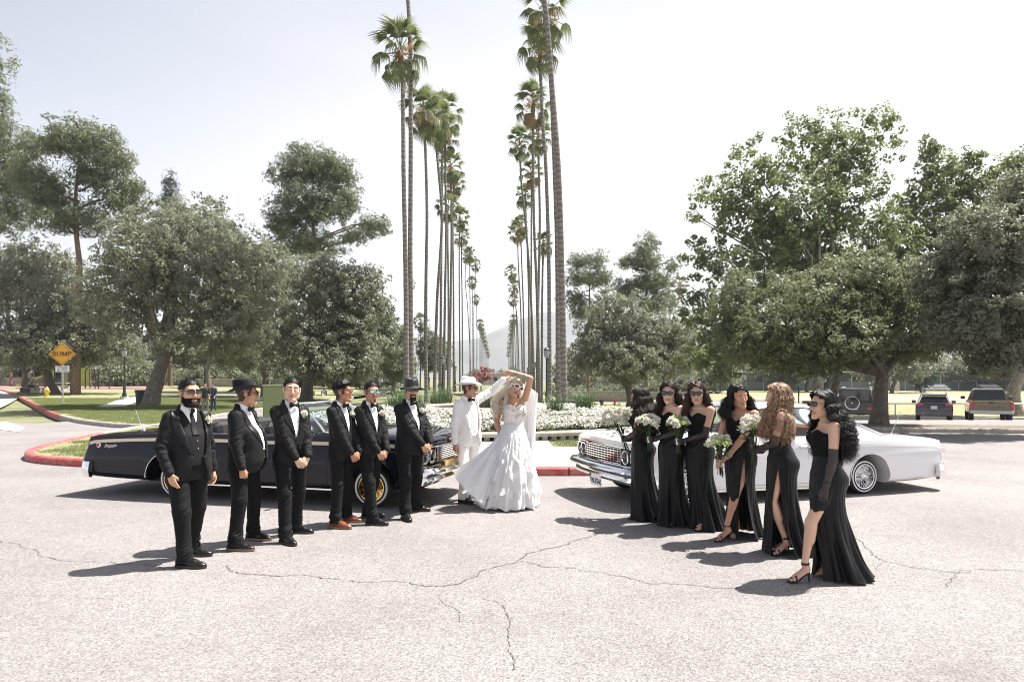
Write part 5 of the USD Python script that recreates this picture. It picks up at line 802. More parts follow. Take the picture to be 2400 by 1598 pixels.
for k, (px, w, h, m) in enumerate(((198, 1.05, 2.0, M_lime), (116, 1.0, 2.1, M_lime), (152, 0.8, 2.2, M_cabg))):
    x = (px - 160) / FPX * 76; obj("panel", box(w, 0.06, h, (x, 0, h / 2 + 0.2), bev=0.01), m, PG)
    for s_ in (-1, 1): obj("post", cyl(0.07, 2.9, (x + s_ * w * 0.56, 0.05, 0), n=10), M_post if k else M_timber, PG)
obj("deck", box(3.2, 1.4, 0.1, (-1.4, 0.9, 1.15)), M_post, PG)
for k in range(3): obj("barrier_rail", tube([(-3.0, 0.25, 1.3 + 0.3 * k), (0.2, 0.25, 1.3 + 0.3 * k)], 0.03, 6), M_post, PG)
obj("slide", sweep([(-0.3, 0.25), (-0.3, 0), (0.3, 0), (0.3, 0.25), (0.26, 0.04), (-0.26, 0.04)], smoothpath([(-3.0, 0.3, 1.2), (-3.8, -0.2, 0.8), (-4.8, -0.6, 0.25), (-5.2, -0.8, 0.22)], 16)), M_lime, PG)
SH = thing("picnic_shelter", "brown slatted pergola beyond the playground", "shelter", gpt(88, 90), math.radians(3))
for x in (-2.6, 0, 2.6):
    for y in (-1.2, 1.2): obj("post", box(0.22, 0.22, 2.7, (x, y, 1.35), bev=0.02), M_timber, SH)
for y in (-1.25, 1.25): obj("beam", box(6.4, 0.2, 0.25, (0, y, 2.82), bev=0.01), M_timber, SH)
for k in range(13): obj("slat", box(0.12, 3.2, 0.2, (-3.0 + 0.5 * k, 0, 3.05)), M_timber, SH)
def table(px, Y, label, s=1.0):
    t = thing("picnic_table", label, "picnic table", gpt(px, Y, 0.1), math.radians((px * 7) % 40 - 20)); obj("table_top", box(1.8 * s, 0.75, 0.06, (0, 0, 0.76), bev=0.01), M_conc2, t)
    for y in (-0.68, 0.68): obj("bench_board", box(1.8 * s, 0.28, 0.05, (0, y, 0.45), bev=0.01), M_conc2, t)
    for x in (-0.6, 0.6): obj("leg", box(0.1, 1.3, 0.40, (x * s, 0, 0.22)), M_conc2, t); obj("pedestal", box(0.12, 0.3, 0.55, (x * s, 0, 0.48)), M_conc2, t)
table(75, 62, "dark picnic table between the left oak trunks"); table(140, 66, "pale concrete table behind the leaning oak trunk"); table(1385, 82, "picnic table under the grey oak, beyond the white sedan"); table(1430, 80, "picnic table beside the person in red"); table(1462, 86, "picnic table right of the person in red"); table(880, 60, "picnic table seen between the two men in glasses"); table(745, 64, "picnic table behind the oak trunk near the windscreen")
def wall_run(name, label, px0, Y0, px1, Y1, h, m, dz=0.0, cap=True):
    a, b = gpt(px0, Y0, dz), gpt(px1, Y1, dz); L = np.linalg.norm((b - a)[:2]); W = thing(name, label, "wall", a, math.atan2(b[1] - a[1], b[0] - a[0])); n = max(2, int(L / 3)); obj("wall", box(L, 0.35, h + 0.5, (L / 2, 0, h / 2 - 0.25)), m, W)
    if cap: obj("coping", box(L + 0.1, 0.45, 0.12, (L / 2, 0, h + 0.062), bev=0.02), m, W)
wall_run("stone_wall", "low grey-brown wall behind the picnic tables", 1325, 118, 1620, 108, 1.6, M_wallst); wall_run("stone_wall", "low pale wall beyond the playground", -20, 96, 300, 92, 1.2, M_wallst); wall_run("stone_wall", "low wall glimpsed behind the fedora man", 430, 88, 700, 88, 1.0, M_wallst)
FB = thing("park_building", "low pale building at the far end of the avenue", "building", gpt(1160, 190, 0)); obj("wall", box(7.5, 6, 2.9, (0, 0, 1.45)), M_build, FB); obj("roof", box(8.3, 6.8, 0.3, (0, 0, 3.05), bev=0.05), M_build, FB); [obj("window", box(1.0, 0.05, 1.1, (x, -3.02, 1.6)), M_post, FB) for x in (-2.6, 0.2, 2.6)]
# ---- ball field
BF_ = thing("backstop_fence", "grey wire backstop with dark windscreen panels beyond the ball field", "fence", (40, 158, float(gz(40, 158))), math.radians(-2)); M_net = mat("windscreen_mesh", (0.10, 0.12, 0.13), 0.9)
for k in range(26):
    x = 38 + k * 4.0 - 40 + 8
    obj("post", cyl(0.09, 4.4 if k > 3 else 3.0, (x, 0, 0), n=8), M_galv, BF_)
    if k < 25: obj("panel", box(3.8, 0.04, 2.1, (x + 2, 0.02, 1.1)), M_net, BF_)
obj("top_rail", tube([(6, 0, 4.35), (106, 0, 4.35)], 0.07, 6), M_galv, BF_)
for i, (px, w) in enumerate(((2190, 7.2), (2330, 4.0))):
    b = thing("bleachers", "%s metal bleachers in front of the backstop" % ("long white", "shorter white")[i], "bleachers", gpt(px, 150, 0.05))
    for k in range(4): obj("bench_board", box(w, 0.5, 0.10, (0, 0.7 * k, 0.45 + 0.32 * k)), M_plate, b); obj("foot_board", box(w, 0.3, 0.05, (0, 0.7 * k + 0.35, 0.2 + 0.32 * k)), M_galv, b)
    for x in (-0.45, 0, 0.45): obj("frame", tube([(x * w, -0.1, 0), (x * w, 2.3, 1.4), (x * w, 2.3, 0)], 0.05, 6), M_galv, b)
e = thing("equipment_box", "small beige box standing by the backstop", "box", gpt(2097, 152, 0.05)); obj("body", box(1.6, 1.0, 2.3, (0, 0, 1.15), bev=0.03), M_build, e); obj("lid", box(1.8, 1.2, 0.12, (0, 0, 2.36), bev=0.03), M_build, e)
RL = thing("rail_fence", "low pale pipe rail along the back of the car park", "fence", (0, 0, 0))
xs_ = np.linspace(9, 74, 27)
for x in xs_: obj("post", cyl(0.04, 1.05, (x, 47.2, float(gz(x, 47.2))), n=8), M_galv, RL)
obj("top_rail", tube(np.c_[xs_, np.full(27, 47.2), gz(xs_, np.full(27, 47.2)) + 1.05], 0.045, 8), M_plate, RL)
pk = gpt(1872, 50, 0); P2 = thing("pole", "thin dark pole on the lawn left of the wheeled bin", "pole", pk); obj("pole", cyl(0.05, 2.2, n=8), M_post, P2); obj("cap", lathe([(0.07, 2.2), (0.05, 2.28), (0.002, 2.3)], 10), M_post, P2)
# ---- parked vehicles, seen from behind
M_tint = mat("dark_tinted_glass", (0.012, 0.014, 0.015), 0.05, spec=0.6, coat=0.5); M_tailred = mat("tail_light_red", (0.38, 0.02, 0.02), 0.15, coat=0.8)
def vehicle(name, label, loc, heading, paint, L, W, secs, cabin, R=0.36, plate="8KZR214", lights=(0.78, 0.86, 0.15, 0.26), bed=None, wheelb=None, trim=M_dark, wl=0.62):
    """secs: (x, half width, z bottom, z top) of the lower body, nose to tail; cabin: (x, half width bottom, half width top, z top)"""
    V = thing(name, label, "parked car", loc, heading, None); rings = []
    for x, hw, z0, z1 in secs: rings.append([(x, a, b) for a, b in ((-hw * 0.9, z0), (hw * 0.9, z0), (hw, z0 + 0.10), (hw * 1.0, z0 + 0.45 * (z1 - z0)), (hw * 0.985, z1 - 0.10), (hw * 0.94, z1 - 0.02), (hw * 0.85, z1), (-hw * 0.85, z1), (-hw * 0.94, z1 - 0.02), (-hw * 0.985, z1 - 0.10), (-hw, z0 + 0.45 * (z1 - z0)), (-hw, z0 + 0.10))])
    q = rings_mesh(rings); M = to_man(q)
    if M.volume() < 0: q.faces = q.faces[:, ::-1]; M = to_man(q)
    wb = wheelb or (L * 0.29, -L * 0.29)
    for x in wb:
        for s_ in (-1, 1): M = M - m3.Manifold.cylinder(0.32, R + 0.06, circular_segments=32).rotate((90, 0, 0)).translate((x, s_ * W / 2 + 0.16 if s_ > 0 else -W / 2 + 0.16, R))
    if bed: M = M - m3.Manifold.cube((bed[1] - bed[0], W - 0.24, 0.6)).translate((bed[0], -W / 2 + 0.12, bed[2]))
    obj("body", from_man(M), paint, V); cr = []; zb = min(s[3] for s in secs if cabin[0][0] > s[0] > cabin[-1][0]) - 0.06 if any(cabin[0][0] > s[0] > cabin[-1][0] for s in secs) else secs[2][3] - 0.06
    for x, hb, ht, zt in cabin: cr.append([(x, a, b) for a, b in ((-hb, zb), (hb, zb), (hb, zb + 0.06), (ht, zt - 0.07), (ht * 0.9, zt), (-ht * 0.9, zt), (-ht, zt - 0.07), (-hb, zb + 0.06))])
    obj("cabin", rings_mesh(cr), paint, V)
    def pane(a, b, nm="window"):      # glass let into the cabin between stations a and b
        for s_ in (-1, 1):
            (x0, hb0, ht0, z0), (x1, hb1, ht1, z1) = a, b; f0, f1 = 0.12, 0.92; P_ = [np.array([x, s_ * (hb + (ht - hb) * f + 0.012), zb + 0.08 + (zt - 0.12 - zb - 0.08) * f]) for x, hb, ht, zt, f in ((x0, hb0, ht0, z0, f0), (x1, hb1, ht1, z1, f0), (x1, hb1, ht1, z1, f1), (x0, hb0, ht0, z0, f1))]; c = sum(P_) / 4; P_ = [c + (p - c) * [0.93, 1, 1] for p in P_]; obj(nm, trimesh.Trimesh(np.array(P_), [(0, 1, 2), (0, 2, 3)], process=False), M_tint, V, smooth=False)
    for a, b in zip(cabin[1:-2], cabin[2:-1]): pane(a, b)
    (x0, hb, ht, z0), (x1, hb1, ht1, z1) = cabin[-2], cabin[-1]; n_ = np.array([-(z0 - z1 + 0.2), 0, (x0 - x1) + 0.02]); n_ = n_ / np.linalg.norm(n_); P_ = [np.array([x0, s_ * ht * 0.88, z0 - 0.05]) for s_ in (-1, 1)] + [np.array([x1, s_ * hb1 * 0.86, max(zb + 0.16, z1 - 0.0)]) for s_ in (1, -1)]
    return V, zb
Hd = math.radians(59)
def rear(V, W, xr, z_light, hl, wl, plate, zp, text_=None, ztop=None, glass=None, paint=None, bump=None, lightx=0.0):
    for s_ in (-1, 1): obj("tail_light", box(0.06, wl, hl, (xr - 0.02 + lightx, s_ * (W / 2 - wl / 2 - 0.03), z_light), bev=0.012), M_tailred, V)
    p = obj("number_plate", box(0.015, 0.31, 0.16, (xr - 0.035, 0, zp), bev=0.003), M_plate, V); obj("plate_lettering", basis(text(plate, 0.07, 0.003), (xr - 0.044, 0, zp), (0, -1, 0), (0, 0, 1), (-1, 0, 0)), M_ink, p, smooth=False)
    if glass: x0, z0, x1, z1, w0, w1 = glass; g = np.array([(x0, -w0, z0), (x0, w0, z0), (x1, w1, z1), (x1, -w1, z1)]); obj("rear_window", trimesh.Trimesh(g, [(0, 1, 2), (0, 2, 3)], process=False), M_tint, V, smooth=False)
    if bump: obj("rear_bumper", box(0.16, W - 0.06, bump[1], (xr - 0.05, 0, bump[0]), bev=0.04), bump[2], V)
def wheels(V, wb, W, R, m=M_galv):
    for x in wb:
        for s_ in (-1, 1):
            w = thing("wheel", None, None, (x, s_ * (W / 2 - 0.13), R), 0, parent=V); Q = Rot.from_euler("x", -90 * s_, degrees=True).as_matrix(); obj("tyre", T(lathe([(0.62 * R, -0.11), (0.94 * R, -0.11), (R, -0.07), (R, 0.07), (0.94 * R, 0.11), (0.62 * R, 0.10), (0.62 * R, -0.11)], 32, caps=False), (0, 0, 0), Q), M_rubber, w, smooth=40); obj("rim", T(lathe([(0.64 * R, -0.05), (0.62 * R, 0.09), (0.5 * R, 0.06), (0.15 * R, 0.09), (0.02, 0.09)], 24), (0, 0, 0), Q), m, w, smooth=40)
def mirrors(V, x, y, z, m):
    for s_ in (-1, 1): obj("door_mirror", box(0.12, 0.22, 0.17, (x, s_ * y, z), bev=0.03), m, V)
M_grey = mat("dark_grey_paint", (0.035, 0.036, 0.04), 0.25, coat=0.8); M_bronze = mat("bronze_paint", (0.14, 0.11, 0.07), 0.3, 0.4, coat=0.6); M_blk2 = mat("black_suv_paint", (0.008, 0.008, 0.009), 0.2, coat=0.9); M_wh2 = mat("white_sedan_paint", (0.75, 0.75, 0.76), 0.25, coat=0.7)
p = gpt(2011, 41, 0.0); V, zb = vehicle("parked_suv", "boxy black off-roader with a spare wheel on its tail", p, Hd, M_blk2, 4.7, 1.93, [(2.3, 0.80, 0.5, 1.0), (2.2, 0.90, 0.42, 1.1), (1.0, 0.95, 0.42, 1.14), (0.0, 0.95, 0.42, 1.16), (-2.1, 0.95, 0.45, 1.16), (-2.25, 0.93, 0.5, 1.14)], [(0.9, 0.88, 0.80, 1.2), (0.55, 0.90, 0.83, 1.93), (-0.5, 0.92, 0.84, 1.95), (-1.4, 0.92, 0.84, 1.95), (-2.12, 0.91, 0.83, 1.93), (-2.2, 0.91, 0.82, 1.85)])
rear(V, 1.93, -2.26, 0.78, 0.18, 0.30, "9CJT206", 0.70, glass=(-2.225, 1.28, -2.215, 1.82, 0.70, 0.66), bump=(0.60, 0.22, M_blk2)); wheels(V, (1.36, -1.36), 1.93, 0.40); mirrors(V, 0.6, 1.08, 1.30, M_blk2); sp = sub("spare_wheel", V); Q = Rot.from_euler("y", -90, degrees=True).as_matrix(); obj("tyre_cover", T(lathe([(0.37, 0), (0.38, 0.16), (0.36, 0.21), (0.30, 0.23), (0.02, 0.24)], 36), (-2.27, 0.12, 1.12), Q), M_blk2, sp); obj("rim_ring", T(lathe([(0.35, 0.19), (0.385, 0.19), (0.385, 0.215), (0.35, 0.215), (0.35, 0.19)], 36, caps=False), (-2.27, 0.12, 1.12), Q), M_chrome, sp); obj("centre_badge", T(cyl(0.04, 0.01, n=14), (-2.51, 0.12, 1.12), Q), M_chrome, sp); [obj("roof_rail", tube([(0.3, s_ * 0.72, 2.0), (-1.9, s_ * 0.72, 2.0)], 0.03, 6), M_galv, V) for s_ in (-1, 1)]
p = gpt(2188, 39.8, 0.0); V, zb = vehicle("parked_hatchback", "dark grey crossover with roof rails parked between the off-roader and the pickup", p, Hd, M_grey, 4.45, 1.82, [(2.2, 0.70, 0.40, 0.72), (2.05, 0.85, 0.30, 0.85), (1.0, 0.90, 0.28, 0.98), (0.0, 0.91, 0.28, 1.02), (-1.7, 0.91, 0.32, 1.08), (-2.05, 0.89, 0.36, 1.06), (-2.15, 0.84, 0.45, 0.92)], [(1.05, 0.82, 0.60, 1.02), (0.30, 0.84, 0.66, 1.52), (-0.6, 0.85, 0.66, 1.57), (-1.3, 0.84, 0.64, 1.53), (-1.85, 0.82, 0.60, 1.38), (-2.06, 0.80, 0.62, 1.10)])
rear(V, 1.82, -2.14, 0.98, 0.15, 0.36, "8LXN553", 0.83, glass=(-2.085, 1.10, -1.84, 1.42, 0.70, 0.58), bump=(0.50, 0.26, M_grey), lightx=0.05); wheels(V, (1.30, -1.30), 1.82, 0.34); mirrors(V, 0.55, 1.0, 1.08, M_grey); [obj("roof_rail", tube(smoothpath([(0.3, s_ * 0.60, 1.54), (-0.4, s_ * 0.62, 1.64), (-1.2, s_ * 0.60, 1.63), (-1.6, s_ * 0.58, 1.50)], 14), 0.025, 6), M_post, V) for s_ in (-1, 1)]; [obj("reflector", T(cyl(0.10, 0.02, n=14), (-2.21, s_ * 0.66, 0.52), (0, -90, 0)), M_tailred, V) for s_ in (-1, 1)]; obj("rear_spoiler", box(0.30, 1.20, 0.04, (-1.86, 0, 1.53), (0, 8, 0), bev=0.012), M_grey, V); obj("wiper", tube([(-2.10, 0.05, 1.14), (-2.03, -0.35, 1.20)], 0.012, 5), M_post, V); obj("skirt", box(0.06, 1.3, 0.11, (-2.22, 0, 0.40), bev=0.02), M_bark, V)
p = gpt(2314, 37.6, -0.08); V, zb = vehicle("parked_pickup", "bronze pickup truck with red tail lights and lettered tailgate", p, Hd, M_bronze, 5.4, 1.93, [(2.65, 0.80, 0.55, 1.0), (2.5, 0.93, 0.48, 1.12), (1.2, 0.96, 0.46, 1.18), (0.0, 0.96, 0.46, 1.20), (-0.9, 0.96, 0.48, 1.22), (-2.6, 0.96, 0.55, 1.22), (-2.68, 0.94, 0.60, 1.20)], [(1.3, 0.86, 0.66, 1.2), (0.65, 0.88, 0.70, 1.80), (-0.2, 0.89, 0.72, 1.84), (-0.65, 0.89, 0.72, 1.83), (-0.82, 0.89, 0.72, 1.80), (-0.95, 0.89, 0.78, 1.25)], R=0.39, bed=(-2.58, -1.0, 0.80))
rear(V, 1.93, -2.68, 1.00, 0.36, 0.15, "4TBW870", 0.66, glass=(-0.99, 1.30, -0.855, 1.74, 0.72, 0.64), bump=(0.64, 0.20, M_galv)); wheels(V, (1.62, -1.62), 1.93, 0.39); mirrors(V, 0.75, 1.10, 1.32, M_post); tg = obj("tailgate", box(0.05, 1.56, 0.50, (-2.70, 0, 0.98), bev=0.015), M_bronze, V); obj("tailgate_lettering", basis(cat([T(text(ch, 0.085, 0.006, True), (0.19 * k - 0.475, 0, 0)) for k, ch in enumerate("TACOMA")]), (-2.728, 0.0, 0.90), (0, -1, 0), (0, 0, 1), (-1, 0, 0)), M_post, tg, smooth=False); obj("gate_handle", box(0.02, 0.22, 0.07, (-2.73, 0, 1.13), bev=0.008), M_post, tg)
sed = ([(2.3, 0.70, 0.40, 0.68), (2.1, 0.86, 0.30, 0.80), (1.0, 0.90, 0.26, 0.94), (0.0, 0.91, 0.26, 0.98), (-1.5, 0.90, 0.28, 1.04), (-2.2, 0.86, 0.34, 1.02), (-2.32, 0.80, 0.42, 0.92)], [(1.1, 0.80, 0.58, 0.96), (0.35, 0.82, 0.62, 1.40), (-0.5, 0.83, 0.62, 1.44), (-1.05, 0.82, 0.60, 1.38), (-1.6, 0.78, 0.60, 1.08)])
for nm, lb, px, Y, m, hd2 in (("parked_sedan", "white sedan parked beyond the planter, seen from behind", 1361, 76, M_wh2, 84), ("parked_sedan", "dark car half hidden by the nearest right palms", 1335, 80, M_grey, 84), ("parked_sedan", "pale blue-white car glimpsed between the right palm trunks", 1303, 62, M_wh2, 120)):
    p = gpt(px, Y, 0.02); V, zb = vehicle(nm, lb, p, math.radians(hd2), m, 4.6, 1.82, *sed); rear(V, 1.82, -2.30, 0.86, 0.12, 0.40, "5RGD318", 0.74, glass=(-1.62, 1.10, -1.08, 1.36, 0.64, 0.56)); wheels(V, (1.4, -1.35), 1.82, 0.33)

rg = np.random.default_rng(61); BP = []
for i, lm in enumerate((M_lightl, M_oakl)):
    P_, N_, C_ = clumpy(rg, [((0, 0, 0.9), (1.6, 1.4, 1.1)), ((1.1, 0, 0.7), (1.1, 1, 0.8)), ((-1.2, 0, 0.7), (1.1, 1, 0.9))], 150, 22, 0.34, 0.6, 0.8); BP.append(proto_ref("bush_%d" % i, [("foliage", leaves(P_, N_, 0.11, 0.5, rg, 0.2), lm)]))
bs = [(dx + rg.uniform(-12, 12), rg.uniform(84, 125), rg.integers(0, 2), rg.uniform(0.9, 2.0)) for dx in np.linspace(-80, 900, 38)] + [(dx + rg.uniform(-12, 12), rg.uniform(165, 200), rg.integers(0, 2), rg.uniform(1.6, 3.0)) for dx in np.linspace(1600, 2460, 34)] + [(dx + rg.uniform(-8, 8), rg.uniform(119, 140), rg.integers(0, 2), rg.uniform(1.2, 2.4)) for dx in np.linspace(1310, 1600, 12)] + [(dx, rg.uniform(250, 330), 1, 2.2) for dx in (1085, 1100, 1118, 1135, 1150, 1166, 1182)]
bs.sort(key=lambda q: q[0])
BORD = ("lowest", "low", "middling", "taller", "tallest")
zone = lambda dx: "behind the playground" if dx < 300 else "between the left oaks" if dx < 640 else "behind the groomsmen in glasses" if dx < 1000 else "at the avenue's end" if dx < 1250 else "behind the picnic tables" if dx < 1620 else "beyond the ball field, left part" if dx < 2000 else "beyond the ball field, right part"; zc_ = {}
for i, (dx, Y, k, sc) in enumerate(bs):
    x, y, z = basept(dx, Y); n_ = zc_.get(zone(dx), 0); zc_[zone(dx)] = n_ + 1
    ref("bush", BP[k], None, (x, y, z - 0.1), (0, 0, rg.uniform(0, 360)), (sc * 1.2, sc, sc), "%s rounded bush %s, %s from the left there" % (("pale", "grey-green")[k], zone(dx), ORD[n_]), "bush", "low shrubs at the back of the park")
# ================================================================== people
M_skin = {k: mat("skin_" + k, c, 0.52, spec=0.35, sss=0.12, var=0.05, scale=14, subsurface_radius=(1.0, 0.35, 0.2)) for k, c in
          (("tan", (0.50, 0.285, 0.185)), ("brown", (0.44, 0.235, 0.145)), ("deep", (0.38, 0.19, 0.115)), ("light", (0.60, 0.37, 0.26)), ("pale", (0.66, 0.43, 0.32)))}
M_lip = mat("lips", (0.36, 0.17, 0.13), 0.45); M_lipr = mat("red_lipstick", (0.45, 0.03, 0.04), 0.3); M_lipn = mat("nude_lipstick", (0.47, 0.17, 0.15), 0.35)
M_suit = mat("black_wool", (0.0105, 0.0105, 0.0112), 0.72, spec=0.16, sheen=0.03, bump=0.15, bscale=700, bdist=0.001)
M_trous = mat("black_trouser_wool", (0.0085, 0.0085, 0.009), 0.75, spec=0.12, sheen=0.02, bump=0.15, bscale=700, bdist=0.001)
M_satin = mat("black_satin", (0.008, 0.008, 0.009), 0.45, spec=0.2)
M_shirt = mat("white_cotton", (0.80, 0.80, 0.81), 0.8, bump=0.05, bscale=300)
M_wsuit = mat("white_suiting", (0.80, 0.775, 0.75), 0.8, spec=0.3, sheen=0.1, bump=0.12, bscale=500, bdist=0.001)
M_shoe = mat("black_leather", (0.009, 0.0085, 0.0085), 0.3, spec=0.4, bump=0.12, bscale=60)
M_shoebr = mat("brown_leather", (0.20, 0.055, 0.025), 0.3, spec=0.6, var=0.2, scale=12)
M_sole = mat("shoe_sole", (0.03, 0.02, 0.016), 0.7); M_soletan = mat("leather_sole_edge", (0.22, 0.13, 0.08), 0.7)
M_hairk = mat("black_hair", (0.008, 0.0065, 0.006), 0.5, spec=0.3, bump=0.7, bscale=160, bdist=0.004)
M_beard = mat("black_beard", (0.013, 0.010, 0.009), 0.8, spec=0.25, bump=0.8, bscale=260, bdist=0.004)
M_stub = mat("cropped_sides", (0.072, 0.044, 0.032), 0.75, col2=(0.045, 0.027, 0.02), scale=300)
M_felt = mat("black_felt", (0.010, 0.010, 0.012), 0.8, spec=0.2, sheen=0.08, bump=0.1, bscale=400)
M_hatleather = mat("black_hat_leather", (0.016, 0.015, 0.015), 0.42, bump=0.2, bscale=40)
M_wfelt = mat("white_felt", (0.80, 0.785, 0.79), 0.8, bump=0.1, bscale=400)
M_band = mat("grosgrain_band", (0.035, 0.035, 0.04), 0.5); M_wband = mat("white_hat_band", (0.72, 0.70, 0.70), 0.6)
M_frame = mat("dark_frame", (0.018, 0.014, 0.012), 0.25); M_lens = mat("smoked_lens", (0.010, 0.010, 0.011), 0.06, spec=0.6, coat=0.5)
M_mirror = mat("blue_mirror_lens", (0.45, 0.68, 0.82), 0.08, 0.85); M_wframe = mat("white_frame", (0.8, 0.8, 0.8), 0.3)
M_clear = glass_mat("clear_lens", (0.93, 0.93, 0.93), 1.08); M_tort = mat("brown_frame", (0.07, 0.035, 0.02), 0.3)
M_eye = mat("eye_white", (0.72, 0.69, 0.66), 0.25); M_iris = mat("dark_iris", (0.02, 0.012, 0.009), 0.2)
M_petal = leaf_mat("white_petals", (0.74, 0.72, 0.62), (0.82, 0.81, 0.74), (0.86, 0.855, 0.82), 0.2, 0.6, 0.3, 1.0)
M_bud = leaf_mat("green_buds", (0.30, 0.38, 0.12), (0.45, 0.52, 0.22), (0.62, 0.66, 0.38), 0.2, 0.6, 0.3, 1.1)
M_stemg = leaf_mat("bouquet_leaves", (0.045, 0.085, 0.03), (0.075, 0.14, 0.045), (0.12, 0.19, 0.06), 0.2, 0.45, 0.4, 1.2)
M_gown = mat("black_crepe_satin", (0.009, 0.009, 0.0095), 0.40, spec=0.18, bump=0.04, bscale=200)
M_lace = mat("black_lace_bodice", (0.008, 0.008, 0.0085), 0.8, spec=0.1, bump=0.9, bscale=110, bdist=0.004)
M_heel = mat("black_suede", (0.012, 0.012, 0.013), 0.6)
M_pearl = mat("pearls", (0.75, 0.72, 0.70), 0.15, spec=0.8); M_silver = mat("silver", (0.8, 0.8, 0.82), 0.2, 1.0); M_gold = mat("gold", (0.83, 0.60, 0.25), 0.25, 1.0)
M_glove = usdkit.material(stage, "/World/Looks/sheer_black_glove", {"t": ("transparent_bsdf", {}), "p": ("principled_bsdf", {"base_color": (0.012, 0.010, 0.010), "roughness": 0.5}), "l": ("layer_weight", {"blend": 0.45}), "r": ("map_range", {"from_min": 0.0, "from_max": 0.6, "to_min": 0.72, "to_max": 1.0, "clamp": True}), "m": ("mix_closure", {})},
    [("l.facing", "r.value"), ("r.result", "m.fac"), ("t.BSDF", "m.closure1"), ("p.BSDF", "m.closure2")], surface="m.closure")
def tulle(name, lo, hi, col=(0.93, 0.925, 0.92)):
    return usdkit.material(stage, "/World/Looks/" + name, {"t": ("transparent_bsdf", {}), "d": ("diffuse_bsdf", {"color": col}), "s": ("translucent_bsdf", {"color": col}), "ds": ("mix_closure", {"fac": 0.18}), "co": ("texture_coordinate", {}), "n": ("noise_texture", {"scale": 9.0, "detail": 5.0, "roughness": 0.7}),
        "l": ("layer_weight", {"blend": 0.4}), "a": ("math", {"math_type": "multiply_add", "value2": 0.55}), "r": ("map_range", {"from_min": 0.2, "from_max": 0.9, "to_min": lo, "to_max": hi, "clamp": True}), "m": ("mix_closure", {})},
        [("co.object", "n.vector"), ("l.facing", "a.value1"), ("n.fac", "a.value3"), ("a.value", "r.value"), ("r.result", "m.fac"), ("d.BSDF", "ds.closure1"), ("s.BSDF", "ds.closure2"), ("t.BSDF", "m.closure1"), ("ds.closure", "m.closure2")], surface="m.closure")
M_tulle = tulle("white_tulle", 0.62, 1.0); M_veil = tulle("veil_tulle", 0.5, 0.95); M_underskirt = mat("ivory_lining", (0.93, 0.91, 0.90), 0.8, trans=0.15)
M_lacew = mat("white_lace", (0.80, 0.76, 0.74), 0.85, col2=(0.62, 0.46, 0.38), scale=45, lo=0.5, hi=0.75, bump=0.8, bscale=70, bdist=0.006)
M_tattoo = mat("tattooed_skin", (0.42, 0.26, 0.19), 0.5, col2=(0.20, 0.15, 0.14), scale=26, det=5, lo=0.45, hi=0.62)

def eul(yaw=0, pitch=0, roll=0):
    """head turn: yaw to the person's right is negative about z; pitch up positive; roll towards the right shoulder positive"""
    return Rot.from_euler("ZXY", [-yaw, pitch, roll], degrees=True).as_matrix()
def ik(Sh, W, L1, L2, pole):
    Sh, W = np.asarray(Sh, float), np.asarray(W, float); d = W - Sh; L = np.linalg.norm(d)
    if L > (L1 + L2) * 0.995: W = Sh + d / L * (L1 + L2) * 0.995; d = W - Sh; L = np.linalg.norm(d)
    u = d / L; a = (L1 * L1 - L2 * L2 + L * L) / (2 * L); h = math.sqrt(max(L1 * L1 - a * a, 0)); p = np.asarray(pole, float); p = p - u * (p @ u); p /= np.linalg.norm(p)
    return Sh + u * a + p * h, W
def hand_prims(F, w, R, side, curl=0.35, s=1.0, spread=0.0, thumb=0.5, point=None):
    """side +1 = right hand. R columns: along the fingers, back of the hand (third)."""
    X, Zb = R[:, 0], R[:, 2]; Y = np.cross(Zb, X) * side
    q = lambda a, b, c: w + s * (a * X + b * Y + c * Zb)
    F.cone(q(-0.03, 0, 0), q(0.02, 0, 0), 0.027 * s, 0.024 * s, 0.012)
    for b in (0.024, 0.008, -0.008, -0.024): F.cone(q(0.018, b * 0.7, 0), q(0.088, b * 1.15, 0.001), 0.0145 * s, 0.0125 * s, 0.010)
    F.cone(q(0.02, 0.016, -0.008), q(0.06, 0.026, -0.010), 0.016 * s, 0.013 * s, 0.012)
    for n, (b, L) in enumerate(((0.029, 0.072), (0.0095, 0.080), (-0.0105, 0.074), (-0.029, 0.058))):
        p = np.array([0.09 - 0.006 * abs(n - 1), b, 0.0]); ang = 0.0; r = 0.0092 - 0.0006 * (n == 3); sp = spread * (1.5 - n) * 0.12
        for k, (fl, c) in enumerate(((0.45, 0.8), (0.30, 1.05), (0.25, 0.7))):
            ang += c * curl * (1 + 0.08 * n); d = np.array([math.cos(ang) * math.cos(sp), math.cos(ang) * math.sin(sp), -math.sin(ang)]); e = p + L * fl * d
            F.cone(q(*p), q(*e), (r - 0.0006 * k) * s, (r - 0.0006 * (k + 1)) * s, 0.0045); p = e
    a = q(0.026, 0.028, -0.006); t = thumb; b = q(0.062, 0.050 - 0.012 * t, -0.018 - 0.012 * t); c = q(0.086, 0.052 - 0.03 * t, -0.026 - 0.018 * t)
    F.cone(a, b, 0.0135 * s, 0.0105 * s, 0.008); F.cone(b, c, 0.0105 * s, 0.0085 * s, 0.004)
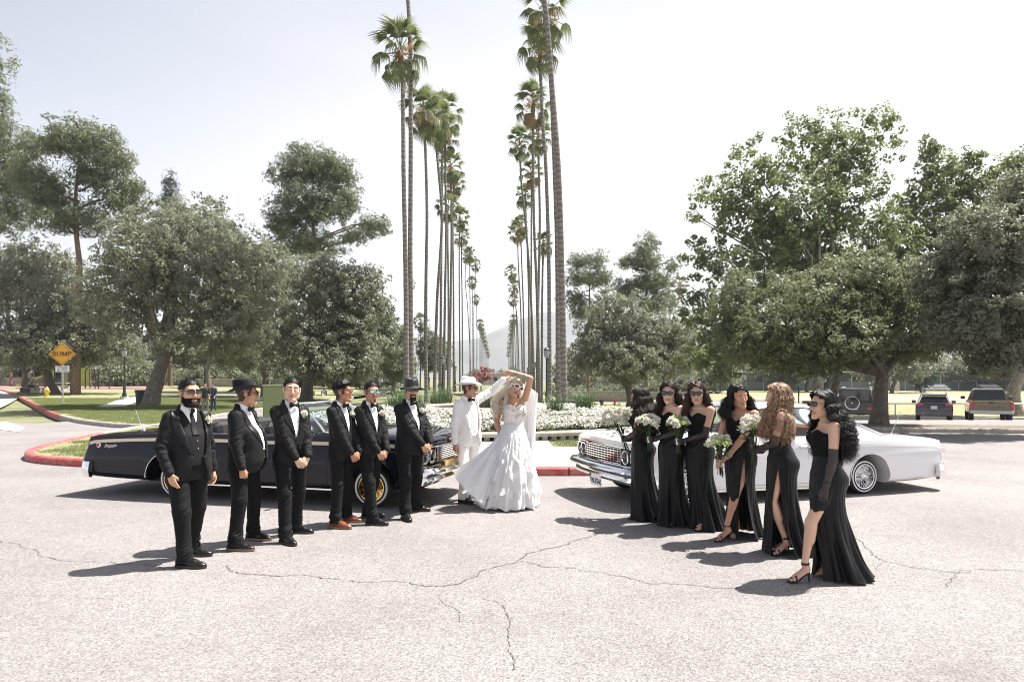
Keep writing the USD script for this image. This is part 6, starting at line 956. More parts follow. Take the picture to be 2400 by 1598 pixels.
def head_prims(F, c, R, s, fem=False, jaw=1.0, lean=1.0):
    q = lambda a, b, d: c + s * (R @ np.array([a, b, d], float)); E = lambda cc, r, k=0.02, sub=False, R2=None: F.ell(q(*cc), np.array(r) * s, R if R2 is None else R @ R2, k * s, sub)
    C = lambda a, b, r1, r2, k=0.015, sub=False: F.cone(q(*a), q(*b), r1 * s, r2 * s, k * s, sub)
    E((0, -0.012, 0.036), (0.074, 0.094, 0.084)); E((0, 0.030, -0.018), (0.059 * jaw, 0.060, 0.086), 0.03)
    for x in (-1, 1):
        C((x * 0.044 * jaw, 0.012, -0.060), (x * 0.014 * jaw, 0.072, -0.099), 0.024, 0.018, 0.025); E((x * 0.044 * jaw, 0.058, -0.018), (0.022, 0.022, 0.020), 0.025)
    E((0, 0.076 if fem else 0.078, -0.099 if fem else -0.100), ((0.016 if fem else 0.022) * jaw, 0.016, 0.015 if fem else 0.017), 0.02)
    C((-0.038, 0.074, 0.030), (0.038, 0.074, 0.030), 0.013, 0.013, 0.02)
    for x in (-1, 1): E((x * 0.032, 0.097, 0.010), (0.019, 0.015, 0.012), 0.014, True)
    C((0, 0.088, 0.020), (0, 0.106 if not fem else 0.102, -0.026), 0.008 if not fem else 0.006, 0.0122 if not fem else 0.0092, 0.012); E((0, 0.106 if not fem else 0.103, -0.030), (0.0115 if not fem else 0.009, 0.010, 0.0085 if not fem else 0.007), 0.008)
    for x in (-1, 1): E((x * 0.013, 0.098, -0.033), (0.009, 0.011, 0.008), 0.006)
    E((0, 0.0875, -0.0625), (0.021, 0.0105, 0.0055), 0.010); E((0, 0.0865, -0.0715), (0.017, 0.0105, 0.0058), 0.010)
    for x in (-1, 1): E((x * 0.031, 0.087, 0.010), (0.0155, 0.012, 0.0085), 0.004)
    for x in (-1, 1):
        Re = Rot.from_euler("z", x * 22, degrees=True).as_matrix()
        E((x * 0.079, -0.010, 0.0), (0.008, 0.019, 0.031), 0.006, False, Re); E((x * 0.087, -0.002, 0.004), (0.006, 0.010, 0.018), 0.004, True, Re)
def head_parts(par, bm, c, R, s, o):
    """brows, lips, eyes, hair, beard cut from the head of the body mesh, plus glasses. Head coordinates h = R^T (v - c) / s."""
    h = (np.asarray(bm.vertices) - c) @ R / s; x, y, z = h.T; ax = np.abs(x); n3 = meshkit.fbm(h * 40, 3, o.get("seed", 1)); near = np.minimum.reduce([0.1 - ax, 0.14 - np.abs(y), z + 0.14, 0.14 - z]); AND = lambda *q: np.minimum.reduce(q); OR = lambda *q: np.maximum.reduce(q)
    L = lambda *p: c + s * (R @ np.array(p, float))
    sh = lambda nm, keep, off, m: (lambda q: obj(nm, q, m, par, smooth=True) if q is not None else None)(shell(bm, np.minimum(keep, near), off))
    if not o.get("noface"):
        sh("lips", AND(y - 0.072, 0.0092 - np.abs(z + 0.067 - o.get("smile", 0.0) * ax ** 2) - 0.16 * np.clip(ax - 0.008, 0, 1), (0.0225 + 0.0006 * o.get("smile", 0.0)) - ax), 0.0018, o.get("lip", M_lip))
        bz = 0.0275 + 0.003 * np.cos(ax * 60); 
        for e in (-1, 1): sh("eyebrow", AND(y - 0.05, x * e - 0.013, 0.050 - x * e, (0.0040 if not o.get("fem") else 0.0020) * (1.25 - (x * e - 0.013) / 0.06) - np.abs(z - bz)), 0.0026, M_hairk)
    if o.get("eyes", True):
        for e in (-1, 1):
            q = obj("eye", T(trimesh.creation.icosphere(2, 1.0), L(e * 0.0315, 0.0905, 0.0105), R, np.array((0.0115, 0.0100, 0.0046)) * s), M_eye, par, smooth=True)
            obj("iris", T(trimesh.creation.icosphere(1, 1.0), L(e * 0.0315 + o.get("gaze", 0) * 0.005, 0.0990, 0.0110), R, np.array((0.0056, 0.0028, 0.0046)) * s), M_iris, q, smooth=True)
    st = o.get("hair", "crop"); hm = o.get("hairmat", M_hairk)
    line = 0.074 - 0.014 * S((ax - 0.02) / 0.03) - 0.034 * S((ax - 0.052) / 0.016)           # forehead hairline dropping at the temples
    line = np.where(y < 0.02, np.minimum(line, 0.032 - 2.2 * (0.02 - y)), line); line = np.maximum(line, -0.078)
    ear = AND(ax - 0.070, 0.034 - z, z + 0.04, 0.022 - y, y + 0.036); sideburn = AND(ax - 0.052, 0.036 - y, y + 0.012, z + 0.022)
    line = line + 0.012 * (n3 - 0.5); top = np.minimum(OR(z - line, sideburn), -ear)
    if st in ("crop", "quiff"):
        sh("hair_sides", AND(top, 0.064 - z), 0.0028, M_stub if o.get("fade", True) else hm)
        zc = 0.046 + 0.010 * S((-0.02 - y) / 0.06); t2 = AND(z - line, z - zc); d = 0.0030 + (0.003 + 0.007 * n3) * S((z - zc) / 0.03)
        if st == "quiff": d = d + (0.014 + 0.030 * meshkit.fbm(h * 34 + 5, 2, 3)) * S((z - 0.052) / 0.03) * S((y + 0.08) / 0.1)
        sh("hair", t2, d, hm)
    elif st == "nape":
        sh("hair_sides", AND(top, 0.066 - z), 0.004, M_stub if o.get("fade", True) else hm)
    elif st == "long":
        fl = np.where(y > 0.0, 0.080 - 0.15 * S((ax - 0.030) / 0.05), -0.085); sh("hair", AND(z - fl, OR(-y + 0.03, z - 0.055)), 0.004 + 0.007 * n3, hm)
    b = o.get("beard"); mouth = AND(0.021 - ax, z + 0.0795, -0.0550 - z, y - 0.07)
    if b == "full":
        k = AND(-0.030 - 0.30 * np.clip(y - 0.02, 0, 0.04) - z, y - 0.0, z + 0.120, -mouth, OR(-0.047 - z, 0.045 - y))
        sh("beard", k, 0.002 + 0.008 * S((-0.06 - z) / 0.05) * S((y - 0.0) / 0.06) + 0.003 * n3, M_beard)
    elif b == "goatee":
        k = AND(y - 0.055, 0.032 - ax, -0.0435 - z, z + 0.122, -mouth, OR(-0.083 - z, ax - 0.0215, z + 0.056)); sh("goatee", k, 0.0035 + 0.006 * S((-0.08 - z) / 0.03), M_beard)
    elif b == "chin":
        sh("goatee", AND(y - 0.055, 0.011 - ax, -0.083 - z, z + 0.112), 0.0025, M_stub); sh("moustache", AND(y - 0.08, 0.026 - ax, -0.0455 - z, z + 0.0520), 0.0012, M_stub)
    def fuzz(nm, k, n, ln, wd, m, comb):
        rg_ = np.random.default_rng(o.get("seed", 1) + 5); c_ = np.flatnonzero(np.minimum(k, near) > 0)
        if not len(c_): return
        nv = vnorm(bm); i_ = rg_.choice(c_, n); d_ = nv[i_] + (comb @ R.T) * 0.8 + rg_.normal(0, 0.35, (n, 3)); d_ /= np.linalg.norm(d_, axis=1, keepdims=True); l_ = ln * rg_.uniform(0.5, 1.2, (n, 1)); p0 = np.asarray(bm.vertices)[i_] + rg_.normal(0, 0.002, (n, 3)); p1 = p0 + d_ * l_ * 0.6; p2 = p1 + (d_ + (comb @ R.T) * 0.8) * l_ * 0.35
        curves(nm, par, list(np.stack([p0, p1, p2], 1)), [np.array([wd, wd * 0.8, wd * 0.3])] * n, m)
    if st in ("crop", "quiff"): fuzz("hair_strands", AND(z - line - 0.003, z - 0.03), 900, 0.022 if st == "crop" else 0.045, 0.0022, hm, np.array([0, 0.3 if st == "crop" else 0.9, 0.2]))
    if b == "full": fuzz("beard_strands", k, 900, 0.016, 0.0018, M_beard, np.array([0, 0.1, -0.8]))
    elif b == "goatee": fuzz("beard_strands", k, 300, 0.010, 0.0016, M_beard, np.array([0, 0.1, -0.8]))
    if o.get("stubble"): sh("stubble", AND(-0.045 - z, y - 0.01, z + 0.125, -mouth), 0.0012, o["stubble"])
    gl = o.get("glasses")
    if gl:
        fm, lm, shape = gl; g = sub("glasses", par); w, hgt = (0.027, 0.019) if shape == "rect" else (0.026, 0.020)
        for e in (-1, 1):
            t = np.linspace(0, 2 * np.pi, 25)[:-1]; cx, cz = np.cos(t), np.sin(t)
            w, hgt = (w * 1.12, hgt * 1.1) if shape == "cat" else (w, hgt)
            if shape == "cat": px, pz = w * np.sign(cx) * np.abs(cx) ** 0.8 * (1 + 0.12 * cz), hgt * cz * np.where(cz < 0, 1.15, 0.9) + 0.010 * np.clip(cx * e, 0, 1) ** 2 * (cz > -0.3)
            else: px, pz = w * np.sign(cx) * np.abs(cx) ** 0.6, hgt * np.sign(cz) * np.abs(cz) ** 0.6
            pts = np.array([L(e * 0.034 + a, 0.112 - 3.2 * (e * 0.034 + a) ** 2, 0.010 + b2) for a, b2 in zip(px, pz)])
            f = R @ np.array([0, 1.0, 0]); lens = rings_mesh([pts - f * 0.001, pts + f * 0.0015 * s]); fr = obj("rim", tube(np.vstack([pts, pts[:2]]), 0.0028 * s if lm is not M_clear else 0.0022 * s, 6), fm, g, smooth=True); obj("lens", lens, lm, g, smooth=30)
            hx = np.array([L(e * 0.060, 0.100, 0.018), L(e * 0.078, 0.088, 0.018), L(e * 0.083, 0.03, 0.017), L(e * 0.084, -0.012, 0.016)]); obj("temple", tube(hx, 0.0034 * s, 6), fm, g, smooth=True)
        obj("bridge", tube(np.array([L(-0.009, 0.112, 0.014), L(0, 0.115, 0.016), L(0.009, 0.112, 0.014)]), 0.0026 * s, 6), fm, g, smooth=True)
def hat(par, c, R, s, fm, bm, tilt=0, floppy=False, seed=0):
    """felt hat: dented crown, band, curved brim, in head coordinates"""
    n = 48; t = np.arange(n) * 2 * np.pi / n; ct, st = np.cos(t), np.sin(t); Rt = R @ Rot.from_euler("x", tilt, degrees=True).as_matrix(); o = np.array([0, -0.008, 0.052])
    def put(r): return c + s * ((o + np.asarray(r)) @ Rt.T)
    ra, rb = 0.088, 0.108; rings = []
    for zz, k in ((0.0, 1.0), (0.015, 1.0), (0.04, 0.985), (0.07, 0.95), (0.09, 0.90), (0.103, 0.82), (0.108, 0.68), (0.104, 0.45), (0.098, 0.2), (0.096, 0.03)):
        dent = 0.022 * (np.abs(ct) < 0.5) * S(1 - k) * 2.2 if not floppy else 0.010 * np.abs(st); pinch = 1 - 0.22 * S((zz - 0.03) / 0.06) * np.exp(-((ct ** 2 - 0.35) / 0.18) ** 2) * (st > 0) * (0 if floppy else 1)
        ridge = 0.014 * np.abs(ct) * (zz > 0.095) * (k < 0.7) * 0
        rings.append(put(np.c_[ra * k * ct * pinch, rb * k * st * (1 if st is None else 1), zz + 0.012 * st * S(zz / 0.1) * -1 - dent * (zz > 0.09) + ridge]))
    h_ = sub("hat", par); obj("crown", rings_mesh(rings), fm, h_, smooth=50)
    for i, (z0, z1, k) in enumerate(((0.004, 0.030, 1.02),)): obj("hat_band", rings_mesh([put(np.c_[ra * k * ct, rb * k * st, 0 * t + z0]), put(np.c_[ra * (k + .012) * ct, rb * (k + .012) * st, 0 * t + z0]), put(np.c_[ra * (k + .005) * ct, rb * (k + .005) * st, 0 * t + z1]), put(np.c_[ra * k * .97 * ct, rb * k * .97 * st, 0 * t + z1])], caps=False), bm, h_, smooth=40)
    bw = 0.074 if not floppy else 0.052; br = []
    for u, dz in ((0.0, 0.003), (0.35, 0.003), (0.7, 0.003), (1.0, 0.002), (1.02, -0.001), (1.0, -0.003), (0.6, -0.002), (0.0, -0.002)):
        lift = (0.036 * ct ** 2 - 0.026 * np.clip(st, 0, 1) ** 2 + 0.004 * np.clip(-st, 0, 1)) * u ** 1.5 if not floppy else (-0.028 * u + 0.010 * np.cos(3 * t + seed) * u)
        br.append(put(np.c_[(ra * 0.99 + bw * u) * ct, (rb * 0.99 + bw * u) * st, dz + lift]))
    obj("brim", rings_mesh(br, caps=False), fm, h_, smooth=50); return h_
def flower_blob(seed, n=26, r=0.03, petal=0.016):
    """a round bloom of cupped petals"""
    rg = np.random.default_rng(seed); V, Fc = [], []
    for i in range(n):
        d = rg.normal(size=3); d[2] = abs(d[2]) * 0.9 + 0.05; d /= np.linalg.norm(d); x, y, _ = frame(d); p = d * r * (0.55 + 0.45 * rg.random()); a = rg.random() * 6.28; u = x * math.cos(a) + y * math.sin(a); w = np.cross(d, u); l = petal * (0.8 + 0.5 * rg.random()); k = len(V) * 1
        b = len(V); V += [p, p + u * l * 0.7 + w * l * 0.7 + d * l * 0.35, p + u * l * 1.35 + d * l * 0.75, p + u * l * 0.7 - w * l * 0.7 + d * l * 0.35, p + u * l * 0.75 + d * l * 0.15]
        Fc += [(b, b + 1, b + 4), (b + 1, b + 2, b + 4), (b + 2, b + 3, b + 4), (b + 3, b, b + 4)]
    return cat([trimesh.Trimesh(np.array(V), np.array(Fc), process=False), T(trimesh.creation.icosphere(1, 1.0), (0, 0, r * 0.28), None, (r * 0.72, r * 0.72, r * 0.6))])
def curves(name, par, strands, widths, m):
    nm = numbered(_path(par), name); c = UsdGeom.BasisCurves.Define(stage, _path(par) + "/" + nm); P = np.vstack(strands)
    c.CreateTypeAttr("linear"); c.CreateCurveVertexCountsAttr(Vt.IntArray([len(q) for q in strands])); c.CreatePointsAttr(Vt.Vec3fArray.FromNumpy(P.astype(np.float32)))
    c.CreateWidthsAttr(Vt.FloatArray.FromNumpy(np.concatenate(widths).astype(np.float32))); c.SetWidthsInterpolation("vertex"); UsdShade.MaterialBindingAPI.Apply(c.GetPrim()).Bind(m); return c.GetPrim()
def arm_setup(o, J, s, side):
    k = "R" if side > 0 else "L"; sh = J["sh" + k]; tgt = np.array(o["hand" + k], float) * s; pole = o.get("pole" + k, (0.5 * side, -0.8, -0.2))
    el, wr = ik(sh, tgt, 0.285 * s, 0.262 * s, pole); J["el" + k], J["wr" + k] = el, wr
    if ("dir" + k) in o: X = np.array(o["dir" + k], float)
    else: X = wr - el
    X = X / np.linalg.norm(X); B = np.array(o.get("back" + k, (side, 0, 0)), float); B = B - X * (B @ X); B /= np.linalg.norm(B); J["R" + k] = np.stack([X, np.cross(B, X), B], 1)
def place(o):
    a = math.radians(o["a"]); f = np.array([math.sin(a), -math.cos(a)]); r = np.array([-math.cos(a), -math.sin(a)]); root = np.array(o["root"][:2]); return root, a + math.pi, (lambda w: np.array([(np.asarray(w)[:2] - root) @ r, (np.asarray(w)[:2] - root) @ f]))
def shoe(F, ank, yaw, s, heel=0.0):
    R = Rot.from_euler("z", yaw).as_matrix(); q = lambda a, b, c: np.array([ank[0], ank[1], 0]) + s * (R @ np.array([a, b, c], float))
    F.cone(q(0, -0.045, 0.045), q(0, 0.02, 0.055), 0.042 * s, 0.040 * s, 0.02); F.cone(q(0, -0.03, 0.05), q(0, -0.015, 0.125), 0.042 * s, 0.042 * s, 0.02); F.ell(q(0.004, 0.115, 0.028), np.array((0.046, 0.085, 0.036)) * s, R, 0.03); F.ell(q(0.0, 0.175, 0.022), np.array((0.036, 0.05, 0.026)) * s, R, 0.02); F.cone(q(0, 0.0, 0.07), q(0, 0.1, 0.045), 0.04 * s, 0.035 * s, 0.03)
    lo = np.array([ank[0] - 0.3, ank[1] - 0.3, -0.2]); F.op(lambda x, y, z: (z - 0.0225 * s) + 0 * x + 0 * y, lo, (ank[0] + 0.3, ank[1] + 0.3, 0.03), 0.004, sub=True)
def man(o):
    s = o["H"] / 1.75; root, rz, loc = place(o); w = o.get("w", 1.0); belly = o.get("belly", 0.0); P = thing("person", o["label"], "person", (root[0], root[1], 0.0), rz, o.get("group"))
    suit, trm, satin, shoem = o.get("suit", M_suit), o.get("trousers", M_trous), o.get("satin", M_satin), o.get("shoe", M_shoe)
    J = {}; fr, fl = loc(o["footR"]), loc(o["footL"]); sw = 0.158 * (0.5 + 0.5 * w)
    J["ankR"] = np.array([*fr, 0.10 * s]); J["ankL"] = np.array([*fl, 0.10 * s]); lift = o.get("lift", (0, 0))
    J["shR"] = np.array([sw * s, -0.015 * s, 1.372 * s + lift[0]]); J["shL"] = np.array([-sw * s, -0.015 * s, 1.372 * s + lift[1]])
    for sd in (1, -1): arm_setup(o, J, s, sd)
    for k, sd in (("R", 1), ("L", -1)):
        J["hip" + k] = np.array([sd * 0.095 * s * w, -0.005, 0.93 * s]); q = (J["hip" + k] + J["ank" + k]) / 2; f = J["ank" + k] * [1, 1, 0]; fy = math.radians(o.get("yaw" + k, o["a"]) - o["a"]); J["yaw" + k] = fy; J["kn" + k] = q + np.array([math.sin(-fy) * -0.0, 0.035 * s, 0.0]) + np.array([0.01 * sd, 0, -0.01])
    hc = np.array([0, 0.030 * s, 1.611 * s]) + np.array(o.get("headoff", (0, 0, 0))); HR = eul(*o.get("head", (0, 0, 0))); hs = s * 1.065 * o.get("hs", 1.0)
    # --- one body: coarse below, fine head and hands
    F = Field((-0.75 * s, -0.5, 0), (0.75 * s, 0.75, 2.1 * s), 0.017) if False else None
    lo, hi = np.min([J[k] for k in J if not k.startswith(("R", "L", "yaw"))], axis=0) - 0.12, np.max([J[k] for k in J if not k.startswith(("R", "L", "yaw"))], axis=0) + 0.12; lo[2] = 0.02; hi[2] = max(hi[2], 1.5 * s)
    def limbs(F, k=0.03):
        F.loft([(0.84 * s, 0, 0, 0.12 * s * w, 0.08 * s), (1.0 * s, 0, 0.0, 0.11 * s * w, 0.07 * s + belly * 0.8), (1.2 * s, 0, -0.01, 0.12 * s * w, 0.07 * s + belly * 0.3), (1.36 * s, 0, -0.02, 0.11 * s * w, 0.06 * s), (1.41 * s, 0, -0.02, 0.05 * s, 0.05 * s)], k)
        F.cone((0, -0.015 * s, 1.40 * s), hc + HR @ np.array([0, -0.02, -0.05]) * hs, 0.060 * s, 0.056 * s, 0.03)
        for q in ("R", "L"):
            F.cone(J["hip" + q], J["kn" + q], 0.075 * s, 0.055 * s, k); F.cone(J["kn" + q], J["ank" + q], 0.053 * s, 0.038 * s, k); F.cone(J["sh" + q], J["el" + q], 0.048 * s, 0.040 * s, k); F.cone(J["el" + q], J["wr" + q], 0.039 * s, 0.027 * s, 0.02)
    F = Field(lo, hi, 0.018); limbs(F); parts = [F.mesh()]
    F = Field(hc - 0.155 * s, hc + 0.155 * s, 0.0046); head_prims(F, hc, HR, hs, False, o.get("jaw", 1.0)); F.cone((0, -0.015 * s, 1.40 * s), hc + HR @ np.array([0, -0.02, -0.05]) * hs, 0.060 * s * o.get("neck", 1), 0.056 * s * o.get("neck", 1), 0.03); hm = F.mesh(); parts.append(hm)
    ctr = [J["wr" + q] + J["R" + q][:, 0] * 0.07 for q in ("R", "L")]
    for i, (q, sd) in enumerate((("R", 1), ("L", -1))):
        if o.get("hide" + q): continue
        F = Field(ctr[i] - 0.14 * s, ctr[i] + 0.14 * s, 0.0042); hand_prims(F, J["wr" + q], J["R" + q], sd, o.get("curl" + q, o.get("curl", 0.5)), s * 0.98, thumb=o.get("thumb", 0.6)); F.cone(J["el" + q] * 0.3 + J["wr" + q] * 0.7, J["wr" + q], 0.031 * s, 0.025 * s, 0.012); parts.append(F.mesh())
    obj("body", cat(parts), o.get("skin", M_skin["brown"]), P, smooth=True)
    hp = sub("head_details", P) if False else P
    head_parts(hp, hm, hc, HR, hs, o)
    if o.get("hat"): fm, bm, tilt, fl_ = o["hat"]; hat(P, hc, HR, hs * 1.0, fm, bm, tilt, fl_, o.get("seed", 0))
    # --- trousers
    lo2 = np.min([J[k] for k in ("hipR", "hipL", "knR", "knL", "ankR", "ankL")], axis=0) - 0.18 - belly; hi2 = np.max([J[k] for k in ("hipR", "hipL", "knR", "knL", "ankR", "ankL")], axis=0) + 0.18 + belly; lo2[2] = 0.03
    F = Field(lo2, hi2, 0.0105); F.loft([(0.80 * s, 0, 0, 0.155 * s * w, 0.115 * s), (0.92 * s, 0, 0.0, 0.172 * s * w, 0.128 * s + belly * 0.7), (1.05 * s, 0, 0.01, 0.165 * s * w, 0.118 * s + belly)], 0.03)
    for q in ("R", "L"):
        F.cone(J["hip" + q] - [0, 0, 0.03], J["kn" + q], 0.092 * s * w, 0.068 * s * (0.5 + 0.5 * w), 0.035); e = J["ank" + q].copy(); e[2] = 0.085 * s; F.cone(J["kn" + q], e, 0.067 * s * (0.5 + 0.5 * w), 0.060 * s, 0.02); F.cone(e + [0, 0.005, 0.04], e + [0, 0.012, -0.02], 0.060 * s, 0.068 * s, 0.02)
    for q in ("R", "L"): F.op(lambda x, y, z: z - 0.055 * s + 0 * x + 0 * y, lo2, (hi2[0], hi2[1], 0.05), 0.006, sub=True)
    tm = F.mesh(); v = np.asarray(tm.vertices); n = vnorm(tm); zz = v[:, 2] / s
    f1 = meshkit.fbm(np.c_[v[:, 0] * 7, v[:, 1] * 7, v[:, 2] * 26 + v[:, 0] * 14], 3, o.get("seed", 1)) - 0.5; f2 = meshkit.fbm(np.c_[v[:, 0] * 16, v[:, 1] * 16, v[:, 2] * 3.5], 2, 7 + o.get("seed", 1)) - 0.5
    amp = 0.022 * np.exp(-((zz - 0.13) / 0.08) ** 2) + 0.012 * np.exp(-((zz - 0.48) / 0.10) ** 2) + 0.014 * np.exp(-((zz - 0.80) / 0.08) ** 2) + 0.003; tm.vertices = v + n * ((0.55 - np.abs(f1) * 3.2) * amp + f2 * 0.012)[:, None]
    obj("trousers", tm, trm, P, smooth=True)
    for q in ("R", "L"):
        a = J["ank" + q]; F = Field(a + [-0.24, -0.24, -0.1], a + [0.24, 0.24, 0.06], 0.0075); shoe(F, a, J["yaw" + q], s, 0); sm = F.mesh(); shp = obj("shoe", sm, shoem, P, smooth=40)
        hv = np.asarray(sm.vertices); k = hv[:, 2] < 0.05 * s
        try:
            from shapely.geometry import MultiPoint
            out = MultiPoint(hv[k][:, :2]).convex_hull.buffer(0.004); obj("sole", T(trimesh.creation.extrude_polygon(out, 0.021 * s, engine="earcut"), (0, 0, 0.002)), o.get("sole", M_sole), shp)
        except Exception: pass
    # --- jacket over shirt
    b = belly; tab = [(0.785 * s, 0, 0.0, 0.182 * s * w, 0.136 * s + b * 0.7), (0.90 * s, 0, 0.008 + b * 0.4, 0.180 * s * w, 0.138 * s + b), (1.05 * s, 0, 0.010 + b * 0.5, 0.166 * s * w, 0.128 * s + b), (1.20 * s, 0, 0.005 + b * 0.3, 0.174 * s * w, 0.126 * s + b * 0.7), (1.29 * s, 0, -0.004, 0.172 * s * w, 0.120 * s + b * 0.2), (1.37 * s, 0, -0.012, 0.152 * s * w, 0.106 * s), (1.435 * s, 0, -0.018, 0.118 * s, 0.088 * s), (1.475 * s, 0, -0.018, 0.084 * s, 0.080 * s), (1.505 * s, 0, -0.018, 0.074 * s, 0.076 * s)]
    T_ = np.array(tab); zb = o.get("button", 1.10) * s; openw = o.get("open", 0.0) * s
    def half(z):
        up = 0.012 * s + openw + (0.072 * s) * np.clip((z - zb) / (1.47 * s - zb), 0, 1) ** 0.85; dn = openw + 0.34 * np.clip(zb - 0.05 * s - z, 0, 1); return np.where(z > zb, up, np.where(z > zb - 0.05 * s, openw - 0.01 + 0 * z, dn - 0.006))
    fs = [PchipInterpolator(T_[:, 0], T_[:, i]) for i in range(1, 5)]
    def inner(x, y, z):
        q = np.clip(z, T_[0, 0], T_[-1, 0]); cx, cy, rx, ry = (g(q).astype(np.float32) for g in fs); rx, ry = rx - 0.040 * s, ry - 0.040 * s; return (np.sqrt(((x - cx) / rx) ** 2 + ((y - cy) / ry) ** 2) - 1) * np.minimum(rx, ry)
    jl = np.min([J["elR"], J["elL"], J["wrR"], J["wrL"], [-0.3 * s * w, -0.25, 0.76 * s]], axis=0) - 0.09; jh = np.max([J["elR"], J["elL"], J["wrR"], J["wrL"], [0.3 * s * w, 0.25 + b, 1.53 * s]], axis=0) + 0.09; jl[2] = min(jl[2], 0.76 * s)
    F = Field(jl, jh, 0.0086); F.loft(tab, 0.02, 2.3)
    F.op(lambda x, y, z: np.maximum(np.maximum(np.abs(x) - half(z), -y + 0 * x), -inner(x, y, z)), (-0.25, 0, 0.76 * s), (0.25, 0.4 + b, 1.55 * s), 0.004, sub=True)
    for q in ("R", "L"):
        pad = J["sh" + q] + [0, 0, 0.004]; F.cone(pad, J["el" + q], 0.066 * s * (0.6 + 0.4 * w), 0.055 * s, 0.045); e = J["wr" + q] + (J["el" + q] - J["wr" + q]) * 0.06; F.cone(J["el" + q], e, 0.055 * s, 0.045 * s, 0.018)
    jm = taubin(F.mesh(), 2); v = np.asarray(jm.vertices); n = vnorm(jm); am = np.zeros(len(v)); ph = np.zeros(len(v))
    for q in ("R", "L"):
        for A, B in ((J["sh" + q], J["el" + q]), (J["el" + q], J["wr" + q])):
            ba = B - A; t = np.clip((v - A) @ ba / (ba @ ba), 0, 1); d = np.linalg.norm(v - A - t[:, None] * ba, axis=1); inside = S((0.10 * s - d) / (0.03 * s)); e = np.linalg.norm(v - J["el" + q], axis=1); am = np.maximum(am, inside * (0.006 + 0.010 * np.exp(-(e / (0.13 * s)) ** 2))); ph = np.where(inside > 0.5, np.linalg.norm(v - J["sh" + q], axis=1), ph)
    rg_ = lambda q: 0.55 - np.abs(q - 0.5) * 3.2
    f1 = rg_(meshkit.fbm(np.c_[v[:, 0] * 11, v[:, 1] * 11, ph * 30 + v[:, 2] * 8 + v[:, 1] * 14], 2, o.get("seed", 1))); f2 = meshkit.fbm(np.c_[v[:, 0] * 6, v[:, 1] * 6, v[:, 2] * 11 + np.abs(v[:, 0]) * 12], 3, 11 + o.get("seed", 1)) - 0.5
    jm.vertices = v + n * (f1 * am + f2 * 0.014 * S((0.02 + 1.40 * s - v[:, 2]) / 0.1) * np.where(v[:, 1] > 0, S((np.abs(v[:, 0]) - half(v[:, 2]) - 0.01) / 0.06), 1.0))[:, None]; jk = obj("jacket", jm, suit, P, smooth=True)
    v = np.asarray(jm.vertices); hz = half(v[:, 2]); lw = 0.070 * s * S((v[:, 2] - zb) / (0.20 * s)) * (1 - 0.35 * S((v[:, 2] - 1.36 * s) / (0.1 * s))); ax = np.abs(v[:, 0]); n = vnorm(jm)
    keep = np.minimum.reduce([v[:, 1] + 0.01, (n[:, 1] - 0.12) * 0.1, v[:, 2] - zb, 1.495 * s - v[:, 2], hz + lw - ax, ax - hz + 0.014])
    for sd, nm in ((1, "lapel"), (-1, "lapel")):
        q = shell(jm, np.minimum(keep, v[:, 0] * sd), 0.006)
        if q is not None: obj(nm, q, satin, jk, smooth=40)
    for k in range(o.get("buttons", 2)):
        z = zb - 0.025 * s - k * 0.09 * s; yy = fs[1](z) + fs[3](z); obj("button", T(cyl(0.010, 0.006, n=12), (0.012 - openw * 1.3 - 0.02 * k, yy + 0.001, z), (-90, 0, 0)), satin if satin is not M_wsuit else M_shirt, jk)
    # shirt: torso core, collar, cuffs
    F = Field((-0.22 * w, -0.2, 0.93 * s), (0.22 * w, 0.3 + b, 1.56 * s), 0.0085); F.loft([(r[0], r[1], r[2], r[3] - 0.022 * s, r[4] - 0.020 * s) for r in tab if 0.85 * s < r[0] < 1.48 * s], 0.02, 2.2)
    nk = hc + HR @ np.array([0, -0.02, -0.05]) * hs; n0 = np.array([0, -0.018 * s, 1.415 * s]); nd = (nk - n0); nd /= np.linalg.norm(nd)
    shp = obj("shirt", F.mesh(), o.get("vest", M_shirt) if o.get("vest") else M_shirt, P, smooth=True)
    cr = []; x, y, d = frame(nd, (0, -1, 0)); t = np.arange(28) * 2 * np.pi / 28
    for u, r in ((0.010, 0.088), (0.050, 0.0775), (0.088, 0.0700), (0.092, 0.0675), (0.086, 0.0645), (0.01, 0.072)):
        front = np.array([0, 1.0, 0]); ring = n0 + nd * u * s + r * s * (np.cos(t)[:, None] * np.array([1, 0, 0]) + np.sin(t)[:, None] * np.cross(nd, [1, 0, 0])); ring = ring - nd * (0.022 * s * S((np.sin(t)) / 1.0))[:, None]; cr.append(ring)
    obj("collar", rings_mesh(cr, caps=False), M_shirt, P, smooth=45)
    if o.get("vest"):        # white shirt front above the waistcoat
        sv = np.asarray(F.mesh().vertices); fm_ = F.mesh(); keep = np.minimum.reduce([sv[:, 1], 0.004 + 0.085 * s * np.clip((sv[:, 2] - o.get("vneck", 1.22) * s) / (0.22 * s), 0, 1) - np.abs(sv[:, 0]), sv[:, 2] - o.get("vneck", 1.22) * s]); q = shell(fm_, keep, 0.004); 
        if q is not None: obj("shirt_front", q, M_shirt, P, smooth=True)
        for k in range(3): z = (o.get("vneck", 1.22) - 0.04 - 0.07 * k) * s; obj("button", T(cyl(0.007, 0.005, n=10), (0, float(fs[1](z) + fs[3](z)) - 0.019 * s, z), (-90, 0, 0)), M_silver if o.get("suit") is None else M_shirt, shp)
    cuffs = {}
    for q in ("R", "L"):
        if o.get("hide" + q): continue
        d = J["wr" + q] - J["el" + q]; d /= np.linalg.norm(d); obj("cuff", tube([J["wr" + q] - d * 0.05 * s, J["wr" + q] - d * 0.002 * s, J["wr" + q] + d * 0.004 * s], [0.040 * s, 0.037 * s, 0.034 * s], 16), M_shirt, P, smooth=45)
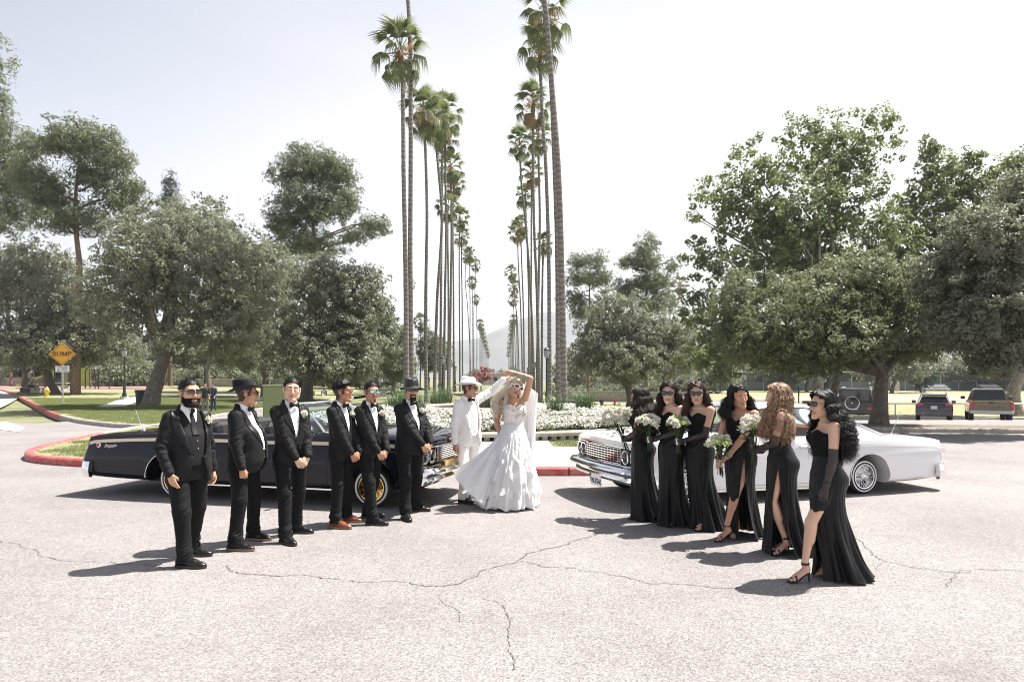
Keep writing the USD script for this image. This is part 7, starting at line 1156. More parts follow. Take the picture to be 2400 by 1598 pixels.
    tz = 1.437 * s; ty = float(fs[1](tz) + fs[3](tz)) + 0.010; tie = o.get("tie", "bow")
    if tie == "bow":
        tb = sub("bow_tie", P)
        for sd in (-1, 1):
            rr = []
            for u, hh, th in ((0.004, 0.010, 0.009), (0.02, 0.020, 0.014), (0.042, 0.027, 0.012), (0.055, 0.025, 0.008), (0.058, 0.020, 0.002)):
                tt = np.arange(12) * 2 * np.pi / 12; rr.append(np.c_[np.full(12, sd * u), ty + 0.012 + th * np.cos(tt) - 0.25 * u, tz + 0.010 + hh * np.sin(tt)] * 1.0)
            obj("bow", rings_mesh(rr), o.get("tiem", M_satin), tb, smooth=40)
        obj("knot", T(trimesh.creation.icosphere(2, 1.0), (0, ty + 0.016, tz + 0.010), None, (0.011, 0.011, 0.014)), o.get("tiem", M_satin), tb, smooth=True)
    else:
        zs = np.linspace(tz, o.get("vneck", 1.2) * s - 0.05, 8); rr = []
        for i, z in enumerate(zs):
            u = i / 7; hw = (0.016 + 0.022 * u); yy = float(fs[1](z) + fs[3](z)) - 0.024 * s; tt = np.arange(12) * 2 * np.pi / 12; rr.append(np.c_[hw * np.cos(tt), yy + 0.008 + 0.007 * np.sin(tt), np.full(12, z)])
        tb = obj("necktie", rings_mesh(rr), M_satin, P, smooth=40); obj("knot", T(trimesh.creation.icosphere(2, 1.0), (0, ty + 0.004, tz + 0.004), None, (0.020, 0.014, 0.022)), M_satin, tb, smooth=True)
    if o.get("bout", True):
        z = 1.335 * s; xx = -(float(half(np.array(z))) + 0.042 * s); yy = float(fs[1](z)) + float(fs[3](z)) * math.sqrt(max(0.05, 1 - (xx / float(fs[2](z))) ** 2)); bt = sub("boutonniere", P, (xx, yy + 0.022, z))
        obj("bloom", T(flower_blob(o.get("seed", 1) + 60, 60, 0.030, 0.017), (0, 0, 0.012), (-70, 0, 0)), M_petal, bt, smooth=False); obj("sprig", cat([T(flower_blob(3, 8, 0.022, 0.02), (0, -0.008, -0.022), (-90, 0, 0)), tube([(0, 0, -0.01), (0.002, 0.002, -0.06)], 0.003, 5)]), M_stemg, bt, smooth=False)
    return P
CLASP = dict(handR=(0.045, 0.215, 0.835), handL=(-0.075, 0.225, 0.865), poleR=(0.75, -0.55, 0), poleL=(-0.75, -0.55, 0), dirR=(-0.5, 0.18, -0.85), dirL=(0.62, 0.16, -0.75), backR=(0.55, 0.8, 0), backL=(-0.35, 0.9, 0.25), curlR=0.45, curlL=0.55)
def mid(o):
    o["root"] = (np.array(o["footR"][:2]) + np.array(o["footL"][:2])) / 2; return o
def F_(dx, dy): return D(dx, dy)[:2]
MEN = [
 dict(label="bearded man in open black suit, waistcoat and long tie, hand in pocket", footR=F_(424, 1303), footL=F_(440, 1276), a=56, yawR=80, yawL=82, head=(6, 2, 0), H=1.70, w=1.14, belly=0.035, skin=M_skin["tan"], beard="full", glasses=(M_frame, M_lens, "rect"), eyes=False, tie="long", vest=M_suit, vneck=1.27, button=1.02, open=0.055, buttons=1,
   handR=(0.24, 0.10, 0.865), poleR=(0.7, -0.75, 0), dirR=(-0.35, 0.1, -0.9), backR=(0.9, 0.3, 0), curlR=0.15, handL=(-0.27, -0.02, 0.84), poleL=(-0.5, -0.8, 0), backL=(-1, 0, 0), jaw=1.12, hs=1.03, seed=1, sole=M_sole),
 dict(label="man in black suit and wide black fedora looking away, fist at his side", footR=F_(540, 1264), footL=F_(582, 1240), a=86, yawR=80, yawL=80, head=(-24, -2, 0), H=1.68, w=1.16, belly=0.06, skin=M_skin["brown"], hair="nape", hat=(M_felt, M_band, 15, False), glasses=(M_frame, M_lens, "rect"), eyes=False, button=1.02, open=0.02,
   handR=(0.255, 0.10, 0.80), poleR=(0.6, -0.75, 0), dirR=(-0.05, 0.2, -0.95), backR=(0.9, 0.45, 0), curlR=1.15, handL=(-0.27, 0.0, 0.80), poleL=(-0.5, -0.8, 0), backL=(-1, 0, 0), bout=False, seed=2, sole=M_soletan),
 dict(label="young man in black tuxedo smiling at the camera, hair cropped short, hands clasped, white boutonniere", footR=F_(656, 1247), footL=F_(679, 1224), a=50, yawR=45, yawL=80, head=(28, 0, -3), H=1.715, w=1.05, skin=M_skin["light"], lip=M_lipn, smile=9, seed=3, **CLASP),
 dict(label="man in profile with clear glasses and wavy black quiff, black tuxedo and brown shoes", footR=F_(771, 1213), footL=F_(795, 1199), a=68, yawR=72, yawL=78, head=(-22, 4, 0), H=1.675, w=0.95, skin=M_skin["deep"], hair="quiff", glasses=(M_tort, M_clear, "rect"), shoe=M_shoebr, sole=M_soletan, seed=4, **CLASP),
 dict(label="man in black tuxedo with mirrored blue glasses and thin chin beard, looking past the camera", footR=F_(856, 1205), footL=F_(846, 1189), a=56, yawR=70, yawL=80, head=(22, 0, 0), H=1.67, w=1.04, skin=M_skin["brown"], beard="chin", glasses=(M_frame, M_mirror, "rect"), eyes=False, seed=5, **CLASP),
 dict(label="man in black tuxedo and floppy black leather hat with a dark goatee, nearest the bonnet", footR=F_(932, 1193), footL=F_(953, 1174), a=50, yawR=25, yawL=80, head=(28, 0, 0), H=1.685, w=1.14, belly=0.04, skin=M_skin["tan"], hair="nape", beard="goatee", hat=(M_hatleather, M_hatleather, 2, True), glasses=(M_frame, M_lens, "rect"), eyes=False, seed=6, **{**CLASP, "handR": (0.03, 0.30, 0.90), "handL": (-0.09, 0.30, 0.93)}),
]
for o in MEN: man(mid(dict(group="groomsmen in black beside the black car", **o)))
GROOM = man(mid(dict(label="groom in white suit and white fedora raising the bride's hand", footR=F_(1066, 1156), footL=F_(1087, 1144), a=42, yawR=50, yawL=60, head=(-36, -4, 0), H=1.70, w=1.06, belly=0.02, skin=M_skin["brown"], suit=M_wsuit, trousers=M_wsuit, satin=M_wsuit, vest=M_wsuit, vneck=1.2, button=1.0, open=0.06, hair="nape", hat=(M_wfelt, M_wband, 9, False), glasses=(M_frame, M_lens, "rect"), eyes=False, bout=False, seed=7, sole=M_sole,
   handR=(0.255, 0.02, 0.825), poleR=(0.5, -0.8, 0), backR=(1, 0, 0), curlR=0.4, handL=(-0.50, 0.22, 1.745), poleL=(-0.3, -0.6, -0.5), dirL=(-0.75, 0.3, 0.25), backL=(0, 0.25, 1.0), curlL=0.5, lift=(0, 0.05))))
# ------------------------------------------------------------------ women in long gowns
GT = [  # z, cx, cy, rx, ry of a gown for a 1.65 m woman in heels
 (0.0, 0, -0.09, 0.205, 0.245), (0.06, 0, -0.075, 0.185, 0.220), (0.20, 0, -0.045, 0.158, 0.180), (0.40, 0, -0.022, 0.144, 0.155), (0.58, 0, -0.012, 0.143, 0.142), (0.75, 0, -0.010, 0.160, 0.140), (0.88, 0, -0.016, 0.174, 0.140), (0.97, 0, -0.008, 0.150, 0.118), (1.06, 0, 0.002, 0.124, 0.098), (1.15, 0, 0.010, 0.133, 0.106), (1.22, 0, 0.014, 0.145, 0.114), (1.29, 0, 0.010, 0.142, 0.104), (1.34, 0, 0.0, 0.135, 0.092)]
def hair_long(par, c, R, s, o, m):
    """strands that leave the scalp, follow the head down and fall in waves"""
    rg = np.random.default_rng(o.get("seed", 1) * 7 + 3); L0 = o.get("hairlen", 0.45); curl = o.get("curlamp", 0.012); wl = o.get("wavelen", 0.12); wind = np.array(o.get("wind", (0, 0, 0)), float); st, wd = [], []; part = o.get("part", 0.02); vol = o.get("vol", 1.0)
    Wt = lambda v: c + s * (np.asarray(v) @ R.T); up = R.T @ np.array([0, 0, 1.0]); K = o.get("clumps", 120); body = o.get("_torso")
    for k in range(K):
        az = rg.uniform(-176, 176); a = math.radians(az); az1 = math.copysign(min(abs(az), rg.uniform(48, o.get("faceaz", 104))), az); a1 = math.radians(az1)     # 0 = back of the head, 180 = forehead; swept to the sides
        pole = rg.uniform(0.02, 0.7) if abs(az) < 110 else rg.uniform(0.05, 0.55); out = np.array([math.sin(a1), -math.cos(a1), 0.0])
        L = L0 * rg.uniform(0.72, 1.08); ph = 2.2 * a1 + rg.normal(0, 0.55); cl = curl * rg.uniform(0.6, 1.4)
        fall = np.array(o.get("fall", (0, 0))) * (1 if rg.random() < o.get("fallfrac", 1.0) else 0)
        for q in range(o.get("per", 13)):
            jit = rg.normal(0, 0.0125, 3); r0 = rg.uniform(0.98, 1.10) * (1 + 0.06 * (vol - 1)); da = rg.normal(0, 0.05); o2 = np.array([math.sin(a1 + da), -math.cos(a1 + da), 0.0])
            t = np.linspace(pole, 1.0, 7)[:, None]; th = t * math.radians(98); am = a + (a1 - a) * S((t - pole) / max(0.9 - pole, 0.1)) + da
            d = np.concatenate([np.sin(am) * np.sin(th), -np.cos(am) * np.sin(th), np.cos(th)], 1); hp = d * np.array([0.080, 0.102, 0.096]) * (1.08 + 0.10 * vol * t * r0); hp[:, 0] += part * (1 - t[:, 0]); hp += np.array([0, -0.008, 0.030]); hp = Wt(hp) + jit * 0.3
            base = hp[-1]; ow = R @ o2; ow[2] = 0; ow /= np.linalg.norm(ow) + 1e-9; n2 = max(8, int(L / 0.028)); sd = np.cross([0, 0, 1.0], ow); u = (np.arange(1, n2 + 1) / n2)[:, None]; l = L * u
            p = base + ow * 0.035 * vol * np.sin(np.minimum(1, u * 1.3) * 1.6) - l * np.array([0, 0, 1.0]) + wind * u ** 1.5 + np.array([fall[0], fall[1], 0]) * S(u * 1.6)
            w = cl * (np.minimum(1, u * 2.5) if o.get("tight", True) else u ** 1.3 * 1.6) * (1 + 0.4 * u); p = p + sd * w * np.sin(6.28 * l / wl + ph) + ow * w * np.cos(6.28 * l / wl + ph) + jit * (0.5 + u * 1.2)
            if body is not None: p = body(p)
            P = np.vstack([hp, p])
            st.append(P); w0 = 0.0034 * s; wd.append(w0 * np.r_[np.full(len(P) - 4, 1.0), 0.85, 0.65, 0.4, 0.12])
    return curves("hair_strands", par, st, wd, m)
def woman(o):
    s = o["H"] / 1.65; root, rz, loc = place(o); w = o.get("w", 1.0); P = thing("person", o["label"], "person", (root[0], root[1], 0.0), rz, o.get("group")); skin = o["skin"]; lean = np.array(o.get("lean", (0, 0)), float)
    sh = lambda z: np.array([lean[0], lean[1], 0]) * S((z - 0.85) / 0.5)        # the upper body's lean
    J = {"shR": np.array([0.150 * s * w, -0.012, 1.335 * s + o.get("lift", (0, 0))[0]]) + sh(1.335), "shL": np.array([-0.150 * s * w, -0.012, 1.335 * s + o.get("lift", (0, 0))[1]]) + sh(1.335)}
    for sd in (1, -1): arm_setup(o, J, s * 0.97, sd)
    foot = loc(o["foot"]) if "foot" in o else np.array([-0.075, 0.0]); ft = np.array([foot[0], foot[1]]); hcz = o.get("headz", 1.512)
    hc = np.array([0, 0.028 * s, hcz * s]) + sh(1.5) + np.array(o.get("headoff", (0, 0, 0))); HR = eul(*o.get("head", (0, 0, 0))); hs = s * 1.03 * o.get("hs", 1.0)
    hipL, hipR = np.array([-0.085 * s, 0, 0.86 * s]), np.array([0.085 * s, 0, 0.86 * s]); hl = 0.075 * s
    def leg(F, hip, ankxy, yaw, k=0.02):
        ank = np.array([ankxy[0], ankxy[1], hl + 0.085 * s]); kn = (hip + ank) / 2 + np.array([0, 0.03 * s, 0.0]) + o.get("kneeoff", np.zeros(3)); R = Rot.from_euler("z", yaw).as_matrix(); q = lambda a, b, c: np.array([ank[0], ank[1], 0]) + s * (R @ np.array([a, b, c], float))
        F.cone(hip, kn, 0.074 * s, 0.048 * s, 0.03); F.cone(kn + [0, 0.006, 0], kn + (ank - kn) * 0.25, 0.046 * s, 0.042 * s, k); F.cone(kn + (ank - kn) * 0.12 + [0, -0.012, 0], kn + (ank - kn) * 0.42 + [0, -0.014 * s, 0], 0.042 * s, 0.041 * s, k); F.cone(kn + (ank - kn) * 0.35, ank, 0.039 * s, 0.0275 * s, k)
        F.cone(ank, q(0, -0.022, 0.105), 0.029 * s, 0.026 * s, 0.015); F.cone(q(0, -0.015, 0.11), q(0.004, 0.085, 0.038), 0.029 * s, 0.030 * s, 0.018); F.cone(q(-0.014, 0.09, 0.030), q(-0.012, 0.128, 0.022), 0.020 * s, 0.015 * s, 0.012); F.cone(q(0.018, 0.09, 0.030), q(0.02, 0.115, 0.020), 0.020 * s, 0.013 * s, 0.012)
        bones.append((hip, kn, 0.074 * s, 0.050 * s)); bones.append((kn, ank, 0.047 * s, 0.034 * s)); return ank, q
    bones = []
    def limbs(F, k=0.025):
        tb = [(0.80, 0, -0.01, 0.135, 0.105), (0.97, 0, -0.005, 0.130, 0.095), (1.06, 0, 0, 0.108, 0.082), (1.22, 0, -0.004, 0.128, 0.092), (1.30, 0, -0.010, 0.138, 0.080), (1.345, 0, -0.016, 0.118, 0.062), (1.385, 0, -0.018, 0.060, 0.050)]
        F.loft([(z * s, cx + sh(z)[0], cy + sh(z)[1], rx * s * w, ry * s * w) for z, cx, cy, rx, ry in tb], 0.03)
        for x in (-1, 1): F.ell(np.array([x * 0.058 * s, 0.072 * s, 1.235 * s]) + sh(1.235), np.array((0.055, 0.050, 0.055)) * s * o.get("bust", 1.0), None, 0.03)
        for x in (-1, 1): F.cone(np.array([x * 0.016, 0.045 * s, 1.352 * s]) + sh(1.35), J["shR" if x > 0 else "shL"] + [-0.03 * x, 0.02, 0.018], 0.011 * s, 0.012 * s, 0.014)
        F.cone(np.array([0, -0.015 * s, 1.36 * s]) + sh(1.36), hc + HR @ np.array([0, -0.02, -0.06]) * hs, 0.050 * s, 0.047 * s, 0.03)
        for q in ("R", "L"):
            F.cone(J["sh" + q], J["el" + q], 0.047 * s * w, 0.037 * s * w, k); F.cone(J["el" + q], J["el" + q] * 0.65 + J["wr" + q] * 0.35, 0.036 * s * w, 0.034 * s * w, 0.015); F.cone(J["el" + q] * 0.7 + J["wr" + q] * 0.3, J["wr" + q], 0.034 * s * w, 0.024 * s, 0.015)
    pts = [J[k] for k in J if J[k].ndim == 1] + [np.array([ft[0], ft[1], 0.1])]; lo, hi = np.min(pts, axis=0) - 0.17, np.max(pts, axis=0) + 0.17; lo[2] = 0.0; hi[2] = max(1.42 * s, hi[2])
    F = Field(lo, hi, 0.0105); limbs(F); leg(F, hipR, np.array([0.06, -0.07]) if "foot2" not in o else loc(o["foot2"]), 0.0); ank, q_ = leg(F, hipL, ft, math.radians(o.get("a", 0) - o.get("footyaw", o["a"])) * -1 if False else math.radians(o.get("footyaw", o["a"]) - o["a"])); bm = F.mesh(); parts = [bm]
    F = Field(hc - 0.15 * s, hc + 0.15 * s, 0.0046); head_prims(F, hc, HR, hs, True, o.get("jaw", 0.86)); F.cone(np.array([0, -0.015 * s, 1.36 * s]) + sh(1.36), hc + HR @ np.array([0, -0.02, -0.06]) * hs, 0.050 * s, 0.047 * s, 0.03); hm = F.mesh(); parts.append(hm); hands = {}
    for k, sd in (("R", 1), ("L", -1)):
        c0 = J["wr" + k] + J["R" + k][:, 0] * 0.07; F = Field(c0 - 0.13 * s, c0 + 0.13 * s, 0.004); hand_prims(F, J["wr" + k], J["R" + k], sd, o.get("curl" + k, o.get("curl", 0.6)), s * 0.90, thumb=o.get("thumb", 0.5)); F.cone(J["el" + k] * 0.3 + J["wr" + k] * 0.7, J["wr" + k], 0.029 * s, 0.0235 * s, 0.012); hands[k] = F.mesh(); parts.append(hands[k])
    B = obj("body", cat(parts), skin, P, smooth=True); head_parts(P, hm, hc, HR, hs, {**o, "hair": "long", "fem": True})
    for k in o.get("gloves", ()):
        A, El, W = J["sh" + k], J["el" + k], J["wr" + k]; v = np.asarray(bm.vertices); d1 = (v - El) @ ((A - El) / np.linalg.norm(A - El)); ba = W - El; t1 = np.clip((v - El) @ ba / (ba @ ba), 0, 1.2); r1 = np.linalg.norm(v - El - t1[:, None] * ba, axis=1); t2 = np.clip((v - El) @ (A - El) / ((A - El) @ (A - El)), 0, 1); r2 = np.linalg.norm(v - El - t2[:, None] * (A - El), axis=1); r = np.minimum(r1, r2)
        other = np.linalg.norm(v - np.array([0, 0, 1.2 * s]), axis=1)
        g1 = shell(bm, np.minimum.reduce([0.050 * s * w - r, 0.085 * s - d1]), 0.0025, False); g2 = shell(hands[k], np.full(len(hands[k].vertices), 1.0), 0.0022, False); obj("glove", cat([g1, g2]), M_glove, P, smooth=True)
    if o.get("tattoo"):
        v = np.asarray(bm.vertices)
        for k in o["tattoo"]:
            El, W = J["el" + k], J["wr" + k]; ba = W - El; t1 = (v - El) @ ba / (ba @ ba); r1 = np.linalg.norm(v - El - t1[:, None] * ba, axis=1); q = shell(bm, np.minimum.reduce([(t1 - 0.12) * .2, (0.92 - t1) * .2, 0.05 - r1]), 0.0012, False); 
            if q is not None: obj("tattoo", q, M_tattoo, P, smooth=True)
    if o.get("necklace"):
        t = np.linspace(0, 6.283, 40)[:-1]; n0 = np.array([0, -0.016 * s, 1.375 * s]) + sh(1.37)
        obj("necklace", cat([T(trimesh.creation.icosphere(1, 0.0058), n0 + np.array([0.070 * math.cos(a), 0.072 * math.sin(a) + 0.010, -0.004 - 0.020 * math.sin(a)]) * s) for a in t]), M_pearl, P, smooth=True)
    for e in ((-1, 1) if o.get("earrings") else ()): obj("earring", T(trimesh.creation.icosphere(1, 0.007), hc + hs * (HR @ np.array([e * 0.083, -0.006, -0.036]))), M_silver, P, smooth=True)
    # heels
    sh_ = o.get("shoe", M_heel); hp = obj("shoe", cat([tube([q_(0, -0.03, 0.085), q_(0, -0.038, 0.04), q_(0, -0.04, 0.001)], [0.016 * s, 0.008 * s, 0.006 * s], 10), rings_mesh([[q_(hw * c_ + 0.004, yb, zb + tz * s_) for c_, s_ in zip(np.cos(np.arange(12) * .5236), np.sin(np.arange(12) * .5236))] for yb, zb, hw, tz in ((-0.045, 0.078, 0.018, 0.006), (-0.01, 0.070, 0.024, 0.006), (0.05, 0.024, 0.030, 0.006), (0.09, 0.007, 0.040, 0.006), (0.135, 0.006, 0.034, 0.006), (0.152, 0.006, 0.018, 0.005))])]), sh_, P, smooth=40)
    obj("ankle_strap", rings_mesh([[ank + np.array([math.cos(t) * r, math.sin(t) * r - 0.004, zz]) * 1.0 for t in np.arange(16) * .3927] for zz, r in ((-0.01, 0.034 * s), (-0.004, 0.0352 * s), (0.004, 0.0352 * s), (0.010, 0.034 * s))], caps=False), sh_, hp, smooth=40)
    obj("strap", tube([q_(-0.036, 0.085, 0.012), q_(-0.02, 0.088, 0.055), q_(0.02, 0.090, 0.055), q_(0.042, 0.088, 0.012)], 0.009 * s, 8), sh_, hp, smooth=40); obj("strap", tube([q_(-0.034, 0.118, 0.010), q_(-0.012, 0.120, 0.040), q_(0.018, 0.116, 0.040), q_(0.038, 0.112, 0.010)], 0.006 * s, 8), sh_, hp, smooth=40)
    # gown
    tab = np.array([(z * s, cx + sh(z)[0], cy + sh(z)[1], rx * s * w, ry * s * w) for z, cx, cy, rx, ry in GT]); tab[:, 1:3] += np.array([o.get("hemoff", (0, 0))]) * (1 - S(tab[:, :1] / (0.75 * s)))
    tab[:, 3:] *= 1 + (o.get("flare", 1.0) - 1) * (1 - S(tab[:, :1] / (0.6 * s)))
    fs = [PchipInterpolator(tab[:, 0], tab[:, i]) for i in range(1, 5)]; n, mth = 88, 150; slit = o.get("slit"); u = np.linspace(0, 1, mth); rg = np.random.default_rng(o.get("seed", 1)); ph = rg.uniform(0, 6.28, 6)
    ztop_s = o.get("slittop", 0.80) * s; V = []
    for i in range(n):
        v = (i / (n - 1)) ** 0.9
        zt0 = 1.285 * s * (1 - v)
        wslit = math.radians(o.get("slitw", 42)) * float(np.clip((ztop_s - zt0) / ztop_s, 0, 1)) ** 0.75 if slit else 0.0; th = math.radians(slit if slit else -90) + wslit + u * (2 * np.pi - 2 * wslit); ct, stt = np.cos(th), np.sin(th)
        fr = np.clip(stt, 0, 1); neck = (1.268 + 0.034 * fr ** 1.5 * np.exp(-((np.abs(ct) - 0.55) / 0.32) ** 2) + 0.012 * fr - 0.018 * fr * np.exp(-(ct / 0.16) ** 2) - 0.035 * np.clip(-stt, 0, 1)) * s; z = np.clip(neck * (1 - v), 0.006, None)
        cx, cy, rx, ry = (f(z) for f in fs); zz = z / s
        bustb = 0.034 * o.get("bust", 1.0) * np.exp(-((zz - 1.225) / 0.052) ** 2) * fr * np.exp(-((np.abs(ct) - 0.50) / 0.30) ** 2); butt = 0.030 * np.exp(-((zz - 0.86) / 0.085) ** 2) * np.clip(-stt, 0, 1) * np.exp(-((np.abs(ct) - 0.40) / 0.4) ** 2)
        low = S((0.80 - zz) / 0.75); fold = (0.020 * np.sin(9 * th + ph[0] + 1.5 * zz) + 0.014 * np.sin(14 * th + ph[1] - 3 * zz) + 0.020 * np.sin(4 * th + ph[2] + 2 * zz)) * low ** 1.3; ruch = 0.006 * np.sin(70 * zz + 9 * ct + ph[3]) * np.exp(-((zz - 0.97) / 0.10) ** 2) * S(np.abs(np.cos(th - 2.4)))
        pleat = 0.0035 * np.sin(26 * th + ph[4]) * S((zz - 0.2) / 0.3) * S((1.0 - zz) / 0.3) * 0.6; r = bustb + butt + fold + ruch + pleat; X, Y = cx + (rx + r * s) * ct, cy + (ry + r * s) * stt
        if slit:     # the edges fall open a little
            e = np.exp(-(np.minimum(u, 1 - u) / 0.05) ** 2) * 0.02 * low; X = X + e * ct; Y = Y + e * stt
        P_ = np.c_[X, Y, z]
        for A_, B_, r1_, r2_ in (bones if i > 3 else ()):          # the cloth lies over the legs
            ba = B_ - A_; t_ = np.clip((P_ - A_) @ ba / (ba @ ba), 0, 1); d_ = P_ - A_ - t_[:, None] * ba; l_ = np.linalg.norm(d_, axis=1); r_ = r1_ + (r2_ - r1_) * t_ + 0.010; k_ = (l_ < r_)
            ax_ = np.c_[P_[:, 0] - cx, P_[:, 1] - cy]; ax_ /= np.maximum(np.linalg.norm(ax_, axis=1, keepdims=True), 1e-6)
            for _ in range(3):
                d_ = P_ - A_ - t_[:, None] * ba; l_ = np.linalg.norm(d_, axis=1); P_[:, :2] += ax_ * np.maximum(r_ - l_, 0)[:, None] * 1.1
        X, Y = P_[:, 0], P_[:, 1]
        V.append(np.c_[X, Y, z + 0.010 * np.abs(np.sin(9 * th + ph[5])) * (v > 0.985)])
    gm = trimesh.Trimesh(np.array(V).reshape(-1, 3), grid_faces(n, mth, closed=False), process=False); zz = np.asarray(gm.vertices)[:, 2]
    if o.get("gown", True):
        obj("gown", clip(gm, 1.07 * s - zz), M_gown, P, smooth=True); obj("bodice", clip(gm, zz - 1.068 * s), o.get("bodicem", M_lace), P, smooth=True)
    zcap = 1.19 * s; 
    # hair
    def keepout(p):
        z = p[:, 2] / s; kz_ = (1.0, 1.2, 1.30, 1.345, 1.385, 1.42); lx, ly, _ = sh(z[:, None] * 0 + 1.0) if False else (lean[0] * S((z - 0.85) / 0.5), lean[1] * S((z - 0.85) / 0.5) - 0.008, 0)
        k = np.interp(z, kz_, (0.125, 0.140, 0.152, 0.135, 0.07, 0.06)) * s * w + 0.012; ky = np.interp(z, kz_, (0.10, 0.118, 0.105, 0.080, 0.062, 0.058)) * s * w + 0.012
        q = np.hypot((p[:, 0] - lx) / k, (p[:, 1] - ly) / ky); f = np.where((q < 1) & (z < 1.42), 1 / np.maximum(q, 0.25), 1.0); p = np.c_[lx + (p[:, 0] - lx) * f, ly + (p[:, 1] - ly) * f, p[:, 2]]
        for k_ in ("R", "L"):
            A_ = J["sh" + k_]; ba = J["el" + k_] - A_; t_ = np.clip((p - A_) @ ba / (ba @ ba), 0, 1)[:, None]; d_ = p - A_ - t_ * ba; l_ = np.linalg.norm(d_, axis=1, keepdims=True); e_ = d_ + np.array([0, -0.04, 0]); e_ = e_ / np.maximum(np.linalg.norm(e_, axis=1, keepdims=True), 1e-6); p = np.where(l_ < 0.07 * s * w, A_ + t_ * ba + e_ * 0.07 * s * w, p)
        return p
    if o.get("strands", True): hair_long(P, hc, HR, hs, {**o, "_torso": keepout}, o.get("hairmat", M_hairk))
    return P, J, hc, HR, s
def bouquet(label, c, axis, s, seed, n=11, green=0.25, R0=0.085):
    """white blooms and buds over leaves and a bunch of stems; c = where the hands hold it, axis = towards the blooms"""
    rg = np.random.default_rng(seed); B = thing("bouquet", label, "bouquet", c, 0.0, "white bouquets held by the bridesmaids"); x, y, d = frame(axis)
    for i in range(n):
        r = R0 * math.sqrt((i + 0.5) / n); a = i * 2.4; p = d * (0.17 + 0.05 * math.cos(r / R0 * 1.5) + rg.normal(0, 0.012)) + (x * math.cos(a) + y * math.sin(a)) * r * 1.15; nd = d + (p - d * (p @ d)) / R0 * 0.9; fx, fy, fd = frame(nd); big = rg.random() > green
        m = flower_blob(seed * 50 + i, 46 if big else 30, 0.036 if big else 0.024, 0.021 if big else 0.012); m.vertices = p * s + (m.vertices @ np.stack([fx, fy, fd], 0)) * s; obj("bloom" if big else "bud", m, M_petal if big else M_bud, B, smooth=False)
    lv = []
    for i in range(26):
        a = rg.uniform(0, 6.28); o2 = x * math.cos(a) + y * math.sin(a); p = d * rg.uniform(0.06, 0.16) + o2 * R0 * rg.uniform(0.4, 0.9); l = o2 * 0.8 + d * rg.uniform(-0.5, 0.6); l /= np.linalg.norm(l); wv = np.cross(l, d); L = rg.uniform(0.05, 0.08); lv.append(trimesh.Trimesh(np.array([p, p + l * L * .5 + wv * .016, p + l * L, p + l * L * .5 - wv * .016, p + l * L * .5 + d * 0.006]) * s, [(0, 1, 4), (1, 2, 4), (2, 3, 4), (3, 0, 4)], process=False))
    obj("leaves", cat(lv), M_stemg, B, smooth=False); sm = []
    for i in range(14):
        a = rg.uniform(0, 6.28); o2 = x * math.cos(a) + y * math.sin(a); r = rg.uniform(0.2, 1); sm.append(tube(np.array([d * 0.16 + o2 * r * R0 * 0.6, o2 * r * 0.016, d * -rg.uniform(0.09, 0.13) + o2 * r * 0.03]) * s, 0.0038, 5))
    obj("stems", cat(sm), M_stemg, B, smooth=True); obj("ribbon", tube([d * -0.03 * s, d * 0.03 * s], 0.021 * s, 12), M_shirt, B, smooth=50); return B
M_hairdk = mat("dark_brown_hair", (0.016, 0.009, 0.006), 0.42, spec=0.35, col2=(0.035, 0.018, 0.012), scale=40); M_hairred = mat("auburn_hair", (0.038, 0.014, 0.010), 0.36, col2=(0.055, 0.022, 0.015), scale=40)
M_hairhi = mat("highlighted_brown_hair", (0.17, 0.085, 0.042), 0.36, col2=(0.46, 0.31, 0.19), scale=38, lo=0.40, hi=0.60); M_hairbl = mat("platinum_hair", (0.62, 0.52, 0.40), 0.4, col2=(0.78, 0.72, 0.62), scale=50)
M_hairbk = mat("glossy_black_hair", (0.008, 0.006, 0.0055), 0.38, spec=0.4)
HOLD = dict(handL=(0.06, 0.22, 1.02), poleL=(-0.7, -0.5, -0.5), dirL=(0.8, 0.45, 0.05), backL=(-0.4, 0.6, 0.3), handR=(0.12, 0.20, 1.00), poleR=(0.7, -0.5, -0.5), dirR=(-0.5, 0.7, 0.1), backR=(0.6, 0.5, -0.3), curl=1.15)
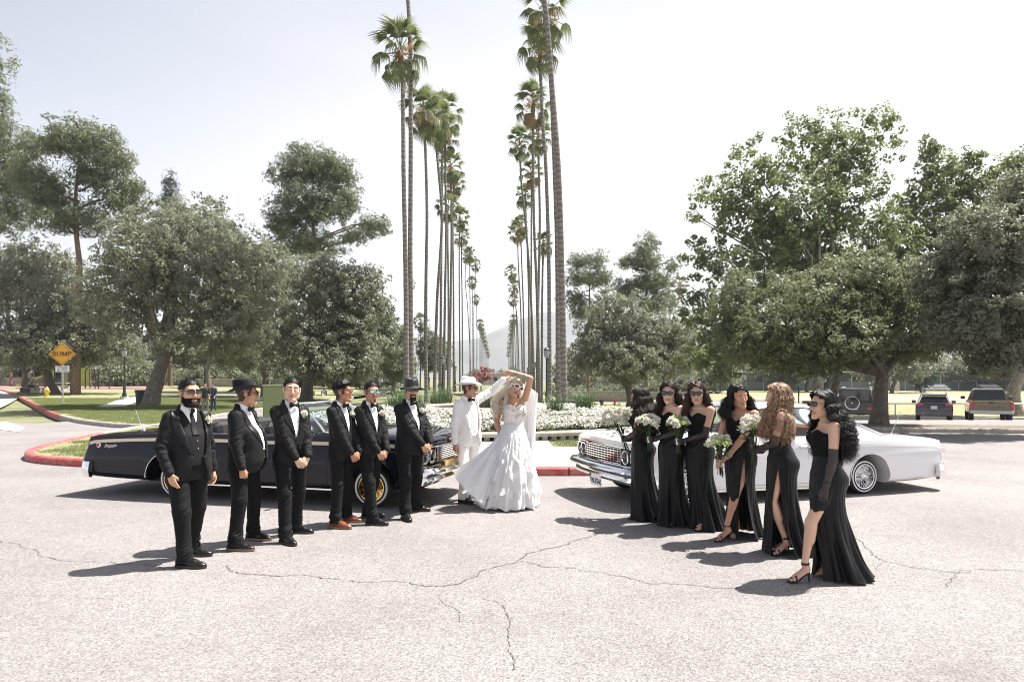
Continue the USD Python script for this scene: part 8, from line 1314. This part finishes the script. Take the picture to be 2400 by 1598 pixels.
LADIES = [
 dict(label="bridesmaid turned away with windswept dark hair hiding her face, beside the bonnet", root=F_(1475, 1192), a=-112, head=(10, -4, 0), H=1.60, w=1.0, skin=M_skin["tan"], seed=11, gloves="RL", hairmat=M_hairdk, hairlen=0.50, curlamp=0.016, wavelen=0.15, vol=1.5, wind=(-0.06, -0.12, 0.05), clumps=150, eyes=False, slit=None, hemoff=(0, -0.02), **HOLD),
 dict(label="bridesmaid with cat-eye sunglasses and half-up dark hair, no necklace", root=F_(1543, 1206), a=-58, head=(-34, 0, 0), H=1.665, skin=M_skin["pale"], seed=12, gloves="RL", hairmat=M_hairdk, hairlen=0.40, curlamp=0.008, wavelen=0.16, glasses=(M_frame, M_lens, "cat"), eyes=False, slit=None, fall=(0, -0.02), lip=M_lipn, **HOLD),
 dict(label="bridesmaid with cat-eye sunglasses, long auburn hair and a white pearl necklace", root=F_(1607, 1215), a=-52, head=(-30, 0, 2), H=1.665, skin=M_skin["light"], seed=13, gloves="RL", hairmat=M_hairred, hairlen=0.42, curlamp=0.008, wavelen=0.18, glasses=(M_frame, M_lens, "cat"), eyes=False, necklace=True, slit=None, hemoff=(-0.05, -0.06), lip=M_lipn, **HOLD),
 dict(smile=10, label="smiling bridesmaid with bare arms and shoulder length wavy black hair", root=F_(1702, 1240), a=-38, head=(-46, 0, 5), H=1.64, skin=M_skin["tan"], seed=14, hairmat=M_hairbk, hairlen=0.24, curlamp=0.018, wavelen=0.10, vol=1.3, earrings=True, foot=F_(1672, 1243), footyaw=-70, slit=118, slittop=0.86, slitw=24, hemoff=(0.02, -0.10), kneeoff=np.array([0, 0.03, 0]), part=0.03,
   handL=(0.12, 0.26, 0.80), poleL=(-0.8, -0.4, -0.2), dirL=(0.75, 0.45, -0.45), backL=(-0.3, 0.6, 0.5), handR=(0.17, 0.22, 0.83), poleR=(0.7, -0.5, -0.3), dirR=(-0.2, 0.8, -0.4), backR=(0.7, 0.3, 0.2), curl=1.1, lip=M_lip),
 dict(label="bridesmaid with long wavy honey-brown hair turned away from the camera", root=F_(1795, 1270), a=-112, head=(8, 0, 0), H=1.655, skin=M_skin["light"], seed=15, gloves="RL", hairmat=M_hairhi, hairlen=0.44, curlamp=0.010, wavelen=0.12, tight=False, eyes=False, per=15, foot=F_(1806, 1275), footyaw=-75, slit=168, slittop=0.84, slitw=26, kneeoff=np.array([-0.04, 0.07, 0]), clumps=150, vol=0.9, wind=(0.05, 0.03, 0), fall=(-0.02, 0.07), **HOLD),
 dict(label="nearest bridesmaid with dark curls and sunglasses, gloved arm hanging by the slit", root=F_(1899, 1328), a=-92, head=(-14, 2, 0), H=1.605, skin=M_skin["light"], seed=16, gloves="RL", hairmat=M_hairbk, hairlen=0.46, curlamp=0.022, wavelen=0.075, vol=1.5, clumps=150, glasses=(M_frame, M_lens, "rect"), eyes=False, foot=F_(1851, 1338), footyaw=-85, slit=100, slittop=0.70, slitw=20, hemoff=(0.0, -0.07), flare=1.0, kneeoff=np.array([-0.02, 0.03, 0]), lip=M_lipn, fall=(0, -0.05),
   handL=(-0.20, 0.10, 0.74), poleL=(-0.5, -0.9, 0), backL=(-0.8, 0.5, 0), curlL=0.35, handR=(0.06, -0.14, 1.04), poleR=(0.35, -1.0, -0.1), dirR=(-0.9, 0.1, 0.1), backR=(0, -1, 0), curlR=0.4),
]
BQ = [((1440, 988), (-0.35, -0.05, 1.0), 1.55, 22, 0.15, "largest bouquet, held low out over the bonnet by the windswept bridesmaid"), ((1523, 986), (-0.05, -0.1, 1), 1.15, 12, 0.05, "rounded all-white bouquet held by the bridesmaid without a necklace"), ((1576, 988), (-0.05, -0.15, 1), 1.15, 12, 0.4, "greenish white bouquet held by the bridesmaid with the pearl necklace"),
      ((1663, 1050), (-0.15, -0.2, 1), 1.2, 12, 0.3, "white bouquet with leaves held by bare hands of the smiling bridesmaid"), ((1735, 1030), (-0.05, -0.1, 1), 1.3, 14, 0.45, "tall bouquet with green buds held by the honey-haired bridesmaid")]
RES = []
for o in LADIES:
    RES.append(woman(dict(group="bridesmaids in long black gowns", **o)))
for i, (c, ax, s, n, g, lb) in enumerate(BQ):
    P, J, hc, HR, s0 = RES[i]; root, rz, loc = place(LADIES[i]); Mz = Rot.from_euler("z", rz).as_matrix()
    hl = (J["wrL"] + J["RL"][:, 0] * 0.085 - J["RL"][:, 2] * 0.022 + J["wrR"] + J["RR"][:, 0] * 0.085 - J["RR"][:, 2] * 0.022) / 2; p = Mz @ hl + np.array([root[0], root[1], 0])
    bouquet(lb, p, ax, s, 70 + i, n, g)
# ------------------------------------------------------------------ the bride
BR = dict(label="bride in white lace and tulle gown, white cat-eye sunglasses, arm raised over her platinum hair", root=F_(1180, 1163), a=8, head=(-24, 4, -26), H=1.72, skin=M_skin["tan"], seed=21, hairmat=M_hairbl, hairlen=0.42, curlamp=0.010, wavelen=0.16, clumps=60, per=16, vol=0.75, glasses=(M_wframe, M_lens, "cat"), eyes=False, lip=M_lipr, gown=False, tattoo=("L",),
    headoff=(0.0, 0.03, -0.01), lean=(-0.01, 0.0), lift=(0, 0.045), foot=F_(1166, 1170), foot2=F_(1193, 1166), footyaw=-25, fall=(0.13, -0.06), fallfrac=0.85, faceaz=95, shoe=M_tort, handL=(0.03, 0.10, 1.765), poleL=(-1, 0.0, -0.25), dirL=(0.9, 0.15, 0.15), backL=(0.1, -0.2, 1), curlL=0.5, handR=(0.17, 0.02, 0.92), poleR=(0.3, -0.9, 0.0), dirR=(-0.2, 0.3, -0.9), backR=(0.6, 0.6, 0), curlR=0.8)
P, J, hc, HR, s = woman(BR)
_root, _rz, _loc = place(BR); _M = Rot.from_euler("z", -_rz).as_matrix()
def W_(dx, dy, z):        # offsets along the picture's right and away, to the bride's own axes
    dx, dy, z = np.broadcast_arrays(dx, dy, z); return np.stack([dx, dy, z], -1).astype(float) @ _M.T
def cloth(f, n, m, mt, name, par=None):
    U, V = np.meshgrid(np.linspace(0, 1, m), np.linspace(0, 1, n)); return obj(name, trimesh.Trimesh(f(U, V).reshape(-1, 3), grid_faces(n, m, closed=False), process=False), mt, par or P, smooth=True)
def nz(*a): return meshkit.fbm(np.stack(np.broadcast_arrays(*a), -1), 3, 5) - 0.5
sin, cos = np.sin, np.cos
def bod(u, v):
    th = np.asarray(u) * 2 * np.pi - np.pi / 2; c, t = cos(th), sin(th); fr = np.maximum(t, 0); top = 1.335 + 0.03 * fr * np.exp(-((np.abs(c) - 0.5) / 0.3) ** 2) - 0.02 * fr * np.exp(-(c / 0.15) ** 2) - 0.03 * np.maximum(-t, 0); z = top + (1.06 - top) * v
    rx, ry = (np.interp(z, (1.02, 1.10, 1.18, 1.27, 1.36), q) for q in ((0.135, 0.128, 0.137, 0.156, 0.150), (0.108, 0.104, 0.112, 0.126, 0.106))); b = 0.036 * fr * np.exp(-((z - 1.285) / 0.055) ** 2) * np.exp(-((np.abs(c) - 0.5) / 0.3) ** 2)
    return np.stack([(rx + b) * c - 0.01, (ry + b) * t + 0.008, z], -1)
bo = cloth(bod, 30, 70, M_lacew, "bodice")
for k in range(30):
    rgk = np.random.default_rng(k + 300); u, v = rgk.uniform(0.05, 0.95), rgk.uniform(0.0, 0.5); p = bod(u, v); d = p * [1, 1, 0]; fx, fy, fd = frame(d + [0, 0, 0.02]); m = flower_blob(400 + k, 10, 0.014, 0.014); m.vertices = p + m.vertices @ np.stack([fx, fy, fd], 0) * rgk.uniform(0.7, 1.2); obj("lace_flower", m, M_petal, bo, smooth=False)
def skirt(r1, fa, ph, hem, cdx, z1=0.03):
    def f(u, v):
        th = u * 2 * np.pi; c, t = cos(th), sin(th); z = 1.09 + (z1 + hem * sin(7 * th + ph) - 1.09) * v; k = v ** 0.8; R = 0.128 + (r1 - 0.128) * k; fo = 1 + fa * k * (sin(13 * th + ph + 2 * v) + 0.6 * sin(21 * th - ph)); w = 0.05 * k * nz(c * 3 + 5, t * 3, v * 4 + ph)
        return W_(c * (R * fo + w) * 0.93 + cdx * v ** 1.3, t * (R * fo + w) + 0.02 * v, np.maximum(z, 0.012))
    return f
cloth(skirt(0.33, 0.045, 0.3, 0.01, -0.05, 0.05), 40, 160, M_underskirt, "lining")
for i, (r1, fa, ph) in enumerate(((0.40, 0.075, 1.1), (0.44, 0.09, 2.7))): cloth(skirt(r1, fa, ph, 0.02, -0.06 - 0.012 * i, 0.03), 46, 190, M_tulle, "tulle_layer")
def tier(z1, r1, ph, cdx):
    def f(u, v):
        th = u * 2 * np.pi; c, t = cos(th), sin(th); rag = 0.10 * nz(c * 4 + ph, t * 4, 0 * u + ph) + 0.03 * sin(17 * th + ph) + 0.02 * sin(41 * th); z = 1.10 + (z1 + rag - 1.10) * v; k = v ** 0.85; R = 0.13 + (r1 - 0.13) * k; fo = 1 + 0.07 * k * (sin(11 * th + ph + 4 * v) + 0.7 * sin(23 * th - ph + 3 * v)); w = 0.10 * k * nz(c * 5 + ph, t * 5, v * 6)
        return W_(c * (R * fo + w) * 0.94 + cdx * v, t * (R * fo + w), z)
    return f
for z1, r1, ph, cdx in ((0.62, 0.30, 0.7, -0.03), (0.38, 0.38, 3.1, -0.05), (0.20, 0.44, 5.2, -0.07)): cloth(tier(z1, r1, ph, cdx), 40, 190, M_veil, "tulle_tier")
def wing(k):
    def f(u, v):
        a = np.radians(200 + 100 * u - 10 * k); w0 = W_(0.128 * cos(a + 0.2), 0.10 * sin(a + 0.2), 1.10); uu = np.linspace(0, 1, 5)
        T0 = np.array([(-0.40, -0.42, 0.10), (-0.62, -0.34, 0.28), (-0.80, -0.16, 0.47), (-0.72, 0.05, 0.44), (-0.52, 0.22, 0.30)]) + np.array([0.03 * k, 0.05 * k, -0.05 * k]); t = W_(*(np.interp(u, uu, T0[:, q]) for q in range(3)))
        V = v[..., None]; q = w0 * (1 - V) + t * V; rip = sin(u * 34 + k + v * 3) * 0.022 * v + 0.09 * v * nz(u * 6 + k * 3, v * 2.5, 1.0); q = q + W_(0.3, -0.8, 0.5) * rip[..., None]; q[..., 2] += -0.05 * sin(np.pi * v) * (1 - 0.4 * u) + (0.03 * sin(u * 40 + k) + 0.02 * sin(u * 71)) * np.maximum(0, v - 0.9) * 5; return q
    return f
for k in range(3): cloth(wing(k), 40, 110, M_tulle, "blown_layer")
def veil(k):
    def f(u, v):
        top = np.stack([0.05 + 0.29 * u, 0.16 - 0.05 * u + 0.03 * k, 1.66 - 0.16 * u ** 1.5], -1); bot = np.stack([-0.02 + 0.35 * u, 0.30 - 0.22 * u + 0.05 * k, 0.02 + 0 * u], -1); V = v[..., None]; q = top * (1 - V) + bot * V
        q[..., 0] += 0.012 * sin(u * 22 + k) * v - 0.03 * u * sin(np.pi * v); q[..., 1] += 0.035 * sin(u * 26 + 2 * k + v * 2) * np.minimum(1, v * 4) + 0.05 * nz(u * 4, v * 3, k); return W_(q[..., 0], q[..., 1], q[..., 2])
    return f
for k in range(2): cloth(veil(k), 50, 60, M_veil, "veil_layer")
for e in range(1): obj("bracelet", tube([J["wrL"] + 0.030 * np.array([math.cos(t), math.sin(t), 0.15 * math.sin(t)]) for t in np.linspace(0, 6.283, 20)], 0.003, 6), M_pearl, P, smooth=True)
# ------------------------------------------------------------------ small background figures
def figure(label, px, Y, H, top, legs, a, seed, arms=0.1, hairm=None, dz=0.11):
    x = (px - 1200) / FPX * Y; z = float(gz(x, Y)) + dz; s = H / 1.7; P = thing("person", label, "person", (x, Y, z), math.radians(a)); F = Field((-0.4 * s, -0.3 * s, 0), (0.4 * s, 0.35 * s, 1.75 * s), 0.02 * s)
    for q in (-1, 1):
        F.cone((q * 0.09 * s, 0, 0.90 * s), (q * 0.10 * s, 0.03 * s * q, 0.48 * s), 0.075 * s, 0.055 * s); F.cone((q * 0.10 * s, 0.03 * s * q, 0.48 * s), (q * 0.11 * s, 0.05 * s * q, 0.06 * s), 0.05 * s, 0.035 * s); F.cone((q * 0.11 * s, 0.05 * s * q, 0.04 * s), (q * 0.12 * s, 0.05 * s * q + 0.13 * s, 0.03 * s), 0.04 * s, 0.03 * s)
        F.cone((q * 0.18 * s, 0, 1.38 * s), (q * 0.24 * s, -0.02, 1.10 * s), 0.05 * s, 0.04 * s); F.cone((q * 0.24 * s, -0.02, 1.10 * s), (q * 0.20 * s, arms * s, 0.90 * s), 0.04 * s, 0.028 * s); F.ell((q * 0.20 * s, arms * s + 0.03, 0.84 * s), np.array((0.03, 0.04, 0.06)) * s)
    F.loft([(0.82 * s, 0, 0, 0.15 * s, 0.11 * s), (1.05 * s, 0, 0, 0.14 * s, 0.10 * s), (1.3 * s, 0, 0, 0.17 * s, 0.11 * s), (1.45 * s, 0, 0, 0.07 * s, 0.06 * s)]); F.cone((0, 0, 1.42 * s), (0, 0.01, 1.52 * s), 0.055 * s, 0.05 * s); F.ell((0, 0.015 * s, 1.59 * s), np.array((0.075, 0.095, 0.115)) * s)
    m = F.mesh(); obj("body", m, M_skin["tan"], P, smooth=True); v = np.asarray(m.vertices) / s; ax = np.abs(v[:, 0]); mk = lambda nm, k, o_, mt: (lambda q: obj(nm, q, mt, P, smooth=True) if q is not None else None)(shell(m, k, o_ * s))
    mk("shirt", np.minimum.reduce([v[:, 2] - 0.86, 1.44 - v[:, 2], np.where(ax > 0.17, v[:, 2] - 1.12, 1.0)]), 0.022, top); mk("trousers", np.minimum.reduce([0.94 - v[:, 2], v[:, 2] - (0.42 if seed % 2 else 0.1), 0.175 - ax]), 0.02, legs); mk("hair", np.minimum(v[:, 2] - 1.60, np.where(v[:, 1] > 0.05, v[:, 2] - 1.655, 1.0)), 0.014, hairm or M_hairk); mk("shoes", 0.085 - v[:, 2], 0.012, M_sole)
M_red = M_red; M_tee = mat("black_tee", (0.02, 0.02, 0.022), 0.9); M_camo = mat("camouflage_trousers", (0.24, 0.22, 0.17), 0.9, col2=(0.09, 0.09, 0.07), scale=14, lo=0.45, hi=0.55); M_redt = mat("red_shirt", (0.55, 0.035, 0.04), 0.85); M_navy = mat("navy_cloth", (0.03, 0.04, 0.08), 0.9); M_lgrey = mat("light_grey_cloth", (0.45, 0.45, 0.46), 0.9)
figure("young person in black top and patterned trousers on the lawn beside the fedora man", 481, 31, 1.38, M_tee, M_camo, 200, 2, 0.05); figure("dark-clothed person on the lawn half hidden by the fedora's brim", 500, 33, 1.35, M_navy, M_navy, 160, 2)
figure("person in a red shirt at the picnic tables", 1441, 79, 1.6, M_redt, M_navy, 90, 1, 0.25); figure("person in navy clothes left of the one in red", 1410, 79, 1.6, M_navy, M_navy, 200, 2); figure("small walker with a backpack left of the big forked oak", 321, 100, 1.7, M_navy, M_lgrey, 180, 2); figure("second small walker beside the forked oak", 331, 101, 1.7, M_tee, M_navy, 180, 2)
